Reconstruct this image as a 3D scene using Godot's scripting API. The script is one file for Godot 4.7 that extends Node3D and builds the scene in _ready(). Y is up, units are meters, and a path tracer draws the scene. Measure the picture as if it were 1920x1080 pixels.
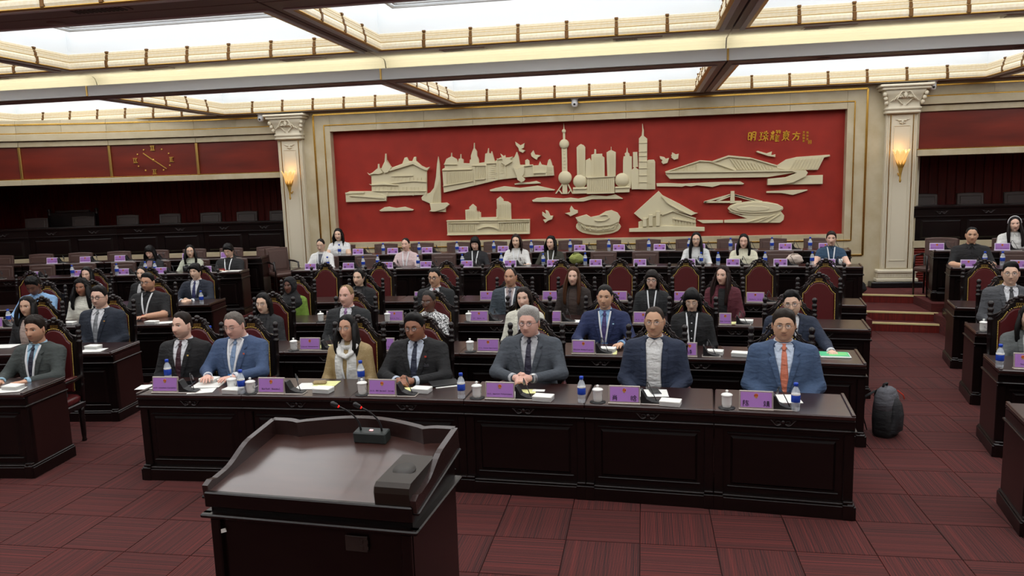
extends Node3D

var M := {}
var taken := {}
var rng := RandomNumberGenerator.new()
var proto := {}

# ---------------------------------------------------------------- mesh builder
class B:
	var st := SurfaceTool.new()
	var any := false
	func _init(smooth := false):
		st.begin(Mesh.PRIMITIVE_TRIANGLES)
		st.set_smooth_group(0 if smooth else -1)
	func soft(on := true):
		st.set_smooth_group(0 if on else -1)
	func tri(a: Vector3, b: Vector3, c: Vector3):
		st.add_vertex(a); st.add_vertex(c); st.add_vertex(b)
		any = true
	func quad(a: Vector3, b: Vector3, c: Vector3, d: Vector3):
		tri(a, b, c); tri(a, c, d)
	# chamfered box
	func box(c: Vector3, s: Vector3, bev := 0.0, t := Transform3D.IDENTITY):
		var h := s * 0.5
		if bev <= 0.0:
			var v := []
			for i in 8:
				v.append(t * (c + Vector3(h.x * (1 if i & 1 else -1), h.y * (1 if i & 2 else -1), h.z * (1 if i & 4 else -1))))
			quad(v[4], v[5], v[7], v[6]); quad(v[1], v[0], v[2], v[3]); quad(v[5], v[1], v[3], v[7])
			quad(v[0], v[4], v[6], v[2]); quad(v[6], v[7], v[3], v[2]); quad(v[0], v[1], v[5], v[4])
			return
		var b := minf(bev, minf(h.x, minf(h.y, h.z)) * 0.9)
		var p := []
		for i in 8:
			var g := Vector3(1 if i & 1 else -1, 1 if i & 2 else -1, 1 if i & 4 else -1)
			p.append([t * (c + g * Vector3(h.x, h.y - b, h.z - b)), t * (c + g * Vector3(h.x - b, h.y, h.z - b)), t * (c + g * Vector3(h.x - b, h.y - b, h.z))])
		var f := func(k, q): quad(p[q[0]][k], p[q[1]][k], p[q[2]][k], p[q[3]][k])
		f.call(2, [4, 5, 7, 6]); f.call(2, [1, 0, 2, 3]); f.call(0, [5, 1, 3, 7]); f.call(0, [0, 4, 6, 2]); f.call(1, [6, 7, 3, 2]); f.call(1, [0, 1, 5, 4])
		# edges: pairs along x (faces y,z), along y (faces x,z), along z (faces x,y)
		for e in [[6, 7, 1, 2], [3, 2, 1, 2], [5, 4, 1, 2], [0, 1, 1, 2], [7, 5, 2, 0], [4, 6, 2, 0], [1, 3, 2, 0], [2, 0, 2, 0], [3, 7, 1, 0], [6, 2, 1, 0], [5, 1, 1, 0], [0, 4, 1, 0]]:
			var a0: Vector3 = p[e[0]][e[2]]; var a1: Vector3 = p[e[1]][e[2]]; var b0: Vector3 = p[e[0]][e[3]]; var b1: Vector3 = p[e[1]][e[3]]
			out_quad(a0, a1, b1, b0, t * c)
		for i in 8:
			out_tri(p[i][0], p[i][1], p[i][2], t * c)
	func out_tri(a: Vector3, b: Vector3, c: Vector3, from: Vector3):
		if (b - a).cross(c - a).dot((a + b + c) / 3.0 - from) < 0: tri(a, c, b)
		else: tri(a, b, c)
	func out_quad(a: Vector3, b: Vector3, c: Vector3, d: Vector3, from: Vector3):
		if (b - a).cross(c - a).dot((a + c) / 2.0 - from) < 0: quad(a, d, c, b)
		else: quad(a, b, c, d)
	# rings: array of equal-length PackedVector3Array, counter-clockwise seen from the far end
	func loft(rings: Array, closed := true, cap := true):
		var n: int = rings[0].size()
		for i in rings.size() - 1:
			var r0: PackedVector3Array = rings[i]
			var r1: PackedVector3Array = rings[i + 1]
			for j in (n if closed else n - 1):
				var k := (j + 1) % n
				quad(r0[j], r0[k], r1[k], r1[j])
		if cap:
			for e in [0, rings.size() - 1]:
				var r: PackedVector3Array = rings[e]
				var m := Vector3.ZERO
				for v in r: m += v
				m /= n
				for j in n:
					var k := (j + 1) % n
					if e == 0: tri(m, r[k], r[j])
					else: tri(m, r[j], r[k])
	func lathe(prof: Array, segs := 16, c := Vector3.ZERO, t := Transform3D.IDENTITY, sx := 1.0, sz := 1.0):
		var rings := []
		for q in prof:
			var r := PackedVector3Array()
			for j in segs:
				var a := -TAU * j / segs
				r.append(t * (c + Vector3(cos(a) * q.x * sx, q.y, sin(a) * q.x * sz)))
			rings.append(r)
		loft(rings)
	func tube(pts: Array, rad: Array, segs := 8, flat := 1.0, cap := true):
		var rings := []
		var n := pts.size()
		var up := Vector3.UP
		var d0: Vector3 = (pts[1] - pts[0]).normalized()
		if absf(d0.dot(up)) > 0.9: up = Vector3.RIGHT
		var side := d0.cross(up).normalized()
		for i in n:
			var d: Vector3 = ((pts[mini(i + 1, n - 1)] - pts[maxi(i - 1, 0)]) as Vector3).normalized()
			side = (side - d * side.dot(d)).normalized()
			var oth := side.cross(d)
			var r := PackedVector3Array()
			var q: float = rad[i] if rad.size() > 1 else rad[0]
			for j in segs:
				var a := TAU * j / segs
				r.append(pts[i] + side * cos(a) * q + oth * -sin(a) * q * flat)
			rings.append(r)
		# orientation: side, -oth, d -> check
		loft(rings, true, cap)
	func ball(c: Vector3, r: Vector3, rows := 8, cols := 12, t := Transform3D.IDENTITY):
		var rings := []
		for i in rows + 1:
			var a := -PI / 2 + PI * i / rows
			var ring := PackedVector3Array()
			for j in cols:
				var b := -TAU * j / cols
				ring.append(t * (c + Vector3(cos(a) * cos(b) * r.x, sin(a) * r.y, cos(a) * sin(b) * r.z)))
			rings.append(ring)
		loft(rings, true, false)
	func torus(c: Vector3, R: Vector2, r: float, n := 20, m := 6, t := Transform3D.IDENTITY):   # ring in the xy plane
		var rings := []
		for i in n + 1:
			var a := TAU * i / n
			var ring := PackedVector3Array()
			for j in m:
				var b := -TAU * j / m
				ring.append(t * (c + Vector3(cos(a) * (R.x + r * cos(b)), sin(a) * (R.y + r * cos(b)), r * sin(b))))
			rings.append(ring)
		loft(rings, true, false)
	# polygon in xy extruded z0..z1
	func prism(poly: PackedVector2Array, z0: float, z1: float, t := Transform3D.IDENTITY, bev := 0.0):
		var p := poly
		if Geometry2D.is_polygon_clockwise(p):
			p = p.duplicate(); p.reverse()
		var idx := Geometry2D.triangulate_polygon(p)
		var n := p.size()
		var f := p
		if bev > 0.0:
			f = PackedVector2Array()
			for i in n:
				var a := (p[i] - p[(i + n - 1) % n]).normalized()
				var b := (p[(i + 1) % n] - p[i]).normalized()
				var na := Vector2(-a.y, a.x); var nb := Vector2(-b.y, b.x)
				var m := (na + nb)
				m = m.normalized() / maxf(0.5, m.normalized().dot(na)) if m.length() > 0.1 else na
				f.append(p[i] + m * bev)
		for i in range(0, idx.size(), 3):
			var a := f[idx[i]]; var b := f[idx[i + 1]]; var c := f[idx[i + 2]]
			if (b - a).cross(c - a) < 0:
				var s := b; b = c; c = s
			tri(t * Vector3(a.x, a.y, z1), t * Vector3(b.x, b.y, z1), t * Vector3(c.x, c.y, z1))
			a = p[idx[i]]; b = p[idx[i + 1]]; c = p[idx[i + 2]]
			if (b - a).cross(c - a) < 0:
				var s2 := b; b = c; c = s2
			tri(t * Vector3(a.x, a.y, z0), t * Vector3(c.x, c.y, z0), t * Vector3(b.x, b.y, z0))
		for i in n:
			var a := p[i]; var b := p[(i + 1) % n]
			var zs := z1 - bev if bev > 0.0 else z1
			quad(t * Vector3(a.x, a.y, z0), t * Vector3(b.x, b.y, z0), t * Vector3(b.x, b.y, zs), t * Vector3(a.x, a.y, zs))
			if bev > 0.0:
				quad(t * Vector3(a.x, a.y, zs), t * Vector3(b.x, b.y, zs), t * Vector3(f[(i + 1) % n].x, f[(i + 1) % n].y, z1), t * Vector3(f[i].x, f[i].y, z1))
	func mesh() -> ArrayMesh:
		st.index()
		st.generate_normals()
		return st.commit()

# ---------------------------------------------------------------- nodes
func numbered(called: String) -> String:
	taken[called] = taken.get(called, 0) + 1
	return called if taken[called] == 1 else "%s_%03d" % [called, taken[called] - 1]

func thing(called: String, label: String, category: String, at := Vector3.ZERO, turn := 0.0, group := "") -> Node3D:
	var o := Node3D.new()
	o.name = numbered(called)
	add_child(o)
	o.position = at
	o.rotation.y = turn
	meta(o, label, category, group)
	return o

func meta(o: Node, label := "", category := "", group := "", kind := ""):
	if label: o.set_meta("label", label)
	if category: o.set_meta("category", category)
	if group: o.set_meta("group", group)
	if kind: o.set_meta("kind", kind)

func part(parent: Node, called: String, m, mt: Material, at := Vector3.ZERO, kind := "") -> MeshInstance3D:
	var o := MeshInstance3D.new()
	o.name = called
	o.mesh = m.mesh() if m is B else m
	o.material_override = mt
	o.position = at
	parent.add_child(o, true)
	if kind: o.set_meta("kind", kind)
	return o

func solo(called: String, m, mt: Material, label: String, category: String, at := Vector3.ZERO, turn := 0.0, group := "") -> MeshInstance3D:
	var o := MeshInstance3D.new()
	o.name = numbered(called)
	o.mesh = m.mesh() if m is B else m
	o.material_override = mt
	add_child(o)
	o.position = at
	o.rotation.y = turn
	meta(o, label, category, group)
	return o

func struct(called: String, m = null, mt: Material = null, at := Vector3.ZERO) -> Node3D:
	var o: Node3D
	if m == null: o = Node3D.new()
	else:
		o = MeshInstance3D.new()
		o.mesh = m.mesh() if m is B else m
		o.material_override = mt
	o.name = called
	o.position = at
	add_child(o)
	o.set_meta("kind", "structure")
	return o

func copy(src: Node3D, label: String, at: Vector3, turn := 0.0, group := "") -> Node3D:
	var o: Node3D
	if not src.has_meta("used"):
		o = src
		src.set_meta("used", true)
	else:
		o = src.duplicate()
		o.name = numbered(String(src.get_meta("base_name")))
		add_child(o)
	o.position = at
	o.rotation.y = turn
	meta(o, label, "", group)
	return o

func prototype(o: Node3D) -> Node3D:
	var nm := String(o.name)
	if nm.length() > 4 and nm[-4] == "_" and nm.right(3).is_valid_int(): nm = nm.left(-4)
	o.set_meta("base_name", nm)
	return o

# ---------------------------------------------------------------- materials
func noise_tex(freq: float, lo: Color, hi: Color, sd := 1, w := 256, h := 256, type := FastNoiseLite.TYPE_SIMPLEX_SMOOTH, oct := 4, stretch := 1.0) -> ImageTexture:
	var n := FastNoiseLite.new()
	n.seed = sd; n.noise_type = type; n.frequency = freq; n.fractal_octaves = oct
	var im := Image.create(w, h, false, Image.FORMAT_RGB8)
	for y in h:
		for x in w:
			# blend across the seam so that the tile repeats
			var fx := float(x) / w; var fy := float(y) / h
			var a := n.get_noise_2d(x * stretch, y); var b := n.get_noise_2d((x - w) * stretch, y)
			var c := n.get_noise_2d(x * stretch, y - h); var d := n.get_noise_2d((x - w) * stretch, y - h)
			var v := lerpf(lerpf(a, b, fx), lerpf(c, d, fx), fy)
			im.set_pixel(x, y, lo.lerp(hi, clampf(v * 0.9 + 0.5, 0, 1)))
	return ImageTexture.create_from_image(im)

func mat(called: String, c: Color, rough := 0.6, metal := 0.0) -> StandardMaterial3D:
	if M.has(called): return M[called]
	var m := StandardMaterial3D.new()
	m.resource_name = called
	m.albedo_color = c
	m.roughness = rough
	m.metallic = metal
	M[called] = m
	return m

func c8(r: int, g: int, b: int) -> Color:
	return Color(r / 255.0, g / 255.0, b / 255.0)

func tri_tex(m: StandardMaterial3D, t: Texture2D, s: Vector3, world := false):
	m.albedo_texture = t
	m.uv1_triplanar = true
	m.uv1_world_triplanar = world
	m.uv1_scale = s

func make_materials():
	var grain := noise_tex(0.03, c8(180, 170, 165), c8(255, 255, 255), 7, 256, 256, FastNoiseLite.TYPE_SIMPLEX_SMOOTH, 4, 0.18)
	var m := mat("dark_wood", c8(20, 10, 9), 0.3)
	m.metallic_specular = 0.4
	tri_tex(m, grain, Vector3(1.2, 1.2, 1.2))
	m.clearcoat_enabled = true; m.clearcoat = 0.15; m.clearcoat_roughness = 0.25
	m = mat("table_wood", c8(50, 26, 23), 0.28)
	tri_tex(m, grain, Vector3(0.9, 0.9, 1.6))
	m.clearcoat_enabled = true; m.clearcoat = 0.45; m.clearcoat_roughness = 0.22
	m = mat("chair_wood", c8(20, 12, 12), 0.32)
	m = mat("carved_wood", c8(28, 16, 15), 0.35)
	m = mat("red_wood", c8(124, 36, 18), 0.42)
	tri_tex(m, grain, Vector3(0.5, 0.5, 0.5))
	m = mat("slat_wood", c8(112, 30, 20), 0.4)
	m = mat("wall_board", c8(138, 33, 24), 0.5)
	tri_tex(m, noise_tex(0.03, c8(150, 140, 140), c8(255, 255, 255), 3, 256, 256, FastNoiseLite.TYPE_SIMPLEX_SMOOTH, 4, 6.0), Vector3(0.6, 0.25, 0.6))
	mat("leather", c8(84, 25, 27), 0.34)
	mat("brown_leather", c8(78, 56, 50), 0.42)
	mat("dark_leather", c8(50, 38, 35), 0.38)
	mat("gold", c8(222, 180, 92), 0.25, 1.0)
	mat("gold_bar", c8(205, 170, 100), 0.35, 1.0)
	mat("gold_line", c8(206, 176, 110), 0.5, 0.3)
	mat("gold_paint", c8(214, 172, 84), 0.4, 0.6)
	mat("brass_step", c8(236, 218, 160), 0.4, 0.15)
	m = mat("marble", c8(204, 193, 166), 0.35)
	tri_tex(m, noise_tex(0.015, c8(228, 222, 208), c8(255, 255, 255), 11), Vector3(0.7, 0.7, 0.7), true)
	m = mat("marble_b", c8(196, 185, 158), 0.35)
	tri_tex(m, noise_tex(0.02, c8(228, 222, 208), c8(255, 255, 255), 12), Vector3(0.6, 0.6, 0.6), true)
	mat("plaster", c8(212, 203, 180), 0.6)
	mat("black_stone", c8(22, 22, 24), 0.2)
	m = mat("mural_red", c8(160, 35, 17), 0.7)
	tri_tex(m, noise_tex(0.02, c8(225, 215, 210), c8(255, 255, 255), 21), Vector3(0.5, 0.5, 0.5), true)
	mat("relief", c8(216, 206, 172), 0.65)
	mat("ceiling_brown", c8(134, 114, 110), 0.55)
	mat("ceiling_cream", c8(238, 234, 218), 0.7)
	mat("ceiling_white", c8(226, 230, 232), 0.6)
	mat("grille", c8(70, 66, 62), 0.6)
	mat("bracket", c8(104, 72, 36), 0.4, 0.7)
	m = mat("onyx", c8(178, 164, 132), 0.35)
	m.emission_enabled = true
	m.emission_texture = noise_tex(0.04, c8(230, 216, 182), c8(255, 254, 248), 31)
	m.emission = Color.WHITE
	m.emission_operator = BaseMaterial3D.EMISSION_OP_MULTIPLY
	m.emission_energy_multiplier = ONYX_GLOW
	m.uv1_triplanar = true; m.uv1_scale = Vector3(2, 2, 2)
	m = mat("light_tray", c8(250, 250, 250), 0.6)
	m.emission_enabled = true; m.emission = c8(250, 252, 255); m.emission_energy_multiplier = TRAY_GLOW
	mat("porcelain", c8(236, 236, 232), 0.15)
	mat("cap_blue", c8(24, 70, 190), 0.4)
	mat("label_blue", c8(30, 66, 170), 0.35)
	m = mat("bottle_plastic", Color(0.86, 0.9, 0.94, 0.32), 0.08)
	m.transparency = BaseMaterial3D.TRANSPARENCY_ALPHA
	mat("mouth_dark", c8(70, 30, 28), 0.6)
	m = mat("lens", Color(0.8, 0.84, 0.88, 0.05), 0.05)
	m.transparency = BaseMaterial3D.TRANSPARENCY_ALPHA
	mat("sign_purple", c8(172, 120, 196), 0.55)
	mat("sign_frame", c8(196, 186, 178), 0.35, 0.6)
	mat("sign_pale", c8(216, 202, 226), 0.5)
	mat("print_dark", c8(44, 18, 54), 0.7)
	mat("black_plastic", c8(22, 22, 24), 0.45)
	mat("grey_metal", c8(120, 120, 124), 0.35, 0.8)
	mat("paper", c8(232, 232, 226), 0.8)
	mat("paper_yellow", c8(226, 226, 158), 0.8)
	mat("box_grey", c8(190, 190, 188), 0.6)
	mat("folder_green", c8(64, 190, 130), 0.4)
	mat("emblem_red", c8(190, 34, 28), 0.5)
	m = mat("red_led", c8(255, 30, 20), 0.4)
	m.emission_enabled = true; m.emission = c8(255, 30, 20); m.emission_energy_multiplier = 1.0
	m = mat("button_glow", c8(255, 200, 200), 0.4)
	m.emission_enabled = true; m.emission = c8(255, 170, 170); m.emission_energy_multiplier = 1.2
	mat("camera_white", c8(226, 228, 230), 0.35)
	m = mat("skin", Color.WHITE, 0.52)
	m.vertex_color_use_as_albedo = true
	m.subsurf_scatter_enabled = true; m.subsurf_scatter_strength = 0.08
	mat("eye_white", c8(206, 200, 194), 0.35)
	mat("eye_dark", c8(26, 18, 14), 0.2)
	mat("lanyard_white", c8(222, 224, 226), 0.6)
	mat("badge_blue", c8(36, 130, 214), 0.45)
	mat("badge_orange", c8(214, 72, 34), 0.45)
	mat("glasses_black", c8(20, 18, 18), 0.3)
	mat("glasses_wire", c8(120, 104, 92), 0.3, 0.7)
	var strip := func(vertical: bool, sd: int) -> ImageTexture:
		var r := RandomNumberGenerator.new(); r.seed = sd
		var im := Image.create(256, 256, false, Image.FORMAT_RGB8)
		var tone := []
		var t := 0.0
		for i in 256:
			if i % 3 == 0:
				t = r.randf_range(-0.16, 0.2)
				if r.randf() < 0.14: t = -0.5
				elif r.randf() < 0.08: t = 0.5
			tone.append(t)
		for y in 256:
			for x in 256:
				var i := x if vertical else y
				var k: float = tone[i] + r.randf_range(-0.22, 0.22) + (0.12 if (x + y) % 2 else -0.12)
				k += 0.14 * sin((y if vertical else x) * 0.05 + i * 0.7)
				im.set_pixel(x, y, c8(74, 27, 24) * clampf(1.0 + k * 0.62, 0.3, 1.7))
		return ImageTexture.create_from_image(im)
	for k in 6:
		m = mat("carpet_%d" % k, Color.WHITE, 0.95)
		m.albedo_texture = strip.call(k % 2 == 1, 50 + k)

# ---------------------------------------------------------------- scene
const ONYX_GLOW := 0.5
const TRAY_GLOW := 2.9
const AREA_LIGHT := 0.2
const SCONCE_GLOW := 0.8
const SCONCE_LIGHT := 0.03
const COVE_LIGHT := 2.0

func _ready():
	# camera
	var cam := Camera3D.new()
	cam.name = "camera"
	cam.position = Vector3(0, 2.45, 0)
	cam.rotation = Vector3(-0.1415, 0.174, -0.0312)
	cam.fov = rad_to_deg(2.0 * atan(540.0 / 1420.0))
	cam.near = 0.05
	cam.far = 100
	add_child(cam)
	cam.current = true
	# surroundings: a closed hall, lit by its coffers
	var we := WorldEnvironment.new()
	we.name = "environment"
	var e := Environment.new()
	e.background_mode = Environment.BG_COLOR
	e.background_color = Color(0, 0, 0)
	e.tonemap_mode = Environment.TONE_MAPPER_LINEAR
	e.tonemap_exposure = 0.76
	e.sdfgi_enabled = true
	e.ssao_enabled = true
	e.ssil_enabled = true
	we.environment = e
	add_child(we)
	rng.seed = 11
	make_materials()
	more_materials()
	build_floor()
	build_platform()
	build_shell()
	build_back_wall()
	build_alcoves()
	pillar(-6.78, "carved cream pillar between the relief wall and the clock panels")
	pillar(4.34, "carved cream pillar between the relief wall and the plain red panel")
	build_ceiling()
	build_mural()
	sconce(-6.78, "lit glass petal sconce on the pillar next to the clock panels")
	sconce(4.3, "lit glass petal sconce on the pillar beside the plain red panel")
	build_desks()
	build_chairs()
	build_lectern()
	build_props()
	for q in people(): person(q)

func more_materials():
	mat("gold_stud", c8(214, 182, 96), 0.3, 0.85)
	mat("rim_wood", c8(46, 30, 28), 0.25)
	mat("side_wood", c8(40, 14, 12), 0.4)
	var m := mat("led_strip", c8(255, 248, 226), 0.5)
	m.emission_enabled = true; m.emission = c8(255, 248, 226); m.emission_energy_multiplier = 1.5
	m = mat("lectern_top", c8(74, 44, 37), 0.3)
	tri_tex(m, M["dark_wood"].albedo_texture, Vector3(0.9, 0.9, 0.9))
	m.metallic_specular = 0.8; m.clearcoat_enabled = true; m.clearcoat = 1.0; m.clearcoat_roughness = 0.25
	m = mat("weave_tex", Color.WHITE, 0.9)
	m.albedo_texture = noise_tex(0.25, c8(226, 226, 226), c8(255, 255, 255), 61, 128, 128, FastNoiseLite.TYPE_VALUE, 2)
	m = mat("fold_tex", Color.WHITE, 0.9)
	m.albedo_texture = noise_tex(0.022, Color.BLACK, Color.WHITE, 71, 256, 256, FastNoiseLite.TYPE_SIMPLEX_SMOOTH, 3, 0.45)
	m = mat("strand_tex", Color.WHITE, 0.9)
	m.albedo_texture = noise_tex(0.2, c8(120, 120, 120), c8(255, 255, 255), 62, 128, 128, FastNoiseLite.TYPE_SIMPLEX, 3, 1.0)
	m = mat("brocade", Color.WHITE, 0.6)
	tri_tex(m, noise_tex(0.12, c8(158, 134, 90), c8(236, 222, 182), 63, 128, 128, FastNoiseLite.TYPE_CELLULAR, 1), Vector3(6, 6, 6))
	m = mat("zebra", Color.WHITE, 0.8)
	var z := noise_tex(0.07, Color(-2.2, -2.2, -2.2), Color(3.2, 3.2, 3.2), 64, 128, 128, FastNoiseLite.TYPE_SIMPLEX, 1)
	tri_tex(m, z, Vector3(5, 5, 5))

const ROWZ := {1: -5.60, 2: -7.18, 3: -8.78, 4: -10.38, 5: -12.3, 6: -13.2}
const ROWY := {1: 0.0, 2: 0.0, 3: 0.0, 4: 0.0, 5: 0.26, 6: 0.42}
const ORD := {1: "front", 2: "second", 3: "third", 4: "fourth", 5: "lower raised", 6: "upper raised"}

func build_desks():
	var c := {1: [-4.23, 1.44, 6], 2: [-4.62, 1.92, 7], 3: [-4.95, 2.38, 8], 4: [-5.32, 2.755, 9], 5: [-6.0, 3.2, 13], 6: [-5.98, 3.25, 13]}
	var l := {1: [-5.26, 2, 0.95], 2: [-5.6, 3, 0.95], 3: [-5.95, 4, 0.95], 4: [-6.35, 5, 0.95], 5: [-6.88, 8, 0.72], 6: [-6.95, 8, 0.72]}
	var r := {1: [2.46, 2, 0.95], 2: [2.91, 2, 0.95], 3: [3.33, 2, 0.95], 4: [3.7, 3, 0.95], 5: [4.3, 5, 0.72], 6: [4.38, 5, 0.72]}
	for k in 6:
		var i := k + 1
		var D := 0.56 if i < 5 else 0.42
		desk_row(c[i][0], c[i][1], c[i][2], ROWZ[i], ROWY[i], ORD[i] + " row, middle block", [true, true], D)
		desk_row(l[i][0] - l[i][1] * l[i][2], l[i][0], l[i][1], ROWZ[i], ROWY[i], ORD[i] + " row, clock-side block", [false, true], D)
		desk_row(r[i][0], r[i][0] + r[i][1] * r[i][2], r[i][1], ROWZ[i], ROWY[i], ORD[i] + " row, steps-side block", [true, false], D)

func build_chairs():
	var a := prototype(make_armchair())
	for q in ARMCHAIRS:
		var side: String = "middle block" if q[0] > -5.2 and q[0] < 2.8 else "clock-side block" if q[0] < 0 else "steps-side block"
		var lab: String = "carved maroon armchair under the " + q[5] if q[3] == "o" else "empty carved armchair with maroon leather back, %s row, %s" % [ORD[q[4]], side]
		copy(a, lab, Vector3(q[0], 0, q[1]), q[2], "" if q[3] == "o" else "empty armchairs, %s row, %s" % [ORD[q[4]], side])
	var s := prototype(make_side_chair("leather_chair", M["brown_leather"]))
	var sitters := {5: [], 6: []}
	for q in people():
		if q.y > 0.24: sitters[6].append(q.x)
		elif q.y > 0.1: sitters[5].append(q.x)
	for row in [5, 6]:
		for seg in [[-6.0, 3.2, 13, "middle block"], [-12.6, -6.9, 8, "clock-side block"], [4.3, 7.9, 5, "steps-side block"]]:
			for i in seg[2]:
				var x: float = lerpf(seg[0], seg[1], (i + 0.5) / seg[2]) + (0.05 if row == 6 else 0.0)
				for sx in sitters[row]:
					if absf(sx - x) < 0.355: x = sx
				copy(s, "plain brown leather chair in the %s row, %s" % [ORD[row], seg[3]], Vector3(x, ROWY[row] if row == 5 else 0.39, zrow(ROWZ[row], x) - (0.6 if row == 5 else 0.62)), turn_at(x), "leather chairs, %s row, %s" % [ORD[row], seg[3]])
	# chairs up in the alcoves
	var d := prototype(make_side_chair("alcove_chair", M["dark_leather"]))
	for x in [-13.3, -12.45, -11.6, -10.75, -9.9, -9.05, -8.27, -7.55]:
		copy(d, "dark leather chair behind the panelled counter below the clock", Vector3(x, 1.05, wall_z(x) - 0.62), turn_at(x), "dark chairs in the clock alcove")
	for x in [5.05, 5.82, 6.6, 7.4]:
		copy(d, "dark leather chair behind the panelled counter below the plain red panel", Vector3(x, 1.05, -14.75), 0.0, "dark chairs in the other alcove")
	# tall carved bench in the alcove
	var t := thing("carved_bench", "dark carved high-backed bench with ball finials behind the counter below the clock", "bench", Vector3(-12.15, 1.05, -14.6), 0.3)
	var b := B.new()
	b.box(Vector3(0, 0.75, 0), Vector3(0.9, 0.5, 0.06), 0.01)
	part(t, "backrest", b, M["chair_wood"])
	b = B.new()
	b.box(Vector3(0, 1.02, 0), Vector3(0.7, 0.06, 0.08), 0.015)
	part(t, "top_rail", b, M["carved_wood"])
	b = B.new()
	b.box(Vector3(0, 0.45, 0.2), Vector3(0.95, 0.06, 0.45), 0.01)
	part(t, "seat", b, M["dark_leather"])
	for sd in [-1.0, 1.0]:
		b = B.new(true)
		b.lathe([Vector2(0, 0), Vector2(0.035, 0), Vector2(0.035, 0.95), Vector2(0.045, 0.97), Vector2(0.02, 1.0), Vector2(0.045, 1.04), Vector2(0.03, 1.08), Vector2(0, 1.09)], 12, Vector3(sd * 0.48, 0, 0))
		part(t, "post", b, M["chair_wood"])
	# chairs parked against the louvred walls
	for q in [[-6.75, 0.39, -13.35, 0.9, "plain leather armchair parked by the louvred wall beside the clock-side steps"], [4.62, 0.39, -13.1, -0.9, "plain leather armchair parked by the louvred wall beside the pillar steps"]]:
		copy(s, q[4], Vector3(q[0], q[1], q[2]), q[3], "parked chairs")

func top_y(row: int) -> float:
	return ROWY[row] + 0.7605

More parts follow.
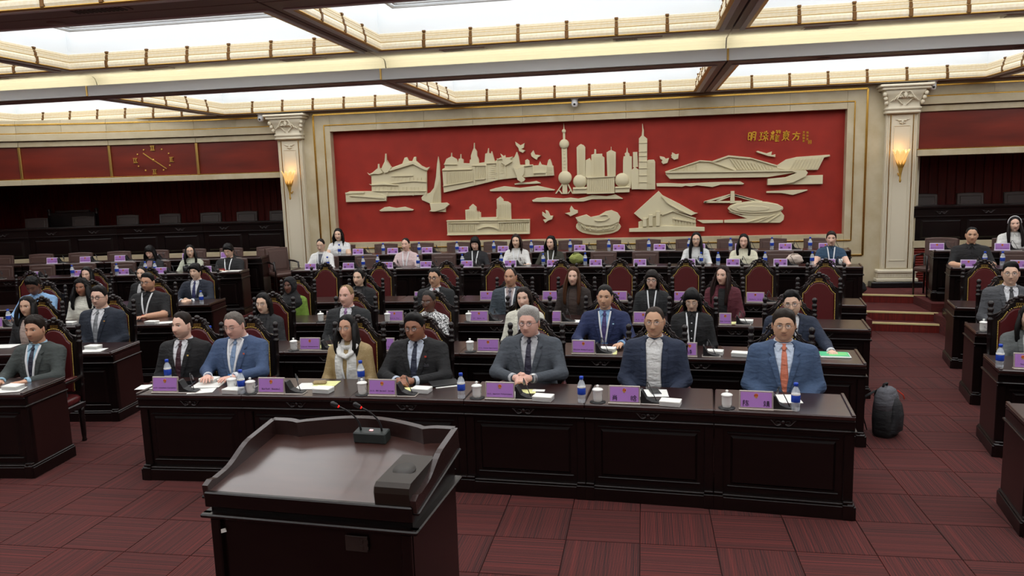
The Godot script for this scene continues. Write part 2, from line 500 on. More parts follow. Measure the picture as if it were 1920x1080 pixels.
func build_props():
	var front := ["H.E. Jonathan Clarenson", "Nurhat Nazmul", "H.E. Md Nazmul Islam", "H.E. Martin Pohannamel", ["xiao", "han"], ["chen", "jing"]]
	var who := ["man in black suit and burgundy tie", "blue-suited grey-haired man", "man with clasped hands and striped navy tie", "white-haired man in grey suit", "man in navy jacket and open white shirt", "man with the orange tie"]
	var mic := prototype(make_mic())
	for row in SIGNS:
		var i := 0
		for p in SIGNS[row]:
			var x: float = p[0]
			var z := zrow(ROWZ[row], x) - (0.05 if row > 1 else 0.045)
			var a := turn_at(x)
			var at := Vector3(x, top_y(row), z)
			var side := "middle block" if x > -5.6 and x < 3.3 else "clock-side block" if x < 0 else "steps-side block"
			if row == 1: name_sign(at, a, front[i], "purple framed name sign before the " + who[i])
			elif row < 5:
				var txt = ["Lyazzat Bekbulatova", "", "H.E. Tania Romanova", "Dr. Manh Ha", "Maxim Abdullayev", ["yi"], "Wu Xinlei"][i % 7]
				if row == 2: txt = ["Leon Guo", "Lyazzat Beknazarova", "H.E. Jean Ray", "H.E. Tania Empireanu", "Maxim Abdullayev", ["yi"], "Sun"][i]
				elif row == 3: txt = ["Natalia", "Monica Roy", "Dr. Manh Ha", "M. Kosintseva", "H.E. Kristina", "Ana Torres", "Guest", "Guest", ["yi"]][i]
				elif row == 4: txt = "Members Area"
				var narrow: bool = row == 2 and i >= 5 or row == 3 and i in [5, 8]
				name_sign(at, a, txt, "purple name sign on the %s row, %s" % [ORD[row], side], "name signs, %s row, %s" % [ORD[row], side], 0.135 if narrow else 0.225, 0.13)
			else:
				name_sign(at, a, ["mei", "ti"] if side == "middle block" or row == 5 else "Media representative", "small purple press sign on the %s row, %s" % [ORD[row], side], "press signs, %s row, %s" % [ORD[row], side], 0.2, 0.105, "sign_pale")
			if not (row == 1 and i == 5 and false):
				copy(mic, "black gooseneck microphone by a sign, %s row, %s" % [ORD[row], side], at + Vector3(0.12 if row < 5 else 0.105, 0, 0.0), a, "microphones, %s row, %s" % [ORD[row], side])
			i += 1
	var bt := prototype(make_bottle())
	for row in BOTTLES:
		for p in BOTTLES[row]:
			var side := "middle block" if p[0] > -5.9 and p[0] < 3.3 else "clock-side block" if p[0] < 0 else "steps-side block"
			var z := clampf(p[1], zrow(ROWZ[row], p[0]) - 0.4, zrow(ROWZ[row], p[0]) - 0.045)
			copy(bt, "small water bottle with blue cap and label on the %s row, %s" % [ORD[row], side], Vector3(p[0], top_y(row), z), 0.3, "water bottles, %s row, %s" % [ORD[row], side])
	var cu := prototype(make_cup())
	for row in CUPS:
		for p in CUPS[row]:
			var side := "middle block" if p[0] > -5.6 and p[0] < 3.0 else "clock-side block" if p[0] < 0 else "steps-side block"
			var z := clampf(p[1], zrow(ROWZ[row], p[0]) - 0.4, zrow(ROWZ[row], p[0]) - 0.065)
			copy(cu, "white porcelain lidded cup on the %s row, %s" % [ORD[row], side], Vector3(p[0], top_y(row), z), 0.2 if p[0] > 3 else 1.45, "lidded cups, %s row, %s" % [ORD[row], side])
	for row in BOXES:
		for p in BOXES[row]:
			var side := "middle block" if p[0] > -5.0 and p[0] < 3.0 else "clock-side block"
			var z := clampf(p[1], zrow(ROWZ[row], p[0]) - 0.42, zrow(ROWZ[row], p[0]) - 0.07)
			white_box(Vector3(p[0], top_y(row), z), -0.12 + turn_at(p[0]), "flat white receiver box on the %s row, %s" % [ORD[row], side], "white boxes, %s row, %s" % [ORD[row], side])
	var k := 0
	for q in PAPERS:
		var row: int = q[0]
		var side := "middle block" if q[1] > -5.0 and q[1] < 3.0 else "clock-side block"
		var z := clampf(q[2], zrow(ROWZ[row], q[1]) - 0.44, zrow(ROWZ[row], q[1]) - q[4] * 0.75)
		flat_box("paper_sheet", Vector3(q[3], 0.003, q[4]), M[q[6]], "%s paper lying on the %s row, %s" % ["pale yellow" if q[6] != "paper" else "white", ORD[row], side], "paper", Vector3(q[1], top_y(row) + 0.0005 * k, z), q[5] * 0.6, "%s papers, %s row, %s" % [q[6].replace("_", " "), ORD[row], side])
		k = (k + 1) % 6
	for q in [[PHONE1, "black smartphone lying beside the first name sign of the front desk", 0.3], [PHONE2, "black smartphone lying before the man in the open white shirt", 0.2], [PHONE3, "smartphone lying before the woman in the black cardigan", 0.1]]:
		var t := thing("smartphone", q[1], "phone", q[0] + Vector3(0, 0.004, -0.02), q[2])
		var b := B.new()
		b.box(Vector3(0, 0.004, 0), Vector3(0.078, 0.008, 0.155), 0.003)
		part(t, "case", b, M["grey_metal"])
		b = B.new()
		b.box(Vector3(0, 0.0083, 0), Vector3(0.072, 0.001, 0.149))
		part(t, "screen", b, mat("phone_glass", c8(14, 14, 16), 0.08))
	flat_box("black_folder", Vector3(0.24, 0.014, 0.17), M["black_plastic"], "black folder on papers beside the clasped hands", "folder", FOLDER + Vector3(0.03, 0.004, -0.03), 0.5)
	flat_box("folder_paper", Vector3(0.22, 0.003, 0.16), M["paper"], "white paper under the black folder", "paper", FOLDER + Vector3(0.06, 0.0005, -0.01), 0.45)
	var gf := thing("green_booklet", "glossy green booklet on the second desk row by the man leaning out", "booklet", GREEN + Vector3(0, 0.0005, 0.0), -0.1)
	var b := B.new()
	b.box(Vector3(0, 0.006, 0), Vector3(0.26, 0.012, 0.2), 0.003)
	part(gf, "pages", b, M["paper"])
	b = B.new()
	b.box(Vector3(-0.004, 0.0135, -0.012), Vector3(0.25, 0.003, 0.18), 0.001)
	part(gf, "cover", b, M["folder_green"])
	b = B.new()
	b.prism(PackedVector2Array([Vector2(-0.06, -0.07), Vector2(0.1, -0.05), Vector2(0.11, 0.06), Vector2(-0.02, 0.07)]), 0.0, 0.001, Transform3D(Basis(Vector3.RIGHT, -PI / 2), Vector3(0, 0.015, -0.01)))
	part(gf, "cover_print", b, mat("print_green", c8(110, 205, 120), 0.4))
	backpack(PACK)
	soft_bag(BAGY + Vector3(0, 0.0005, -0.12), Vector3(0.12, 0.18, 0.1), c8(150, 158, 84), "pale olive drawstring bag on the lower raised desk row")
	soft_bag(BAGW + Vector3(-0.03, 0.0005, -0.12), Vector3(0.12, 0.16, 0.09), c8(214, 196, 182), "cream quilted handbag on the lower raised desk row")
	soft_bag(Vector3(BAGN.x + 0.12, 0.86, BAGN.z - 0.55), Vector3(0.22, 0.13, 0.12), c8(30, 40, 74), "navy blue bag lying on a leather chair back beside the clock-side steps")
	soft_bag(Vector3(3.55, 0.39, -13.35), Vector3(0.11, 0.2, 0.1), c8(20, 20, 22), "small black bag on the platform floor by the pillar base")
	# red phone held by the man in the raised row, camera and paper cup
	for q in people():
		if q.label.contains("red phone"):
			var t := thing("held_phone", "red smartphone held by the man in the black shirt", "phone", Vector3(q.x, q.y, q.z), q.turn)
			var pb := B.new()
			pb.box(Vector3(0, 0.90, 0.36), Vector3(0.14, 0.075, 0.01), 0.003, Transform3D.IDENTITY)
			part(t, "case", pb, cloth(c8(140, 24, 34), 0.4))
	var ct := thing("photo_camera", "black photo camera on the lower raised desk row before the striped tee", "camera", CAMERA + Vector3(0.05, 0.0005, -0.1), 0.2)
	b = B.new()
	b.box(Vector3(0, 0.045, 0), Vector3(0.13, 0.09, 0.06), 0.01)
	b.box(Vector3(0, 0.1, 0), Vector3(0.05, 0.03, 0.045), 0.008)
	part(ct, "camera_body", b, M["black_plastic"])
	b = B.new(true)
	b.lathe([Vector2(0, 0.03), Vector2(0.035, 0.03), Vector2(0.036, 0.09), Vector2(0.03, 0.095), Vector2(0, 0.09)], 16, Vector3.ZERO, Transform3D(Basis(Vector3.RIGHT, PI / 2), Vector3(0, 0.045, 0)))
	part(ct, "camera_lens", b, M["black_plastic"])
	b = B.new(true)
	b.lathe([Vector2(0, 0), Vector2(0.024, 0), Vector2(0.03, 0.075), Vector2(0.026, 0.076), Vector2(0, 0.07)], 16)
	solo("paper_cup", b, M["porcelain"], "white paper cup beside the denim-clad woman's sign", "cup", CUPW + Vector3(0.05, 0.0005, -0.08))
	b = B.new(true)
	b.ball(Vector3(0, 0.014, 0), Vector3(0.035, 0.014, 0.02), 6, 10)
	solo("tissue", b, M["paper"], "crumpled tissue between the hands of the blue-suited man", "tissue", Vector3(-3.70, 0.765, -5.98))
	b = B.new()
	b.box(Vector3(0, 0.015, 0), Vector3(0.12, 0.03, 0.05), 0.012)
	solo("glasses_case", b, cloth(c8(170, 150, 110)), "beige patterned pouch lying on yellow paper before the white scarf", "pouch", GLASSCASE + Vector3(0.02, 0.004, -0.02), 0.2)
	# wrist watches
	for q in people():
		if q.label.contains("white-haired man"):
			var t := thing("wrist_watch", "steel wrist watch on the white-haired man's left wrist", "watch", Vector3(q.x, q.y, q.z), q.turn)
			var wb := B.new(true)
			wb.tube([Vector3(0.098, 0.8, 0.33), Vector3(0.085, 0.8, 0.345)], [0.036, 0.036], 14)
			part(t, "band", wb, M["grey_metal"])
			wb = B.new()
			wb.box(Vector3(0.088, 0.836, 0.345), Vector3(0.026, 0.008, 0.03), 0.002)
			part(t, "dial", wb, M["porcelain"])

# ---------------------------------------------------------------- layout
func zrow(z: float, x: float) -> float:   # the seat rows bow gently
	return z + 0.0145 * (x + 2.6) * (x + 2.6)

func turn_at(x: float) -> float:
	return -atan(0.029 * (x + 2.6))

func wall_z(x: float) -> float:
	if x < -7.0: return -14.2 + 0.036 * (x + 7.0) * (x + 7.0)
	return -14.2

func row_slab(b: B, x0: float, x1: float, zf: float, y0: float, y1: float, back := -99.0, zb := 0.0):
	var n := maxi(2, int((x1 - x0) / 0.6))
	for i in n:
		var xa := lerpf(x0, x1, float(i) / n); var xb := lerpf(x0, x1, float(i + 1) / n)
		var fa := zrow(zf, xa); var fb := zrow(zf, xb)
		var ka := back if back > -90 else zrow(zb, xa); var kb := back if back > -90 else zrow(zb, xb)
		ka = minf(ka, fa - 0.01); kb = minf(kb, fb - 0.01)
		b.quad(Vector3(xa, y1, fa), Vector3(xb, y1, fb), Vector3(xb, y1, kb), Vector3(xa, y1, ka))
		b.quad(Vector3(xa, y0, fa), Vector3(xb, y0, fb), Vector3(xb, y1, fb), Vector3(xa, y1, fa))
		b.quad(Vector3(xb, y0, kb), Vector3(xa, y0, ka), Vector3(xa, y1, ka), Vector3(xb, y1, kb))
		b.quad(Vector3(xa, y0, ka), Vector3(xb, y0, kb), Vector3(xb, y0, fb), Vector3(xa, y0, fa))
		if i == 0: b.quad(Vector3(xa, y0, ka), Vector3(xa, y0, fa), Vector3(xa, y1, fa), Vector3(xa, y1, ka))
		if i == n - 1: b.quad(Vector3(xb, y0, fb), Vector3(xb, y0, kb), Vector3(xb, y1, kb), Vector3(xb, y1, fb))

func carpet_mesh(cells: Array) -> ArrayMesh:
	var st := SurfaceTool.new()
	st.begin(Mesh.PRIMITIVE_TRIANGLES)
	st.set_smooth_group(-1)
	var h := 0.2485
	var e := 0.246
	for c in cells:
		var top := [Vector3(-e, 0, e), Vector3(e, 0, e), Vector3(e, 0, -e), Vector3(-e, 0, -e)]
		var low := [Vector3(-h, -0.012, h), Vector3(h, -0.012, h), Vector3(h, -0.012, -h), Vector3(-h, -0.012, -h)]
		var uv := [Vector2(0, 1), Vector2(1, 1), Vector2(1, 0), Vector2(0, 0)]
		var f := func(p, q, r, up, uq, ur):
			st.set_uv(up); st.add_vertex(c + p); st.set_uv(ur); st.add_vertex(c + r); st.set_uv(uq); st.add_vertex(c + q)
		f.call(top[0], top[1], top[2], uv[0], uv[1], uv[2]); f.call(top[0], top[2], top[3], uv[0], uv[2], uv[3])
		for i in 4:
			var j := (i + 1) % 4
			f.call(low[i], low[j], top[j], uv[i], uv[j], uv[j]); f.call(low[i], top[j], top[i], uv[i], uv[j], uv[i])
	st.generate_normals()
	return st.commit()

func build_floor():
	var b := B.new()
	b.box(Vector3(-2, -0.112, -5.5), Vector3(30, 0.2, 22))
	var fl := struct("floor", b, mat("floor_slab", c8(60, 24, 24), 0.9))
	var gx := -1.036; var gz := -5.373
	var one := carpet_mesh([Vector3.ZERO])
	var rest := [[], []]
	for i in range(-26, 26):
		for j in range(-15, 20):
			var p := Vector3(gx + 0.5 * i + 0.25, 0, gz - 0.5 * j + 0.25)
			if p.x < -13.5 or p.x > 10 or p.z < -12.2: continue
			var odd := posmod(i + j, 2)
			var near := p.z < -3.2 and p.z > -6.3 and p.x > -6.9 and p.x < 3.6 and not (p.z < -5.75 and p.x > -4.0 and p.x < 1.2)
			var aisle := p.z <= -5.7 and ((p.x > 1.4 + 0.25 * (-5.5 - p.z) and p.x < 2.8 + 0.26 * (-5.5 - p.z)) or (p.x > -5.6 + 0.23 * (p.z + 5.5) and p.x < -4.1 + 0.2 * (p.z + 5.5)))
			if near or aisle:
				var k := 2 * posmod(i * 7 + j * 3 + (i * j) % 5, 3) + (odd + 1) % 2
				var o := part(fl, "carpet_tile", one, M["carpet_%d" % k], p)
			else:
				rest[(odd + 1) % 2].append(p)
	for k in 2:
		part(fl, "carpet_tile_field", carpet_mesh(rest[k]), M["carpet_%d" % k], Vector3.ZERO, "stuff")

func build_platform():
	var cm := mat("platform_carpet", c8(104, 34, 32), 0.95)
	tri_tex(cm, noise_tex(0.09, c8(150, 140, 140), c8(255, 255, 255), 44, 256, 256, FastNoiseLite.TYPE_SIMPLEX_SMOOTH, 3, 0.15), Vector3(1.5, 1.5, 1.5))
	var rm: Material = M["wall_board"]
	var pl := struct("floor_platform")
	for seg in [[-6.05, 3.3], [4.32, 9.8], [-13.2, -6.85]]:
		var b := B.new()
		var bk := -14.15 if seg[0] > -8 else -99.0
		row_slab(b, seg[0], seg[1], -12.16, 0.0, 0.26, bk, -15.2)
		row_slab(b, seg[0], seg[1], -13.0, 0.26, 0.39, bk, -15.2)
		part(pl, "platform_deck", b, cm)
	for seg in [[3.3, 4.32], [-6.85, -6.05]]:
		var k := 0
		for s in [[-12.66, 0.0, 0.13], [-12.9, 0.13, 0.26], [-13.8, 0.26, 0.39]]:
			var b := B.new()
			row_slab(b, seg[0], seg[1], s[0], s[1], s[2] - 0.002, -14.15)
			part(pl, "step_tread", b, cm)
			b = B.new()
			row_slab(b, seg[0], seg[1], s[0] + 0.012, s[1], s[2] - 0.004, -99, s[0])
			part(pl, "step_riser", b, rm)
			b = B.new()
			row_slab(b, seg[0], seg[1] + (0.06 if k < 2 else 0.3 if seg[0] > 0 else 0.0), s[0] + 0.02, s[2] - 0.018, s[2] + 0.006, -99, s[0] - 0.03)
			part(pl, "step_nosing", b, M["brass_step"])
			k += 1

func slab_run(parent: Node, called: String, x0: float, x1: float, y0: float, y1: float, z: float, th: float, step: float, mats: Array):
	var n := maxi(1, roundi((x1 - x0) / step))
	for i in n:
		var xa := lerpf(x0, x1, float(i) / n); var xb := lerpf(x0, x1, float(i + 1) / n)
		var b := B.new()
		b.box(Vector3((xa + xb) / 2, (y0 + y1) / 2, z - th / 2), Vector3(xb - xa - 0.003, y1 - y0 - 0.003, th), 0.002)
		part(parent, called, b, mats[i % mats.size()])

func hbar(parent: Node, called: String, x0: float, x1: float, y: float, w: float, z: float, mt: Material):
	var b := B.new()
	b.box(Vector3((x0 + x1) / 2, y, z), Vector3(x1 - x0, w, 0.02), 0.003)
	part(parent, called, b, mt)

func vbar(parent: Node, called: String, x: float, y0: float, y1: float, w: float, z: float, mt: Material):
	var b := B.new()
	b.box(Vector3(x, (y0 + y1) / 2, z), Vector3(w, y1 - y0, 0.02), 0.003)
	part(parent, called, b, mt)

const MX0 := -5.97
const MX1 := 3.48
const MY0 := 1.325
const MY1 := 3.485

func build_back_wall():
	var w := struct("wall_back")
	var mm := [M["marble"], M["marble_b"], M["marble"]]
	slab_run(w, "marble_slab", -6.55, MX0, 0.39, 3.9, -14.15, 0.35, 0.6, mm)
	slab_run(w, "marble_slab", MX1, 4.15, 0.39, 3.9, -14.15, 0.35, 0.7, mm)
	slab_run(w, "marble_slab", MX0, MX1, MY1, 3.9, -14.15, 0.35, 0.95, mm)
	slab_run(w, "marble_slab", MX0, MX1, 0.39, MY0, -14.15, 0.35, 1.0, mm)
	var g: Material = M["gold"]
	hbar(w, "gold_trim", -6.3, 3.8, 3.815, 0.035, -14.145, g)
	vbar(w, "gold_trim", -6.3, 0.95, 3.815, 0.035, -14.145, g)
	vbar(w, "gold_trim", 3.8, 0.95, 3.815, 0.035, -14.145, g)
	hbar(w, "gold_trim", 3.55, 3.8, 0.95, 0.03, -14.145, g)
	hbar(w, "gold_trim", MX0 - 0.12, MX1 + 0.12, 3.61, 0.02, -14.145, g)
	hbar(w, "gold_trim", MX0 - 0.12, MX1 + 0.12, 1.215, 0.02, -14.145, g)
	vbar(w, "gold_trim", MX0 - 0.12, 1.215, 3.61, 0.02, -14.145, g)
	vbar(w, "gold_trim", MX1 + 0.12, 1.215, 3.61, 0.02, -14.145, g)
	# shell behind
	var b := B.new()
	b.box(Vector3(-1.2, 2.3, -14.62), Vector3(12.0, 5.2, 0.2))
	part(w, "backing_wall", b, M["plaster"])

func pillar(x: float, label: String):
	var t := struct("trim_1" if x < 0 else "trim_2", null, null, Vector3(x, 0, -14.2))
	t.set_meta("label", label)
	var mm: Material = M["plaster"]
	var b := B.new()
	b.box(Vector3(0, 0.44, 0.08), Vector3(0.86, 0.1, 0.36), 0.012)
	part(t, "plinth_stone", b, M["black_stone"])
	b = B.new()
	b.box(Vector3(0, 0.52, 0.07), Vector3(0.68, 0.06, 0.30), 0.01)
	b.box(Vector3(0, 0.595, 0.06), Vector3(0.62, 0.09, 0.26), 0.008)
	b.box(Vector3(0, 0.67, 0.07), Vector3(0.66, 0.06, 0.28), 0.015)
	part(t, "pillar_base", b, mm)
	b = B.new()
	for i in 22: b.box(Vector3(-0.29 + i * 0.0276, 0.595, 0.192), Vector3(0.016, 0.05, 0.008), 0.002)
	part(t, "base_carving", b, mm, Vector3.ZERO, "stuff")
	b = B.new()
	b.box(Vector3(0, 2.03, 0.04), Vector3(0.5, 2.66, 0.18))
	part(t, "shaft", b, mm)
	b = B.new()
	b.box(Vector3(0, 2.03, 0.135), Vector3(0.34, 2.62, 0.03), 0.01)
	part(t, "shaft_face", b, mm)
	for s in [-1, 1]:
		for k in 2:
			b = B.new()
			b.box(Vector3(s * (0.2 + 0.032 * k), 2.03, 0.135), Vector3(0.017, 2.62, 0.014), 0.004)
			part(t, "flute", b, mm)
		b = B.new()
		b.box(Vector3(s * 0.181, 2.03, 0.137), Vector3(0.008, 2.62, 0.01))
		part(t, "gold_line", b, M["gold"])
		b = B.new()
		b.box(Vector3(s * 0.125, 2.0, 0.153), Vector3(0.012, 2.3, 0.012), 0.003)
		part(t, "panel_bead", b, mm)
	for y in [0.86, 3.16]:
		b = B.new()
		b.box(Vector3(0, y, 0.153), Vector3(0.26, 0.012, 0.012), 0.003)
		part(t, "panel_bead", b, mm)
	# capital: necking rings, flared bell, scrolls, abacus
	b = B.new(true)
	var rings := []
	for q in [[0.50, 0.17, 3.36], [0.56, 0.21, 3.365], [0.56, 0.21, 3.40], [0.53, 0.19, 3.41], [0.57, 0.22, 3.43], [0.57, 0.22, 3.46], [0.53, 0.2, 3.475], [0.54, 0.21, 3.55], [0.60, 0.25, 3.66], [0.68, 0.30, 3.74]]:
		rings.append(PackedVector3Array([Vector3(-q[0] / 2, q[2], -0.05), Vector3(-q[0] / 2, q[2], q[1] - 0.03), Vector3(-q[0] / 2 + 0.03, q[2], q[1]), Vector3(q[0] / 2 - 0.03, q[2], q[1]), Vector3(q[0] / 2, q[2], q[1] - 0.03), Vector3(q[0] / 2, q[2], -0.05)]))
	b.loft(rings)
	part(t, "capital_bell", b, mm)
	b = B.new()
	b.box(Vector3(0, 3.77, 0.1), Vector3(0.76, 0.05, 0.46), 0.012)
	b.box(Vector3(0, 3.815, 0.11), Vector3(0.84, 0.045, 0.5), 0.012)
	part(t, "abacus", b, M["plaster"])
	for s in [-1, 1]:
		b = B.new(true)
		for k in 3:
			var c := Vector3(s * (0.285 + 0.02 * k), 3.54 + 0.07 * k, 0.215 + 0.025 * k)
			b.ball(c, Vector3(0.035, 0.04, 0.035), 6, 10)
		part(t, "capital_scroll", b, mm)
	# leaf work on the bell: curling stems
	b = B.new(true)
	for s in [-1.0, 1.0]:
		for k in 3:
			var pts := []
			for i in 9:
				var a := i / 8.0
				pts.append(Vector3(s * (0.03 + 0.2 * a) * (1 - 0.18 * k), 3.5 + 0.06 * k + 0.1 * sin(a * 2.6 + k * 0.5), 0.225 + 0.03 * k + 0.02 * a))
			b.tube(pts, [0.01, 0.012, 0.013, 0.012, 0.011, 0.01, 0.009, 0.008, 0.005], 6)
		b.ball(Vector3(s * 0.1, 3.63, 0.262), Vector3(0.05, 0.022, 0.016), 5, 8)
	b.ball(Vector3(0, 3.66, 0.27), Vector3(0.035, 0.05, 0.02), 6, 8)
	part(t, "capital_leaf", b, mm)
	# small ornament under the capital
	b = B.new(true)
	b.ball(Vector3(0, 3.22, 0.16), Vector3(0.022, 0.045, 0.014), 6, 8)
	for s in [-1.0, 1.0]:
		b.ball(Vector3(s * 0.04, 3.25, 0.16), Vector3(0.035, 0.016, 0.012), 5, 8)
		b.ball(Vector3(s * 0.03, 3.21, 0.16), Vector3(0.02, 0.014, 0.012), 5, 8)
		b.ball(Vector3(s * 0.085, 3.262, 0.158), Vector3(0.03, 0.008, 0.008), 4, 8)
	part(t, "ornament", b, mm)

func sconce(x: float, label: String):
	var t := thing("wall_sconce", label, "wall lamp", Vector3(x, 2.56, -14.2), 0.0, "lit glass wall sconces")
	var b := B.new(true)
	b.lathe([Vector2(0.0, -0.36), Vector2(0.012, -0.35), Vector2(0.02, -0.32), Vector2(0.012, -0.29), Vector2(0.018, -0.22), Vector2(0.034, -0.14), Vector2(0.05, -0.06), Vector2(0.045, -0.03), Vector2(0.0, -0.03)], 12, Vector3(0, 0, 0.28))
	part(t, "stem", b, M["gold_paint"])
	b = B.new(true)
	b.tube([Vector3(0, -0.2, 0.15), Vector3(0, -0.24, 0.2), Vector3(0, -0.2, 0.26), Vector3(0, -0.14, 0.28)], [0.012], 8)
	part(t, "arm", b, M["gold_paint"])
	var gm := mat("sconce_glass", c8(255, 226, 160), 0.35)
	gm.emission_enabled = true; gm.emission = c8(255, 190, 100); gm.emission_energy_multiplier = SCONCE_GLOW
	for k in 7:
		var a := PI * (k - 3) / 4.2
		var d := Vector3(sin(a), 0, cos(a))
		var side := Vector3(cos(a), 0, -sin(a))
		b = B.new(true)
		var rings := []
		for i in 7:
			var q := i / 6.0
			var w: float = [0.018, 0.034, 0.044, 0.048, 0.044, 0.03, 0.006][i]
			var r: float = 0.035 + 0.075 * q + 0.02 * q * q
			var c := Vector3(0, -0.06 + 0.26 * q, 0.28) + d * r
			rings.append(PackedVector3Array([c - side * w, c - side * w * 0.5 + d * 0.008, c + d * 0.012, c + side * w * 0.5 + d * 0.008, c + side * w, c - d * 0.003]))
		b.loft(rings)
		part(t, "glass_petal", b, gm)
		b = B.new(true)
		b.tube([Vector3(0, -0.1, 0.28) + d * 0.035, Vector3(0, -0.04, 0.28) + d * 0.06, Vector3(0, 0.03, 0.28) + d * 0.09], [0.02, 0.024, 0.002], 6, 0.35)
		part(t, "gilt_leaf", b, M["gold_paint"])
	var l := OmniLight3D.new()
	l.name = "lamp_light"
	l.light_color = c8(255, 196, 120); l.light_energy = SCONCE_LIGHT; l.light_size = 0.06; l.omni_range = 40; l.omni_attenuation = 2.0; l.shadow_enabled = true
	t.add_child(l)
	l.position = Vector3(0, 0.24, 0.3)

# one bay of a side alcove between two points of the wall line
func alcove_bay(w: Node3D, a: Vector2, b2: Vector2, bar_at_a: bool, spans: Array):
	var d := (b2 - a)
	var L := d.length()
	var t := Transform3D(Basis(Vector3.UP, -atan2(d.y, d.x)), Vector3((a.x + b2.x) / 2, 0, (a.y + b2.y) / 2))
	var add := func(called, y0, y1, z, th, mt, lx := L):
		var b := B.new()
		b.box(Vector3(0, (y0 + y1) / 2, z - th / 2), Vector3(lx - 0.003, y1 - y0, th), 0.004, t)
		return part(w, called, b, mt)
	var n := 2
	for i in n:
		var b := B.new()
		b.box(Vector3(L * ((i + 0.5) / n - 0.5), 3.775, -0.15), Vector3(L / n - 0.003, 0.245, 0.3), 0.003, t)
		part(w, "cornice_slab", b, M["marble"] if i % 2 else M["marble_b"])
	add.call("cornice_slab", 3.50, 3.63, 0.03, 0.3, M["marble"])
	add.call("gold_trim", 3.632, 3.652, 0.012, 0.04, M["gold"])
	add.call("gold_trim", 3.80, 3.83, 0.012, 0.04, M["gold"])
	add.call("marble_band", 3.385, 3.485, -0.02, 0.3, M["marble_b"])
	add.call("marble_reveal", 3.485, 3.5, -0.09, 0.15, M["marble_b"])
	add.call("red_panel", 2.76, 3.385, -0.06, 0.2, M["red_wood"])
	add.call("gold_trim", 2.745, 2.762, 0.0, 0.06, M["gold"])
	add.call("marble_beam", 2.64, 2.745, 0.01, 0.35, M["marble"])
	add.call("marble_strip", 1.062, 1.185, 0.0, 0.3, M["marble_b"])
	add.call("panel_frame", 1.185, 1.60, -0.02, 0.1, M["dark_wood"])
	add.call("frieze", 1.60, 1.745, -0.005, 0.16, M["dark_wood"])
	add.call("frieze_moulding", 1.592, 1.612, 0.015, 0.1, M["dark_wood"])
	add.call("counter_top", 1.745, 1.785, 0.03, 0.46, M["dark_wood"])
	for q in spans:
		var x0: float = lerpf(-L / 2, L / 2, q[0]); var x1: float = lerpf(-L / 2, L / 2, q[1])
		var b := B.new()
		b.prism(PackedVector2Array([Vector2(x0, 1.225), Vector2(x1, 1.225), Vector2(x1, 1.55), Vector2(x0, 1.55)]), -0.03, 0.012, t, 0.03)
		part(w, "raised_panel", b, M["dark_wood"])
		b = B.new(true)
		carve(b, (x0 + x1) / 2, 1.675, 0.0, 0.11, t)
		part(w, "carving", b, M["carved_wood"])
	# louvre below
	var b := B.new()
	b.box(Vector3(0, 0.73, -0.12), Vector3(L, 0.68, 0.1), 0.0, t)
	part(w, "louvre_backing", b, M["wall_board"])
	for i in 13:
		b = B.new()
		b.box(Vector3.ZERO, Vector3(L - 0.02, 0.036, 0.035), 0.006, t * Transform3D(Basis(Vector3.RIGHT, 0.5), Vector3(0, 0.5 + 0.044 * i, -0.035)))
		part(w, "louvre_slat", b, M["slat_wood"])
	add.call("baseboard", 0.39, 0.475, -0.01, 0.06, M["slat_wood"])
	if bar_at_a:
		b = B.new()
		b.box(Vector3(-L / 2, 3.07, -0.045), Vector3(0.05, 0.62, 0.05), 0.006, t)
		part(w, "gold_bar", b, M["gold_bar"])

func carve(b: B, x: float, y: float, z: float, w: float, t := Transform3D.IDENTITY):
	for s in [-1.0, 1.0]:
		var pts := []
		for i in 10:
			var a := i / 9.0
			pts.append(t * Vector3(x + s * w * (0.12 + 0.9 * a), y + 0.022 * sin(a * 5.0 + 3.4) - 0.008 * (1 - a), z + 0.004))
		b.tube(pts, [0.006, 0.009, 0.009, 0.007, 0.006, 0.007, 0.007, 0.006, 0.004, 0.002], 6)
		b.torus(Vector3(x + s * w * 0.3, y - 0.006, z + 0.004), Vector2(0.016, 0.012), 0.004, 10, 5, t)
		b.ball(Vector3(x + s * w * 0.62, y + 0.012, z + 0.003), Vector3(0.018, 0.007, 0.006), 4, 8, t)
	b.ball(Vector3(x, y - 0.004, z + 0.004), Vector3(0.016, 0.018, 0.008), 5, 8, t)

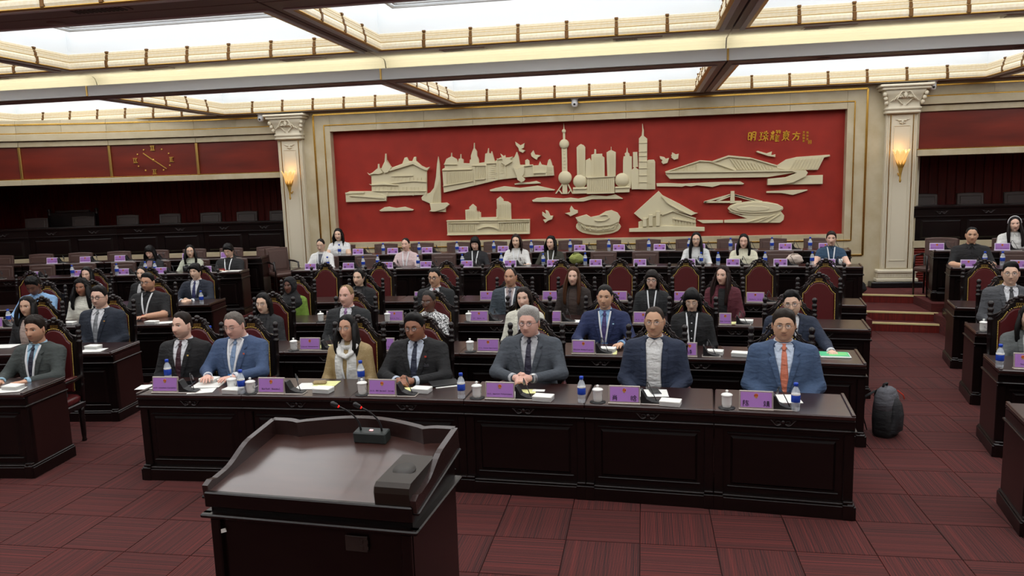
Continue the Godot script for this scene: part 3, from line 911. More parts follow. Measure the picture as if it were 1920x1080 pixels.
func build_alcoves():
	var xs := [-7.05, -8.8, -10.5, -12.1, -13.7]
	var w := struct("wall_alcove_left")
	for i in 4:
		alcove_bay(w, Vector2(xs[i + 1], wall_z(xs[i + 1])), Vector2(xs[i], wall_z(xs[i])), true, [[0.06, 0.46], [0.54, 0.94]])
	var wr := struct("wall_alcove_right")
	var xr := [4.62, 6.95, 9.3]
	for i in 2:
		alcove_bay(wr, Vector2(xr[i], -14.15), Vector2(xr[i + 1], -14.15), i > 0, [[0.05, 0.33], [0.37, 0.64], [0.68, 0.95]])
	# inside of the alcoves: floor, back, ceiling, end walls
	for q in [[w, -14.5, -7.0, -15.75, -13.0], [wr, 4.55, 9.8, -15.75, -14.4]]:
		var b := B.new()
		b.box(Vector3((q[1] + q[2]) / 2, 1.0, (q[3] + q[4]) / 2), Vector3(q[2] - q[1], 0.1, q[4] - q[3]))
		part(q[0], "alcove_floor", b, M["platform_carpet"] if M.has("platform_carpet") else M["wall_board"])
		b = B.new()
		b.box(Vector3((q[1] + q[2]) / 2, 2.72, (q[3] - 14.45) / 2), Vector3(q[2] - q[1], 0.1, -14.45 - q[3]))
		part(q[0], "alcove_ceiling", b, M["ceiling_brown"])
		for e in [q[1], q[2]]:
			b = B.new()
			b.box(Vector3(e, 2.0, -15.0), Vector3(0.1, 3.6, 1.6))
			part(q[0], "alcove_end_wall", b, M["wall_board"])
		b = B.new()
		b.box(Vector3((q[1] + q[2]) / 2, 2.0, q[3]), Vector3(q[2] - q[1], 3.6, 0.1))
		part(q[0], "alcove_back_wall", b, M["wall_board"])
		var n := int((q[2] - q[1]) / 0.16)
		b = B.new()
		for i in n:
			b.box(Vector3(q[1] + 0.08 + i * 0.16, 1.9, q[3] + 0.06), Vector3(0.145, 1.7, 0.02), 0.006)
		part(q[0], "wall_batten", b, M["wall_board"], Vector3.ZERO, "stuff")
	# jambs that tie the pillars to the bays
	for q in [[-7.02, 0.12], [4.6, 0.1]]:
		var b := B.new()
		b.box(Vector3(q[0], 2.1, -14.3), Vector3(q[1], 3.5, 0.28), 0.004)
		part(w if q[0] < 0 else wr, "marble_jamb", b, M["marble"])
	# clock on the red panel
	var a := Vector2(xs[2], wall_z(xs[2])); var c := Vector2(xs[1], wall_z(xs[1]))
	var d := c - a
	var t := thing("wall_clock", "gilt clock numerals and hands mounted on the red wood panel", "clock", Vector3((a.x + c.x) / 2 - 0.02, 3.07, (a.y + c.y) / 2 - 0.05), -atan2(d.y, d.x))
	for k in 12:
		var an := TAU * k / 12.0
		var p := Vector3(sin(an) * 0.36, cos(an) * 0.235, 0.0)
		if k % 3:
			var b := B.new(true)
			b.ball(p, Vector3(0.017, 0.017, 0.012), 6, 10)
			part(t, "hour_dot", b, M["gold_paint"])
		else:
			var b := B.new()
			var g: Array = {0: [[-0.035, -1, -0.005, 1], [-0.005, -1, -0.035, 1], [0.012, 0, 0.012, 0], [0.03, 0, 0.03, 0]], 3: [[-0.03, 0, -0.03, 0], [-0.01, 0, -0.01, 0], [0.01, 0, 0.01, 0]], 6: [[-0.03, 1, -0.015, -1], [0.0, 1, -0.015, -1], [0.02, 0, 0.02, 0]], 9: [[-0.03, 0, -0.03, 0], [-0.012, 1, 0.03, -1], [0.03, 1, -0.012, -1]]}[k]
			var h := 0.045
			for s in g:
				bar2(b, Vector2(p.x + s[0], p.y - h), Vector2(p.x + s[2], p.y + h), 0.009, 0.0, 0.012)
			bar2(b, Vector2(p.x - 0.045, p.y + h), Vector2(p.x + 0.045, p.y + h), 0.008, 0.0, 0.012)
			bar2(b, Vector2(p.x - 0.045, p.y - h), Vector2(p.x + 0.045, p.y - h), 0.008, 0.0, 0.012)
			part(t, "numeral", b, M["gold_paint"])
	for q in [[Vector2(0.02, -0.02), Vector2(-0.19, 0.14), 0.018, "hour_hand"], [Vector2(-0.04, 0.03), Vector2(0.25, -0.18), 0.014, "minute_hand"]]:
		var b := B.new()
		bar2(b, q[0], q[1], q[2], 0.012, 0.02)
		part(t, q[3], b, M["gold_paint"])
	var hb := B.new(true)
	hb.ball(Vector3(0, 0, 0.016), Vector3(0.022, 0.022, 0.012), 6, 12)
	part(t, "hub", hb, M["gold_paint"])

func bar2(b: B, p: Vector2, q: Vector2, w: float, z0: float, z1: float, t := Transform3D.IDENTITY, w1 := -1.0):
	if p.distance_to(q) < 0.0005: q = p + Vector2(0, 0.001)
	var n := (q - p).normalized().orthogonal()
	var e := w if w1 < 0 else w1
	b.prism(PackedVector2Array([p + n * w / 2, q + n * e / 2, q - n * e / 2, p - n * w / 2]), z0, z1, t)

# ---------------------------------------------------------------- ceiling
const H1 := 3.88
const H2 := 4.185
const BX := [-12.75, -8.15, -3.57, 1.08, 5.72, 10.3]
const NZ := [[-9.9, -7.32], [-6.62, -4.04], [-3.34, -0.76], [-0.06, 2.52]]
const BZ := [-13.92, -10.75]

func coffer(w: float, d: float, label: String) -> Node3D:
	var t := thing("ceiling_light", label, "ceiling light")
	var lowp := PackedVector2Array([Vector2(0, 0.012), Vector2(0.035, 0.016), Vector2(0.05, 0.04), Vector2(0.048, 0.075), Vector2(0.032, 0.1), Vector2(0, 0.104)])
	var upp := PackedVector2Array([Vector2(0, 0.106), Vector2(0.026, 0.108), Vector2(0.03, 0.15), Vector2(0.018, 0.158), Vector2(0.02, 0.18), Vector2(0.01, 0.186), Vector2(0.01, 0.215), Vector2(0, 0.22)])
	for side in 4:
		var L := w if side < 2 else d
		var n := 7 if side < 2 else (4 if d < 2.8 else 5)
		var off := (d if side < 2 else w) / 2
		var turn: float = [0.0, PI, PI / 2, -PI / 2][side]
		# profile x points into the coffer; extrude runs along the side
		var base := Transform3D(Basis(Vector3.UP, turn), Vector3.ZERO)
		for k in n:
			var a := -L / 2 + L * k / n; var e := -L / 2 + L * (k + 1) / n
			for q in [[lowp, "onyx_panel"], [upp, "onyx_step"]]:
				var key := "%s%.3f" % [q[1], e - a]
				if not proto.has(key):
					var b := B.new()
					b.prism(q[0], 0.012, e - a - 0.012)
					proto[key] = b.mesh()
				var o := part(t, q[1], proto[key], M["onyx"])
				# local: prism z -> along x of the side, prism x -> +z (inward) for side 0 at the far edge
				var bs := Basis(Vector3(0, 0, 1), Vector3(0, 1, 0), Vector3(-1, 0, 0))
				o.transform = base * Transform3D(bs, Vector3(e, 0, -off))
			if k > 0:
				if not proto.has("bracket"):
					var b := B.new()
					b.box(Vector3(0, 0.055, 0.028), Vector3(0.046, 0.1, 0.06), 0.006)
					b.box(Vector3(0, 0.135, 0.02), Vector3(0.04, 0.05, 0.044), 0.005)
					b.box(Vector3(0, 0.17, 0.014), Vector3(0.038, 0.016, 0.034), 0.003)
					b.box(Vector3(0, 0.195, 0.01), Vector3(0.038, 0.016, 0.03), 0.003)
					b.box(Vector3(0, 0.215, 0.012), Vector3(0.046, 0.024, 0.04), 0.004)
					proto["bracket"] = b.mesh()
				var o := part(t, "bracket", proto["bracket"], M["bracket"])
				o.transform = base * Transform3D(Basis.IDENTITY, Vector3(a, 0, -off))
		var b := B.new()
		b.box(Vector3(0, 0.006, -off + 0.02), Vector3(L, 0.012, 0.06), 0.004)
		var lip := part(t, "gilt_lip", b, M["gold_paint"])
		lip.transform = base
		b = B.new()
		b.box(Vector3(0, 0.1065, -off + 0.018), Vector3(L, 0.006, 0.036))
		b.box(Vector3(0, 0.156, -off + 0.014), Vector3(L, 0.004, 0.03))
		b.box(Vector3(0, 0.184, -off + 0.01), Vector3(L, 0.004, 0.024))
		lip = part(t, "gilt_lines", b, M["gold_line"], Vector3.ZERO, "stuff")
		lip.transform = base
		# white side of the tray above the onyx
		b = B.new()
		b.box(Vector3(0, 0.35, -off - 0.03), Vector3(L + 0.1, 0.72, 0.06))
		var sd := part(t, "tray_side", b, M["ceiling_white"])
		sd.transform = base
		for q in [[0.32, 0.44, 0.03], [0.36, 0.47, 0.025], [0.40, 0.5, 0.02]]:
			b = B.new()
			b.box(Vector3(0, q[1] + 0.03, -off + q[0]), Vector3(L - 2 * q[0] + 0.05, q[2], 0.05), 0.008)
			var mo := part(t, "tray_moulding", b, M["ceiling_white"])
			mo.transform = base
	var b := B.new()
	b.box(Vector3(0, 0.63, 0), Vector3(w, 0.06, d))
	part(t, "light_tray", b, M["light_tray"])
	var l := AreaLight3D.new()
	l.name = "tray_light"
	l.area_size = Vector2(w - 0.9, d - 0.9)
	l.light_color = c8(255, 250, 240)
	l.light_energy = AREA_LIGHT
	l.area_normalize_energy = false
	l.area_range = 40; l.area_attenuation = 2.0
	l.shadow_enabled = true
	t.add_child(l)
	l.position = Vector3(0, 0.57, 0)
	l.rotation.x = -PI / 2
	return t

func build_ceiling():
	var c := struct("ceiling")
	var br: Material = M["ceiling_brown"]
	var add := func(called, x0, x1, y0, y1, z0, z1, mt):
		var b := B.new()
		b.box(Vector3((x0 + x1) / 2, (y0 + y1) / 2, (z0 + z1) / 2), Vector3(x1 - x0, y1 - y0, z1 - z0), 0.004)
		return part(c, called, b, mt)
	var hw := 0.13
	# z beams in two halves with a black groove between
	for x in BX:
		for z in NZ:
			for s in [-1, 1]:
				add.call("beam_board", x + (-hw if s < 0 else 0.012), x + (-0.012 if s < 0 else hw), H2, H2 + 0.05, z[0], z[1], br)
			add.call("beam_groove", x - 0.012, x + 0.012, H2 + 0.045, H2 + 0.06, z[0], z[1], br)
		for s in [-1, 1]:
			add.call("beam_board", x + (-hw if s < 0 else 0.012), x + (-0.012 if s < 0 else hw), H1, H1 + 0.05, BZ[0], BZ[1], br)
		add.call("beam_groove", x - 0.012, x + 0.012, H1 + 0.045, H1 + 0.06, BZ[0], BZ[1], br)
		# gilt joint cover on the fascia
		add.call("fascia_joint", x - 0.012, x + 0.012, H1, 4.03, -10.365, -10.335, M["gold_bar"])
	# x beams
	for q in [[-7.32, -6.62], [-4.04, -3.34], [-0.76, -0.06], [2.52, 4.4]]:
		var m: float = (q[0] + q[1]) / 2
		for i in 5:
			add.call("beam_board", BX[i] - hw if i == 0 else BX[i] + 0.012, BX[i + 1] - 0.012, H2, H2 + 0.05, q[0], m - 0.01, br)
			add.call("beam_board", BX[i] - hw if i == 0 else BX[i] + 0.012, BX[i + 1] - 0.012, H2, H2 + 0.05, m + 0.01, q[1], br)
		add.call("beam_groove", BX[0], BX[5], H2 + 0.045, H2 + 0.07, q[0], q[1], br)
	# cream band, sloped drop and pale fascia between the two fields
	for i in 5:
		var x0: float = BX[i] + 0.008; var x1: float = BX[i + 1] - 0.008
		add.call("cream_soffit", x0, x1, H2, H2 + 0.05, -10.5, -9.9, M["ceiling_cream"])
		add.call("cove_back", x0, x1, 3.98, H2 + 0.05, -10.62, -10.58, M["ceiling_cream"])
		add.call("cove_floor", x0, x1, 3.95, 3.98, -10.62, -10.36, M["ceiling_cream"])
		var b := B.new()
		b.prism(PackedVector2Array([Vector2(10.5, H2), Vector2(10.5, H2 + 0.05), Vector2(10.6, H2 + 0.05), Vector2(10.6, 4.08), Vector2(10.58, 4.08), Vector2(10.565, 4.13), Vector2(10.54, 4.165)]), 0, x1 - x0, Transform3D(Basis(Vector3(0, 0, 1), Vector3(0, 1, 0), Vector3(-1, 0, 0)), Vector3(x1, 0, 0)) * Transform3D(Basis(Vector3(-1, 0, 0), Vector3(0, 1, 0), Vector3(0, 0, 1)), Vector3.ZERO))
		part(c, "cove_curve", b, M["ceiling_cream"])
		# light strip lying hidden in the cove behind the fascia
		var ls := thing("cove_light", "hidden strip light in the cove behind the pale ceiling fascia", "strip light", Vector3((x0 + x1) / 2, 3.98, -10.44), 0, "cove strip lights")
		b = B.new()
		b.box(Vector3(0, 0.008, 0), Vector3(x1 - x0 - 0.1, 0.012, 0.05), 0.003)
		part(ls, "strip", b, M["led_strip"])
		var al := AreaLight3D.new()
		al.name = "strip_light"
		al.area_size = Vector2(x1 - x0 - 0.1, 0.05)
		al.light_color = c8(255, 248, 226)
		al.light_energy = COVE_LIGHT
		al.area_normalize_energy = false
		al.area_range = 20; al.area_attenuation = 2.0
		al.shadow_enabled = true
		ls.add_child(al)
		al.position = Vector3(0, 0.018, 0)
		al.rotation.x = PI / 2
		add.call("fascia_board", x0, x1, H1, 4.035, -10.4, -10.35, M["ceiling_white"])
	for i in 5:
		var x0: float = BX[i] - (hw if i == 0 else -0.012); var x1: float = BX[i + 1] - 0.012
		add.call("beam_board", x0, x1, H1, H1 + 0.05, -10.48, -10.352, br)
		add.call("beam_board", x0, x1, H1, H1 + 0.05, -10.75, -10.486, br)
		add.call("beam_board", x0, x1, H1, H1 + 0.05, -14.6, -13.92, br)
	# outer margins and roof above everything
	add.call("margin_board", -15.0, BX[0] - hw, H2, H2 + 0.05, -10.6, 4.4, br)
	add.call("margin_board", -15.0, BX[0] - hw, H1, H1 + 0.05, -14.6, -10.3, br)
	add.call("margin_board", BX[5] + hw, 11.5, H1, H1 + 0.05, -14.6, 4.4, br)
	add.call("roof_slab", -15.2, 11.7, 5.0, 5.2, -17.2, 4.6, M["ceiling_brown"])
	# coffers
	var a := prototype(coffer(BX[1] - BX[0] - 2 * hw, BZ[1] - BZ[0], ""))
	for i in 5:
		copy(a, "glowing onyx ceiling coffer of the row above the wall relief", Vector3((BX[i] + BX[i + 1]) / 2, H1, (BZ[0] + BZ[1]) / 2), 0, "onyx coffers in the lower ceiling")
	var n := prototype(coffer(BX[1] - BX[0] - 2 * hw, NZ[0][1] - NZ[0][0], ""))
	for z in NZ:
		for i in 5:
			copy(n, "glowing onyx ceiling coffer between brown beams in the upper ceiling", Vector3((BX[i] + BX[i + 1]) / 2, H2, (z[0] + z[1]) / 2), 0, "onyx coffers in the upper ceiling")
	# air grilles in the cream band
	for x in [-9.3, -6.9, -4.6, -2.34, -0.06, 2.25, 4.5]:
		var v := thing("air_vent", "slim white slotted air grille in the cream ceiling band", "vent", Vector3(x, H2 - 0.004, -10.13), 0, "ceiling air grilles")
		var b := B.new()
		b.box(Vector3.ZERO, Vector3(0.62, 0.012, 0.16), 0.003)
		part(v, "frame", b, M["ceiling_cream"])
		b = B.new()
		b.box(Vector3(-0.14, -0.004, 0), Vector3(0.28, 0.008, 0.12))
		part(v, "backing", b, M["grille"])
		b = B.new()
		for i in 16: b.box(Vector3(-0.27 + 0.0175 * i, -0.009, 0), Vector3(0.007, 0.006, 0.12))
		part(v, "slats", b, M["ceiling_cream"], Vector3.ZERO, "stuff")
	for q in [[-6.6, -6.72], [-5.1, -6.72]]:
		var v := thing("air_vent", "dark slotted air grille in the brown ceiling beam", "vent", Vector3(q[0], H2 - 0.004, q[1] - 0.05), 0, "dark ceiling grilles")
		var b := B.new()
		b.box(Vector3.ZERO, Vector3(0.6, 0.012, 0.16), 0.003)
		part(v, "frame", b, br)
		b = B.new()
		for i in 12: b.box(Vector3(-0.26 + 0.046 * i, -0.008, 0), Vector3(0.02, 0.008, 0.12))
		part(v, "slats", b, M["grille"], Vector3.ZERO, "stuff")
	for q in [[-5.9, -7.15, H2], [-0.9, -10.62, H1], [2.3, -10.62, H1], [4.6, -10.62, H1]]:
		var b := B.new(true)
		b.lathe([Vector2(0.0, -0.012), Vector2(0.07, -0.012), Vector2(0.085, -0.004), Vector2(0.085, 0.0), Vector2(0, 0)], 20)
		solo("ceiling_speaker", b, br, "round flush loudspeaker in a brown ceiling beam", "speaker", Vector3(q[0], q[2] - 0.001, q[1]), 0, "flush ceiling speakers")
	# dome cameras under the ceiling edge
	for q in [[-7.32, "pillar next to the clock panels"], [-1.21, "middle of the red relief wall"], [4.78, "plain red panel"]]:
		var v := thing("dome_camera", "small white dome camera hanging above the " + q[1], "camera", Vector3(q[0], H1, -14.02))
		var b := B.new(true)
		b.lathe([Vector2(0, 0), Vector2(0.075, 0), Vector2(0.075, -0.02), Vector2(0.055, -0.03), Vector2(0.0, -0.03)], 18)
		part(v, "mount", b, M["camera_white"])
		b = B.new(true)
		b.lathe([Vector2(0, -0.03), Vector2(0.055, -0.03), Vector2(0.06, -0.1), Vector2(0.05, -0.14), Vector2(0.028, -0.158), Vector2(0, -0.162)], 18)
		part(v, "housing", b, M["camera_white"])
		b = B.new(true)
		b.ball(Vector3(0, -0.11, 0.045), Vector3(0.024, 0.024, 0.02), 8, 12)
		part(v, "lens", b, M["black_plastic"])

func build_shell():
	for q in [["wall_left", Vector3(-14.6, 2.4, -5.2), Vector3(0.3, 5.4, 19)], ["wall_right", Vector3(11.3, 2.4, -6.2), Vector3(0.3, 5.4, 22)], ["wall_front", Vector3(-1.7, 2.4, 4.4), Vector3(26.2, 5.4, 0.3)]]:
		var b := B.new()
		b.box(q[1], q[2])
		struct(q[0], b, M["wall_board"])
	var b := B.new()
	b.box(Vector3(-1.7, 2.4, -17.1), Vector3(26.2, 5.6, 0.2))
	struct("wall_rear_shell", b, M["wall_board"])

# ---------------------------------------------------------------- mural
func build_mural():
	var t := thing("wall_mural", "red wall panel with cream city skyline relief and gilt calligraphy", "mural", Vector3(0, 0, -14.3))
	var b := B.new()
	b.box(Vector3((MX0 + MX1) / 2, (MY0 + MY1) / 2, -0.03), Vector3(MX1 - MX0 + 0.1, MY1 - MY0 + 0.1, 0.06))
	part(t, "red_panel", b, M["mural_red"])
	var small := {}
	for r in RELIEF:
		var poly := PackedVector2Array()
		for i in range(0, r[3].size(), 2): poly.append(Vector2(r[3][i], r[3][i + 1]))
		if poly.size() == 4 and r[1] <= 0.03:
			if not small.has(r[0]): small[r[0]] = B.new()
			small[r[0]].prism(poly, r[2] - 0.004, r[2] + r[1])
		else:
			b = B.new()
			b.prism(poly, 0.0 if r[2] < 0.03 else r[2] - 0.004, r[2] + r[1], Transform3D.IDENTITY, 0.004)
			part(t, r[0], b, M["relief"])
	for k in small: part(t, k, small[k], M["relief"], Vector3.ZERO, "stuff")
	for r in RELIEF_BALLS:
		b = B.new(true)
		b.ball(Vector3(r[1], r[2], 0.03), Vector3(r[3], r[3], r[3] * 0.55), 14, 24)
		part(t, r[0], b, M["relief"])
		b = B.new(true)
		b.torus(Vector3(r[1], r[2], 0.03), Vector2(r[3], r[3] * 0.02), 0.004, 24, 5, Transform3D.IDENTITY)
	var gm := mat("gilt_letter", c8(232, 178, 60), 0.35, 0.5)
	var spots := [["ming", 1.835, 3.0, 0.15, 0.18], ["zhu", 2.03, 2.985, 0.165, 0.195], ["yao", 2.225, 2.98, 0.16, 0.2], ["dong", 2.415, 2.985, 0.145, 0.185], ["fang", 2.59, 2.99, 0.145, 0.15]]
	for s in spots:
		b = B.new()
		glyph(b, s[0], Vector2(s[1], s[2]), Vector2(s[3], s[4]), 0.019, 0.0, 0.016, true)
		part(t, "gilt_character", b, gm)
	b = B.new()
	var k := 0
	for col in [[2.80, 2.955, 0.2, 4], [2.862, 2.985, 0.17, 3]]:
		for i in col[3]:
			glyph(b, ["fang", "zhu", "ti", "dong"][(i + k) % 4], Vector2(col[0] - 0.02, col[1] + col[2] * (1 - (i + 1.0) / col[3])), Vector2(0.04, 0.042), 0.006, 0.0, 0.008)
		k += 1
	part(t, "signature", b, gm)
	b = B.new()
	for q in [[0, 0, 1, 0], [1, 0, 1, 1], [1, 1, 0, 1], [0, 1, 0, 0], [0.3, 0.2, 0.3, 0.8], [0.3, 0.5, 0.7, 0.5], [0.7, 0.2, 0.7, 0.8]]:
		bar2(b, Vector2(2.88 + q[0] * 0.05, 2.925 + q[1] * 0.055), Vector2(2.88 + q[2] * 0.05, 2.925 + q[3] * 0.055), 0.007, 0.0, 0.008)
	part(t, "seal", b, gm)

const GLYPHS := {
	"ming": "8,85,8,20;8,85,38,85,38,20;8,53,38,53;8,20,38,20;52,90,52,40,42,5;52,90,88,90,88,8,78,12;52,65,88,65;52,42,88,42",
	"zhu": "3,82,38,82;5,50,36,50;0,15,40,22;20,82,20,18;55,90,47,68;50,76,92,76;43,50,97,50;70,97,70,2;68,48,42,12;72,48,98,12",
	"yao": "20,95,20,60;5,85,12,65;35,87,28,65;0,55,42,55;15,55,2,10;27,55,27,18,42,25;50,95,70,95,68,70;78,95,97,95,95,70;55,85,60,78;83,85,88,78;62,65,50,40;57,50,57,3;57,50,96,50;57,36,92,36;57,20,92,20;57,5,98,5;76,50,76,5",
	"dong": "10,83,90,83;22,68,22,35;22,68,78,68,78,35;22,52,78,52;22,35,78,35;50,98,50,2;48,35,8,5;52,35,95,5",
	"fang": "45,98,55,85;5,75,95,75;45,75,40,40,10,2;42,50,80,50,75,10,60,5",
	"chen": "8,92,8,3;8,92,30,92,20,65,30,45,15,38;42,82,95,82;62,97,48,50,92,50;70,68,70,5,60,10;55,35,42,10;82,35,96,12",
	"jing": "20,97,25,85;3,78,42,78;12,65,17,30;34,65,28,25;0,15,44,22;52,88,95,88;55,75,92,75;48,60,98,60;73,98,73,60;57,50,57,3;57,50,90,50,90,5,82,8;57,36,90,36;57,22,90,22",
	"xiao": "50,97,50,68;20,90,32,70;82,90,68,70;20,62,20,2;20,62,82,62,82,5,70,10;20,45,82,45;20,28,82,28",
	"han": "5,82,5,20;5,82,30,82,30,20;5,52,30,52;5,20,30,20;66,98,38,62;66,98,98,62;55,70,78,70;50,55,82,55,70,42;48,35,48,3;48,35,85,35,85,3;48,6,85,6",
	"yi": "8,92,18,80;2,62,20,62,20,15,32,28;42,90,85,90,42,55;50,82,95,52;45,45,92,45;38,27,98,27;68,58,68,0",
	"mei": "18,95,5,45,35,10;33,70,25,35,2,5;0,68,40,68;45,80,98,80;56,95,56,50;86,95,86,50;56,65,86,65;56,50,86,50;43,38,100,38;71,50,71,0;69,36,45,8;73,36,98,8",
	"ti": "30,97,5,50;20,72,20,0;35,70,98,70;66,97,66,0;64,68,35,25;68,68,98,25;50,22,83,22",
}

func glyph(b: B, key: String, at: Vector2, size: Vector2, w: float, z0: float, z1: float, brush := false, t := Transform3D.IDENTITY):
	for s in GLYPHS[key].split(";"):
		var v: PackedStringArray = s.split(",")
		var n := v.size() / 2
		for i in n - 1:
			var p := at + Vector2(float(v[2 * i]), float(v[2 * i + 1])) * 0.01 * size
			var q := at + Vector2(float(v[2 * i + 2]), float(v[2 * i + 3])) * 0.01 * size
			if brush:
				p.x += (p.y - at.y) * 0.12; q.x += (q.y - at.y) * 0.12
			bar2(b, p, q, w * (1.15 if brush else 1.0), z0, z1, t, w * (0.6 if brush and i == n - 2 else 1.0))

# ---------------------------------------------------------------- desks
func make_desk(called: String, w: float, lf: bool, rt: bool, D := 0.56) -> Node3D:   # origin: floor, middle of the front edge; front faces +z
	var t := thing(called, "", "desk")
	var wd: Material = M["dark_wood"]
	var b := B.new()
	b.box(Vector3(0, 0.742, -D / 2), Vector3(w - 0.002, 0.036, D), 0.008)
	part(t, "desk_top", b, M["table_wood"])
	b = B.new()
	b.box(Vector3(0, 0.716, -0.014), Vector3(w - 0.002, 0.016, 0.02), 0.004)
	part(t, "top_moulding", b, wd)
	b = B.new()
	b.box(Vector3(0, 0.69, -0.04), Vector3(w - 0.002, 0.075, 0.03))
	part(t, "frieze", b, wd)
	b = B.new(true)
	carve(b, 0, 0.688, -0.024, 0.11)
	part(t, "carving", b, M["carved_wood"])
	b = B.new()
	b.box(Vector3(0, 0.643, -0.025), Vector3(w - 0.002, 0.018, 0.05), 0.005)
	b.box(Vector3(0, 0.626, -0.035), Vector3(w - 0.002, 0.012, 0.04), 0.003)
	part(t, "moulding", b, wd)
	b = B.new()
	b.box(Vector3(0, 0.36, -0.07), Vector3(w - 0.002, 0.53, 0.03))
	part(t, "front_board", b, wd)
	for s in [-1, 1]:
		b = B.new()
		b.box(Vector3(s * (w / 2 - 0.035), 0.36, -0.05), Vector3(0.068, 0.52, 0.03), 0.006)
		part(t, "pilaster", b, wd)
	b = B.new()
	var px := w / 2 - 0.115
	b.prism(PackedVector2Array([Vector2(-px, 0.185), Vector2(px, 0.185), Vector2(px, 0.56), Vector2(-px, 0.56)]), -0.06, -0.038, Transform3D.IDENTITY, 0.02)
	part(t, "raised_panel", b, wd)
	for y in [0.172, 0.575]:
		b = B.new()
		b.box(Vector3(0, y, -0.05), Vector3(2 * px + 0.04, 0.012, 0.022), 0.004)
		part(t, "panel_bead", b, wd)
	b = B.new()
	b.box(Vector3(0, 0.05, -0.035), Vector3(w - 0.002, 0.1, 0.07), 0.004)
	b.box(Vector3(0, 0.108, -0.04), Vector3(w - 0.002, 0.018, 0.05), 0.006)
	for s in [-1, 1]:
		b.box(Vector3(s * (w / 2 - 0.035), 0.056, -0.033), Vector3(0.072, 0.112, 0.078), 0.004)
		b.box(Vector3(s * (w / 2 - 0.035), 0.125, -0.036), Vector3(0.066, 0.02, 0.06), 0.005)
	part(t, "plinth", b, wd)
	for e in [[-1, lf], [1, rt]]:
		var s: int = e[0]
		if e[1]:
			b = B.new()
			b.box(Vector3(s * (w / 2 - 0.02), 0.36, -D / 2 - 0.02), Vector3(0.034, 0.72, D - 0.06))
			part(t, "side_board", b, M["side_wood"] if M.has("side_wood") else wd)
			b = B.new()
			b.box(Vector3(s * (w / 2 - 0.012), 0.643, -D / 2), Vector3(0.05, 0.018, D), 0.005)
			part(t, "side_moulding", b, wd)
			b = B.new()
			b.box(Vector3(s * (w / 2 - 0.012), 0.05, -D / 2), Vector3(0.06, 0.1, D), 0.004)
			b.box(Vector3(s * (w / 2 - 0.016), 0.108, -D / 2), Vector3(0.05, 0.018, D), 0.006)
			part(t, "side_plinth", b, wd)
			b = B.new()
			b.box(Vector3(s * (w / 2 - 0.016), 0.764, -D / 2), Vector3(0.028, 0.014, D), 0.005)
			part(t, "edge_bead", b, M["table_wood"])
		else:
			b = B.new()
			b.box(Vector3(s * (w / 2 - 0.012), 0.36, -D / 2 - 0.02), Vector3(0.02, 0.72, D - 0.06))
			part(t, "side_board", b, wd)
	return t

var desk_kinds := {}
func desk_row(x0: float, x1: float, n: int, z: float, y: float, where: String, ends := [true, true], D := 0.56):
	var w := (x1 - x0) / n
	for i in n:
		var x := lerpf(x0, x1, (i + 0.5) / n)
		var lf: bool = i == 0 and ends[0]; var rt: bool = i == n - 1 and ends[1]
		var a := turn_at(x)
		var key := "%.3f%s%s" % [w, lf, rt]
		var ww := w / cos(a) * 1.004
		if not desk_kinds.has(key):
			desk_kinds[key] = make_desk("conference_desk", w * 1.006, lf, rt, D)
			prototype(desk_kinds[key]).set_meta("base_name", "conference_desk")
		var lab := "dark carved desk unit in the " + where
		if lf: lab = "end unit of dark carved desks, clock end of the " + where
		elif rt: lab = "end unit of dark carved desks, pillar-steps end of the " + where
		copy(desk_kinds[key], lab, Vector3(x, y, zrow(z, x)), a, "desk units in the " + where)

# ---------------------------------------------------------------- chairs
func arch(half: float, y0: float, y1: float, y2: float, y3: float, n := 7) -> PackedVector2Array:   # ogee topped panel
	var r := PackedVector2Array([Vector2(-half, y0), Vector2(half, y0), Vector2(half, y1)])
	r.append(Vector2(half * 0.8, y1 + (y2 - y1) * 0.35))
	r.append(Vector2(half * 0.6, y2))
	for i in n:
		var a := PI * (i + 1.0) / (n + 1)
		r.append(Vector2(cos(a) * half * 0.52, y2 + sin(a) * (y3 - y2)))
	r.append(Vector2(-half * 0.6, y2))
	r.append(Vector2(-half * 0.8, y1 + (y2 - y1) * 0.35))
	r.append(Vector2(-half, y1))
	return r

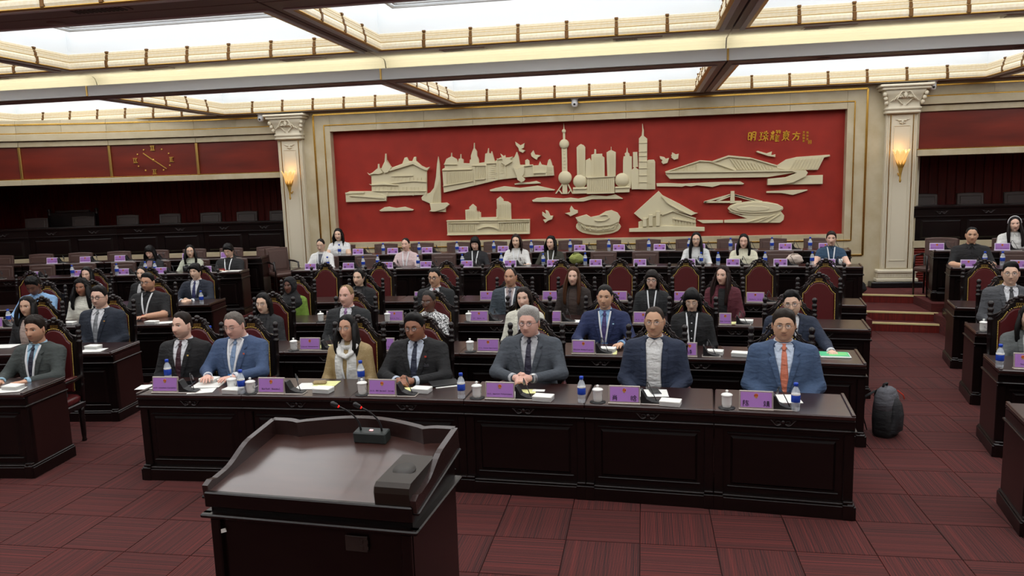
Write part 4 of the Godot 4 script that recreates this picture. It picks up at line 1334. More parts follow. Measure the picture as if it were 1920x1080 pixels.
func make_armchair() -> Node3D:
	var t := thing("carved_armchair", "", "chair")
	var wd: Material = M["chair_wood"]
	var lean := Transform3D(Basis(Vector3.RIGHT, -0.07), Vector3(0, 0, -0.235))   # back leans away
	lean.origin.z = -0.2
	# seat
	var b := B.new(true)
	var rings := []
	for q in [[0.235, 0.23, 0.40], [0.25, 0.245, 0.42], [0.255, 0.25, 0.45], [0.24, 0.235, 0.475], [0.17, 0.17, 0.487]]:
		var r := PackedVector3Array()
		for j in 28:
			var a := -TAU * j / 28
			var c := cos(a); var s := sin(a)
			r.append(Vector3(signf(c) * pow(absf(c), 0.35) * q[0], q[2], signf(s) * pow(absf(s), 0.35) * q[1] + 0.0))
		rings.append(r)
	b.loft(rings)
	part(t, "seat", b, M["leather"])
	b = B.new()
	b.box(Vector3(0, 0.375, 0), Vector3(0.52, 0.06, 0.5), 0.01)
	part(t, "seat_rail", b, wd)
	# back
	b = B.new()
	b.prism(arch(0.172, 0.5, 0.985, 1.075, 1.122, 9), -0.02, 0.03, lean, 0.014)
	part(t, "back_panel", b, M["leather"])
	var edge := arch(0.18, 0.52, 0.988, 1.082, 1.132, 9)
	b = B.new(true)
	var n := edge.size()
	for i in range(1, n):
		var p := edge[i]; var q := edge[(i + 1) % n]
		var m := maxi(1, int(p.distance_to(q) / 0.0135))
		for k in m:
			var c := p.lerp(q, float(k) / m)
			if i == n - 1 and c.y < 0.53: continue
			b.ball(Vector3(c.x, c.y, 0.026), Vector3(0.0062, 0.0062, 0.006), 4, 6, lean)
	part(t, "stud_trim", b, M["gold_stud"], Vector3.ZERO, "stuff")
	# carved frame round the leather
	b = B.new()
	var outer := PackedVector2Array()
	for i in 25:
		var u := -1.0 + 2.0 * i / 24
		var x := -0.232 * u
		var k := absf(u)
		var y := 1.045 + 0.155 * (0.5 + 0.5 * cos(minf(1.0, k * 1.08) * PI)) + 0.012 * sin(k * 9.0)
		outer.append(Vector2(x, y))
	var fr := PackedVector2Array([Vector2(0.232, 0.5)])
	for v in outer: fr.append(v)
	fr.append(Vector2(-0.232, 0.5))
	b.prism(fr, -0.03, 0.012, lean, 0.006)
	part(t, "back_frame", b, wd)
	# scrolls along the top edge
	b = B.new(true)
	for s in [-1.0, 1.0]:
		for q in [[[0.21, 1.05], [0.17, 1.075], [0.13, 1.12], [0.1, 1.165], [0.06, 1.195]], [[0.2, 1.025], [0.175, 1.05], [0.15, 1.085], [0.118, 1.115]]]:
			var pts := []
			for p in q: pts.append(lean * Vector3(s * p[0], p[1], 0.018))
			b.tube(pts, [0.008], 6)
		b.torus(Vector3(s * 0.082, 1.178, 0.02), Vector2(0.02, 0.02), 0.007, 12, 6, lean)
		b.torus(Vector3(s * 0.14, 1.105, 0.02), Vector2(0.014, 0.014), 0.006, 10, 6, lean)
		b.ball(Vector3(s * 0.04, 1.212, 0.01), Vector3(0.03, 0.016, 0.02), 6, 8, lean)
		b.ball(Vector3(s * 0.075, 1.2, 0.01), Vector3(0.022, 0.014, 0.018), 6, 8, lean)
		b.ball(Vector3(s * 0.108, 1.168, 0.012), Vector3(0.018, 0.013, 0.016), 6, 8, lean)
	b.ball(Vector3(0, 1.228, 0.01), Vector3(0.03, 0.022, 0.022), 6, 10, lean)
	b.ball(Vector3(0, 1.195, 0.022), Vector3(0.02, 0.02, 0.014), 6, 8, lean)
	part(t, "crest_carving", b, M["carved_wood"])
	b = B.new()
	for q in [[0, 1.166, 0.075, 0.004], [0, 1.142, 0.075, 0.004]]:
		b.box(Vector3(q[0], q[1], 0.016), Vector3(q[2], q[3], 0.006), 0.0, lean)
	for x in [-0.036, 0.036]: b.box(Vector3(x, 1.154, 0.016), Vector3(0.004, 0.026, 0.006), 0.0, lean)
	for x in [-0.02, 0.0, 0.02]: b.box(Vector3(x, 1.154, 0.016), Vector3(0.008, 0.012, 0.005), 0.0, lean)
	part(t, "gilt_emblem", b, M["gold_stud"])
	# turned posts
	for s in [-1.0, 1.0]:
		b = B.new(true)
		var pr := [Vector2(0, 0.36), Vector2(0.02, 0.36), Vector2(0.022, 0.55), Vector2(0.026, 0.56), Vector2(0.02, 0.575), Vector2(0.02, 0.62), Vector2(0.027, 0.63), Vector2(0.02, 0.645), Vector2(0.027, 0.66), Vector2(0.02, 0.675), Vector2(0.021, 0.82), Vector2(0.028, 0.83), Vector2(0.021, 0.84), Vector2(0.028, 0.85), Vector2(0.021, 0.865), Vector2(0.024, 0.89), Vector2(0.024, 0.985), Vector2(0.03, 0.995), Vector2(0.03, 1.01), Vector2(0.02, 1.02), Vector2(0.022, 1.035), Vector2(0.028, 1.045), Vector2(0.028, 1.055), Vector2(0.018, 1.065), Vector2(0.025, 1.085), Vector2(0.027, 1.1), Vector2(0.02, 1.115), Vector2(0.014, 1.12), Vector2(0.022, 1.135), Vector2(0.026, 1.152), Vector2(0.022, 1.17), Vector2(0.01, 1.18), Vector2(0, 1.182)]
		b.lathe(pr, 12, Vector3(s * 0.238, 0, -0.004), lean)
		part(t, "post", b, wd)
		# arm: curved rail, padded top
		b = B.new(true)
		b.tube([Vector3(s * 0.25, 0.66, -0.22), Vector3(s * 0.275, 0.655, -0.08), Vector3(s * 0.285, 0.66, 0.08), Vector3(s * 0.28, 0.655, 0.2), Vector3(s * 0.27, 0.62, 0.235)], [0.018, 0.02, 0.02, 0.022, 0.016], 8)
		b.tube([Vector3(s * 0.28, 0.65, 0.19), Vector3(s * 0.27, 0.56, 0.15), Vector3(s * 0.265, 0.47, 0.17), Vector3(s * 0.25, 0.39, 0.19)], [0.016, 0.018, 0.016, 0.02], 8)
		part(t, "arm", b, wd)
		b = B.new(true)
		b.tube([Vector3(s * 0.268, 0.678, -0.12), Vector3(s * 0.278, 0.684, -0.02), Vector3(s * 0.283, 0.682, 0.12)], [0.02, 0.026, 0.018], 8, 0.55)
		part(t, "arm_pad", b, M["leather"])
		for f in [-1.0, 1.0]:
			b = B.new(true)
			var c := Vector3(s * 0.225, 0, f * 0.21)
			b.lathe([Vector2(0, 0), Vector2(0.02, 0.0), Vector2(0.024, 0.015), Vector2(0.018, 0.03), Vector2(0.022, 0.06), Vector2(0.026, 0.2), Vector2(0.03, 0.215), Vector2(0.024, 0.23), Vector2(0.031, 0.25), Vector2(0.024, 0.265), Vector2(0.028, 0.3), Vector2(0.03, 0.36), Vector2(0, 0.36)], 10, c)
			part(t, "leg", b, wd)
	return t

func make_side_chair(called: String, leather: Material) -> Node3D:   # plain upholstered chair of the raised rows
	var t := thing(called, "", "chair")
	var b := B.new()
	b.box(Vector3(0, 0.43, 0.0), Vector3(0.46, 0.08, 0.44), 0.025)
	part(t, "seat", b, leather)
	b = B.new()
	var lean := Transform3D(Basis(Vector3.RIGHT, -0.12), Vector3(0, 0.45, -0.19))
	var poly := PackedVector2Array()
	for i in 9:
		poly.append(Vector2(0.225 - 0.45 * i / 8.0, 0.465 + 0.012 * sin(PI * i / 8.0)))
	poly.append(Vector2(-0.225, 0.0)); poly.append(Vector2(0.225, 0.0))
	b.prism(poly, -0.025, 0.025, lean, 0.012)
	part(t, "backrest", b, leather)
	b = B.new()
	b.prism(PackedVector2Array([Vector2(-0.18, 0.05), Vector2(0.18, 0.05), Vector2(0.18, 0.42), Vector2(-0.18, 0.42)]), 0.02, 0.034, lean, 0.012)
	part(t, "back_cushion", b, leather)
	for s in [-1.0, 1.0]:
		b = B.new(true)
		b.tube([Vector3(s * 0.235, 0.66, -0.2), Vector3(s * 0.245, 0.655, 0.0), Vector3(s * 0.24, 0.64, 0.16), Vector3(s * 0.235, 0.5, 0.18), Vector3(s * 0.22, 0.0, 0.19)], [0.016, 0.018, 0.018, 0.016, 0.014], 8)
		part(t, "arm", b, M["chair_wood"])
		b = B.new(true)
		b.tube([Vector3(s * 0.235, 0.66, -0.2), Vector3(s * 0.22, 0.4, -0.2), Vector3(s * 0.22, 0.0, -0.24)], [0.016, 0.018, 0.014], 8)
		part(t, "leg", b, M["chair_wood"])
	return t

# ---------------------------------------------------------------- lectern
func build_lectern():
	var t := thing("lectern", "dark wooden lectern with sloping raised-rim top, standing before the front desks", "lectern", Vector3(-1.515, 0, -3.42), -0.07)
	var wd: Material = M["dark_wood"]
	var W := 1.05; var z0 := 0.33; var z1 := -0.30
	var y0 := 1.03; var y1 := 1.105      # near (reader) edge low, far edge high
	var ang := atan2(y1 - y0, z0 - z1)
	var top := Transform3D(Basis(Vector3.RIGHT, ang), Vector3(0, (y0 + y1) / 2, (z0 + z1) / 2))
	var D := Vector2(z0 - z1, y1 - y0).length()
	var b := B.new()
	b.box(Vector3(0, -0.015, 0), Vector3(W, 0.03, D), 0.006, top)
	part(t, "sloping_top", b, M["lectern_top"])
	# side rims with a scooped profile; far rim with an arched middle
	for s in [-1.0, 1.0]:
		b = B.new()
		var poly := PackedVector2Array([Vector2(-D / 2, -0.03), Vector2(D / 2, -0.03)])
		for i in 17:
			var u := i / 16.0
			poly.append(Vector2(D / 2 - D * u, 0.03 + 0.055 * smoothstep(0.25, 0.62, u) + (0.012 * sin(u * 30.0) if u < 0.1 else 0.0)))
		b.prism(poly, -0.018, 0.018, top * Transform3D(Basis(Vector3(0, 0, 1), Vector3(0, 1, 0), Vector3(-1, 0, 0)), Vector3(s * W / 2, 0, 0)), 0.006)
		part(t, "side_rim", b, M["rim_wood"])
	b = B.new()
	var front := []; var back := []
	for i in 33:
		var u := -1.0 + 2.0 * i / 32
		var k := absf(u)
		var rise := 0.085
		var bow := 0.0 if k > 0.62 else 0.075 * cos(k / 0.62 * PI / 2)
		if k > 0.62: bow = -0.02 * smoothstep(0.62, 0.66, k) * (1.0 - smoothstep(0.66, 0.8, k))
		front.append([u * W / 2, bow, rise])
	for i in 32:
		var a: Array = front[i]; var c: Array = front[i + 1]
		for q in [[0, -0.02, 0.02]]:
			var p := []
			for e in [a, c]:
				p.append(top * Vector3(e[0], -0.03, -D / 2 - e[1] + 0.018)); p.append(top * Vector3(e[0], e[2], -D / 2 - e[1] + 0.018))
				p.append(top * Vector3(e[0], e[2], -D / 2 - e[1] - 0.018)); p.append(top * Vector3(e[0], -0.03, -D / 2 - e[1] - 0.018))
			b.quad(p[0], p[4], p[5], p[1]); b.quad(p[1], p[5], p[6], p[2]); b.quad(p[2], p[6], p[7], p[3]); b.quad(p[3], p[7], p[4], p[0])
	part(t, "back_rim", b, M["rim_wood"])
	b = B.new()
	for i in 32:
		var a: Array = front[i]; var c: Array = front[i + 1]
		b.quad(top * Vector3(a[0], -0.001, -D / 2 + 0.02), top * Vector3(c[0], -0.001, -D / 2 + 0.02), top * Vector3(c[0], -0.001, -D / 2 - maxf(c[1], -0.015)), top * Vector3(a[0], -0.001, -D / 2 - maxf(a[1], -0.015)))
	part(t, "top_extension", b, M["lectern_top"])
	# carcass
	b = B.new()
	b.prism(PackedVector2Array([Vector2(-z0 + 0.02, 0.0), Vector2(-z1 - 0.0, 0.0), Vector2(-z1, y1 - 0.03), Vector2(-z0 + 0.02, y0 - 0.03)]), -W / 2 + 0.012, W / 2 - 0.012, Transform3D(Basis(Vector3(0, 0, -1), Vector3(0, 1, 0), Vector3(1, 0, 0)), Vector3.ZERO))
	part(t, "body", b, wd)
	b = B.new()
	b.box(Vector3(0, 0.995, z0 + 0.0), Vector3(W + 0.0, 0.075, 0.03), 0.006)
	part(t, "reader_edge", b, wd)
	b = B.new()
	b.box(Vector3(0, 0.915, z0 - 0.0), Vector3(W + 0.05, 0.02, 0.05), 0.006)
	for s in [-1.0, 1.0]:
		b.box(Vector3(s * (W / 2 + 0.0), 0.915, (z0 + z1) / 2), Vector3(0.05, 0.02, z0 - z1 + 0.02), 0.006)
		b.box(Vector3(s * (W / 2 + 0.008), -0.035, 0), Vector3(0.04, 0.016, D), 0.005, top)
	part(t, "moulding", b, wd)
	b = B.new()
	for s in [-1.0, 1.0]: b.box(Vector3(s * (W / 2 - 0.04), 0.45, z0 - 0.01), Vector3(0.05, 0.9, 0.03), 0.006)
	b.box(Vector3(0, 0.05, z0 - 0.01), Vector3(W - 0.05, 0.1, 0.05), 0.006)
	part(t, "corner_board", b, wd)
	b = B.new()
	b.box(Vector3(0.24, 0.83, z0 - 0.008), Vector3(0.11, 0.075, 0.008), 0.002)
	for i in 4: b.box(Vector3(0.265 + 0.026 * (i % 2), 0.815 + 0.03 * (i / 2), z0 - 0.003), Vector3(0.016, 0.016, 0.004))
	part(t, "socket_plate", b, mat("socket_brown", c8(44, 34, 30), 0.5))
	b = B.new()
	b.box(Vector3(-0.46, 0.84, z0 - 0.004), Vector3(0.03, 0.018, 0.004), 0.0, Transform3D(Basis(Vector3(0, 0, 1), 0.3), Vector3(0.24, 0.17, 0)))
	part(t, "paper_tag", b, M["paper"])
	# microphone base with two goosenecks
	var m := thing("lectern_microphone", "black twin gooseneck microphone with red rings on the lectern", "microphone", t.position, -0.07)
	var mb := top * Transform3D(Basis.IDENTITY, Vector3(0.07, 0.03, -D / 2 + 0.03))
	b = B.new()
	b.box(Vector3(0, 0.0, 0.0), Vector3(0.185, 0.06, 0.075), 0.006, mb)
	part(m, "base", b, mat("mic_green_black", c8(34, 40, 38), 0.45))
	b = B.new()
	b.box(Vector3(0.0, 0.031, 0.0), Vector3(0.022, 0.006, 0.014), 0.003, mb)
	part(m, "lit_button", b, M["button_glow"])
	for s in [[-0.06, -0.11], [0.06, -0.10]]:
		var p0 := mb * Vector3(s[0], 0.03, 0.0)
		var pts := []
		for i in 7:
			var a := i / 6.0
			pts.append(p0 + Vector3(s[1] * a * a * 0.75, 0.155 * a - 0.01 * a * a, 0.07 * a * a))
		b = B.new(true)
		b.tube(pts, [0.006, 0.0055, 0.005, 0.0045, 0.0045, 0.0045, 0.0045], 8)
		part(m, "gooseneck", b, M["black_plastic"])
		var e: Vector3 = pts[6]
		var d: Vector3 = (pts[6] - pts[5]).normalized()
		b = B.new(true)
		b.tube([e, e + d * 0.008], [0.007, 0.007], 10)
		part(m, "red_ring", b, M["red_led"])
		b = B.new(true)
		b.tube([e + d * 0.008, e + d * 0.014, e + d * 0.042, e + d * 0.05], [0.008, 0.012, 0.013, 0.006], 10)
		part(m, "capsule", b, M["black_plastic"])
	# dark reading device at the right of the top
	var dv := thing("desk_dock", "dark brown rounded dock with a round pad on the lectern", "dock", t.position, -0.07)
	var db := top * Transform3D(Basis.IDENTITY, Vector3(0.43, 0.0, 0.12))
	b = B.new()
	var pf := PackedVector2Array([Vector2(-0.2, 0.0), Vector2(0.13, 0.0), Vector2(0.13, 0.055), Vector2(0.10, 0.075), Vector2(-0.2, 0.06)])
	var pf2 := PackedVector2Array([Vector2(-0.15, 0.0), Vector2(0.2, 0.0), Vector2(0.2, 0.06), Vector2(0.19, 0.085), Vector2(0.165, 0.098), Vector2(-0.15, 0.07)])
	b.prism(pf2, -0.085, 0.085, db * Transform3D(Basis(Vector3(0, 0, 1), Vector3(0, 1, 0), Vector3(-1, 0, 0)), Vector3.ZERO), 0.004)
	part(dv, "body", b, mat("dock_brown", c8(42, 34, 28), 0.35, 0.3))
	b = B.new(true)
	var pd := db * Transform3D(Basis(Vector3.RIGHT, 0.09), Vector3(0, 0.086, 0.03))
	b.lathe([Vector2(0, 0), Vector2(0.054, 0), Vector2(0.054, 0.006), Vector2(0, 0.007)], 24, Vector3.ZERO, pd)
	part(dv, "round_pad", b, mat("dock_pad", c8(48, 44, 40), 0.5))

# ---------------------------------------------------------------- small things
var fonts := {}
func words(s: String, h: float, wmax: float) -> TextMesh:
	if not fonts.has("mono"):
		var f := SystemFont.new()
		f.font_names = PackedStringArray(["Droid Sans Mono"])
		fonts["mono"] = f
	var t := TextMesh.new()
	t.font = fonts.mono
	t.text = s
	t.font_size = 24
	t.depth = 0.0008
	t.pixel_size = minf(h / 18.0, wmax / (s.length() * 14.4))
	t.curve_step = 2.0
	return t

var plate_meshes := {}
func name_sign(at: Vector3, turn: float, text, label: String, group := "", w := 0.235, h := 0.13, frame := "sign_frame"):
	var t := thing("name_sign", label, "name sign", at, turn, group)
	var lean := Transform3D(Basis(Vector3.RIGHT, -0.16), Vector3(0, 0.008, 0))
	var key := "%s%s" % [w, h]
	if not plate_meshes.has(key):
		var b := B.new()
		b.box(Vector3(0, h / 2, -0.006), Vector3(w, h, 0.012), 0.003, lean)
		b.box(Vector3(0, 0.005, -0.01), Vector3(w + 0.004, 0.01, 0.05), 0.002)
		var c := B.new()
		c.box(Vector3(0, h / 2, 0.001), Vector3(w - 0.022, h - 0.022, 0.002), 0.0, lean)
		var e := B.new(true)
		e.lathe([Vector2(0, 0.0), Vector2(0.0125, 0.0), Vector2(0.0125, 0.0015), Vector2(0, 0.0015)], 18, Vector3.ZERO, lean * Transform3D(Basis(Vector3.RIGHT, PI / 2), Vector3(0, h * 0.74, 0.002)), 1.0, 1.0)
		var r := B.new(true)
		r.torus(Vector3(0, h * 0.74, 0.0035), Vector2(0.0125, 0.013), 0.0016, 18, 5, lean)
		r.box(Vector3(0, h * 0.74 - 0.006, 0.004), Vector3(0.014, 0.003, 0.001), 0.0, lean)
		r.box(Vector3(0, h * 0.74 + 0.004, 0.004), Vector3(0.004, 0.004, 0.001), 0.0, lean)
		r.box(Vector3(0, h * 0.74 - 0.017, 0.0025), Vector3(0.016, 0.004, 0.001), 0.0, lean)
		plate_meshes[key] = [b.mesh(), c.mesh(), e.mesh(), r.mesh()]
	var pm: Array = plate_meshes[key]
	part(t, "frame", pm[0], M[frame])
	var face := part(t, "face", pm[1], M["sign_purple"])
	part(face, "emblem", pm[2], M["emblem_red"])
	part(face, "emblem_rim", pm[3], M["gold_paint"])
	if text is Array:       # written characters
		var k := "g" + str(text) + key
		if not plate_meshes.has(k):
			var b := B.new()
			var s: float = h * 0.34
			for i in text.size():
				var cx := 0.0 if text.size() == 1 else lerpf(-w * 0.3, w * 0.3, i / (text.size() - 1.0))
				glyph(b, text[i], Vector2(cx - s / 2, h * 0.13), Vector2(s, s), s * 0.11, 0.002, 0.0032, false, lean)
			plate_meshes[k] = b.mesh()
		part(face, "lettering", plate_meshes[k], M["print_dark"])
	elif text != "":
		var o := part(face, "lettering", words(text, 0.016, w * 0.84), M["print_dark"])
		o.transform = lean * Transform3D(Basis.IDENTITY, Vector3(0, h * 0.28, 0.003))

func make_mic(flip := 1.0) -> Node3D:
	var t := thing("desk_microphone", "", "microphone")
	var b := B.new()
	var poly := PackedVector2Array([Vector2(0.0, 0.0), Vector2(0.15, 0.0), Vector2(0.15, 0.012), Vector2(0.085, 0.022), Vector2(0.045, 0.04), Vector2(0.012, 0.1), Vector2(0.0, 0.105)])
	b.prism(poly, -0.09, -0.012, Transform3D.IDENTITY, 0.003)
	part(t, "base", b, M["black_plastic"])
	b = B.new()
	b.box(Vector3(0.075, 0.003, -0.045), Vector3(0.17, 0.006, 0.1), 0.002)
	part(t, "base_trim", b, M["sign_frame"])
	var pts := []
	for i in 12:
		var a := i / 11.0
		pts.append(Vector3(0.115 - 0.075 * a - 0.02 * sin(a * PI), 0.015 + 0.125 * sin(a * 2.2), -0.055 - 0.1 * a))
	b = B.new(true)
	b.tube(pts, [0.0035], 6)
	part(t, "gooseneck", b, M["black_plastic"])
	var e: Vector3 = pts[11]; var d: Vector3 = (pts[11] - pts[10]).normalized()
	b = B.new(true)
	b.tube([e, e + d * 0.01, e + d * 0.05, e + d * 0.058], [0.005, 0.008, 0.008, 0.004], 8)
	part(t, "capsule", b, M["grey_metal"])
	return t

func make_cup() -> Node3D:
	var t := thing("lidded_cup", "", "cup")
	var b := B.new(true)
	b.lathe([Vector2(0, 0.0), Vector2(0.06, 0.0), Vector2(0.06, 0.004), Vector2(0, 0.004)], 24)
	part(t, "coaster", b, M["black_plastic"])
	b = B.new(true)
	b.lathe([Vector2(0, 0.004), Vector2(0.026, 0.004), Vector2(0.031, 0.01), Vector2(0.035, 0.03), Vector2(0.037, 0.09), Vector2(0.039, 0.094), Vector2(0.036, 0.094), Vector2(0.033, 0.02), Vector2(0, 0.014)], 24)
	part(t, "cup_body", b, M["porcelain"])
	b = B.new(true)
	b.lathe([Vector2(0, 0.094), Vector2(0.042, 0.094), Vector2(0.042, 0.099), Vector2(0.034, 0.106), Vector2(0.014, 0.112), Vector2(0.007, 0.114), Vector2(0.006, 0.119), Vector2(0.011, 0.124), Vector2(0.011, 0.13), Vector2(0.006, 0.134), Vector2(0, 0.135)], 24)
	part(t, "lid", b, M["porcelain"])
	b = B.new(true)
	b.tube([Vector3(0.034, 0.075, 0), Vector3(0.055, 0.078, 0), Vector3(0.062, 0.06, 0), Vector3(0.054, 0.038, 0), Vector3(0.035, 0.035, 0)], [0.0045], 8)
	part(t, "handle", b, M["porcelain"])
	b = B.new()
	for i in 3: b.box(Vector3(-0.01 + 0.008 * i, 0.05 - 0.005 * i, 0.0368), Vector3(0.005, 0.004, 0.0012))
	b.box(Vector3(-0.012, 0.06, 0.0362), Vector3(0.003, 0.016, 0.0012))
	part(t, "print", b, M["grey_metal"])
	return t

func make_bottle() -> Node3D:
	var t := thing("water_bottle", "", "bottle")
	var b := B.new(true)
	b.lathe([Vector2(0, 0.004), Vector2(0.026, 0.0), Vector2(0.031, 0.006), Vector2(0.031, 0.03), Vector2(0.029, 0.034), Vector2(0.031, 0.038), Vector2(0.031, 0.06), Vector2(0.0305, 0.12), Vector2(0.031, 0.128), Vector2(0.026, 0.15), Vector2(0.015, 0.172), Vector2(0.0125, 0.178), Vector2(0.0125, 0.19), Vector2(0, 0.19)], 20)
	part(t, "bottle_body", b, M["bottle_plastic"])
	b = B.new(true)
	b.lathe([Vector2(0.0312, 0.066), Vector2(0.0318, 0.067), Vector2(0.0318, 0.116), Vector2(0.0312, 0.117)], 20)
	part(t, "label_band", b, M["label_blue"])
	b = B.new(true)
	b.lathe([Vector2(0.0312, 0.117), Vector2(0.0317, 0.118), Vector2(0.0317, 0.128), Vector2(0.0312, 0.129)], 20)
	part(t, "label_edge", b, M["porcelain"])
	b = B.new(true)
	b.lathe([Vector2(0, 0.182), Vector2(0.016, 0.182), Vector2(0.016, 0.202), Vector2(0.014, 0.205), Vector2(0, 0.205)], 16)
	part(t, "cap", b, M["cap_blue"])
	return t

func flat_box(called: String, s: Vector3, mt: Material, label: String, cat: String, at: Vector3, turn := 0.0, group := ""):
	var b := B.new()
	b.box(Vector3(0, s.y / 2, 0), s, minf(0.004, s.y * 0.3))
	solo(called, b, mt, label, cat, at, turn, group)

func white_box(at: Vector3, turn: float, label: String, group: String):
	var t := thing("white_box", label, "box", at, turn, group)
	var b := B.new()
	b.box(Vector3(0, 0.014, 0), Vector3(0.15, 0.028, 0.10), 0.003)
	part(t, "tray", b, M["box_grey"])
	b = B.new()
	b.box(Vector3(0, 0.034, 0), Vector3(0.153, 0.012, 0.103), 0.003)
	part(t, "lid", b, M["paper"])

func backpack(at: Vector3):
	var t := thing("backpack", "grey and black backpack standing on the carpet at the end of the second desk row", "backpack", at, 0.9)
	var b := B.new(true)
	var rings := []
	for q in [[0.12, 0.08, 0.0], [0.14, 0.095, 0.03], [0.145, 0.1, 0.16], [0.14, 0.095, 0.26], [0.125, 0.085, 0.36], [0.09, 0.065, 0.43], [0.05, 0.04, 0.455]]:
		var r := PackedVector3Array()
		for j in 24:
			var a := -TAU * j / 24
			r.append(Vector3(signf(cos(a)) * pow(absf(cos(a)), 0.6) * q[0], q[2], signf(sin(a)) * pow(absf(sin(a)), 0.6) * q[1] - 0.02 * q[2]))
		rings.append(r)
	b.loft(rings.slice(3, 7))
	part(t, "upper_shell", b, cloth(c8(98, 98, 104)))
	b = B.new(true)
	b.loft(rings.slice(0, 4))
	part(t, "lower_shell", b, cloth(c8(26, 26, 28)))
	b = B.new(true)
	var pr := []
	for q in [[0.10, 0.02, 0.085], [0.11, 0.05, 0.12], [0.11, 0.2, 0.125], [0.09, 0.3, 0.11], [0.05, 0.36, 0.08]]:
		pr.append(PackedVector3Array([Vector3(-q[0], q[1], q[2] - 0.05), Vector3(-q[0] * 0.7, q[1], q[2]), Vector3(q[0] * 0.7, q[1], q[2]), Vector3(q[0], q[1], q[2] - 0.05)]))
	b.loft(pr)
	part(t, "front_pocket", b, cloth(c8(30, 30, 33)))
	b = B.new(true)
	b.tube([Vector3(-0.04, 0.44, -0.03), Vector3(-0.035, 0.485, -0.02), Vector3(0.035, 0.485, -0.02), Vector3(0.04, 0.44, -0.03)], [0.011], 8, 0.6)
	part(t, "carry_loop", b, cloth(c8(22, 22, 24)))
	for s in [-1.0, 1.0]:
		b = B.new(true)
		b.tube([Vector3(s * 0.08, 0.42, -0.08), Vector3(s * 0.13, 0.36, -0.15), Vector3(s * 0.15, 0.2, -0.16), Vector3(s * 0.13, 0.05, -0.12)], [0.022, 0.026, 0.022, 0.012], 8, 0.35)
		part(t, "shoulder_strap", b, cloth(c8(22, 22, 24)))
	b = B.new(true)
	b.tube([Vector3(0.1, 0.41, 0.05), Vector3(0.125, 0.37, 0.09), Vector3(0.135, 0.33, 0.1)], [0.006], 6)
	part(t, "zip_pull", b, cloth(c8(214, 60, 34)))

func soft_bag(at: Vector3, s: Vector3, c: Color, label: String, cat := "bag"):
	var t := thing("soft_bag", label, cat, at)
	var b := B.new(true)
	var n := FastNoiseLite.new(); n.seed = 5; n.frequency = 9.0
	var rings := []
	for i in 13:
		var a := -PI / 2 + PI * i / 12.0
		var r := PackedVector3Array()
		for j in 22:
			var u := -TAU * j / 22
			var d := Vector3(cos(a) * cos(u), sin(a), cos(a) * sin(u))
			var k := 1.0 + 0.18 * n.get_noise_3d(d.x, d.y, d.z) * 2.0 + 0.05 * sin(u * 5.0)
			r.append(Vector3(d.x * s.x * k, (d.y * 0.5 + 0.5) * s.y * (1.0 + 0.1 * sin(u * 2.0) * maxf(0.0, d.y)), d.z * s.z * k))
		rings.append(r)
	b.loft(rings, true, false)
	part(t, "bag_body", b, cloth(c))
	b = B.new(true)
	b.tube([Vector3(-s.x * 0.5, s.y * 0.8, 0), Vector3(-s.x * 0.3, s.y * 1.08, s.z * 0.2), Vector3(s.x * 0.35, s.y * 1.05, s.z * 0.3), Vector3(s.x * 0.6, s.y * 0.75, s.z * 0.2)], [s.x * 0.07], 8)
	part(t, "strap", b, cloth(c.darkened(0.15)))

# ---------------------------------------------------------------- surface nets
class Acc:
	var v := PackedVector3Array()
	var n := PackedVector3Array()
	var c := PackedColorArray()
	var idx := PackedInt32Array()
	func put(av: PackedVector3Array, an: PackedVector3Array, ai: PackedInt32Array, t: Transform3D, col, flip := false):
		var base := v.size()
		var nb := t.basis
		for i in av.size():
			v.append(t * av[i])
			n.append((nb * an[i]).normalized())
			c.append(col[i] if col is PackedColorArray else col)
		for i in range(0, ai.size(), 3):
			idx.append(base + ai[i])
			if flip:
				idx.append(base + ai[i + 2]); idx.append(base + ai[i + 1])
			else:
				idx.append(base + ai[i + 1]); idx.append(base + ai[i + 2])
	func arrays() -> Array:
		var a := []
		a.resize(Mesh.ARRAY_MAX)
		a[Mesh.ARRAY_VERTEX] = v; a[Mesh.ARRAY_NORMAL] = n; a[Mesh.ARRAY_COLOR] = c; a[Mesh.ARRAY_INDEX] = idx
		return a

static func normals_of(v: PackedVector3Array, idx: PackedInt32Array) -> PackedVector3Array:   # idx is clockwise-front
	var n := PackedVector3Array()
	n.resize(v.size())
	for i in range(0, idx.size(), 3):
		var f := (v[idx[i + 2]] - v[idx[i]]).cross(v[idx[i + 1]] - v[idx[i]])
		n[idx[i]] += f; n[idx[i + 1]] += f; n[idx[i + 2]] += f
	for i in n.size(): n[i] = n[i].normalized()
	return n

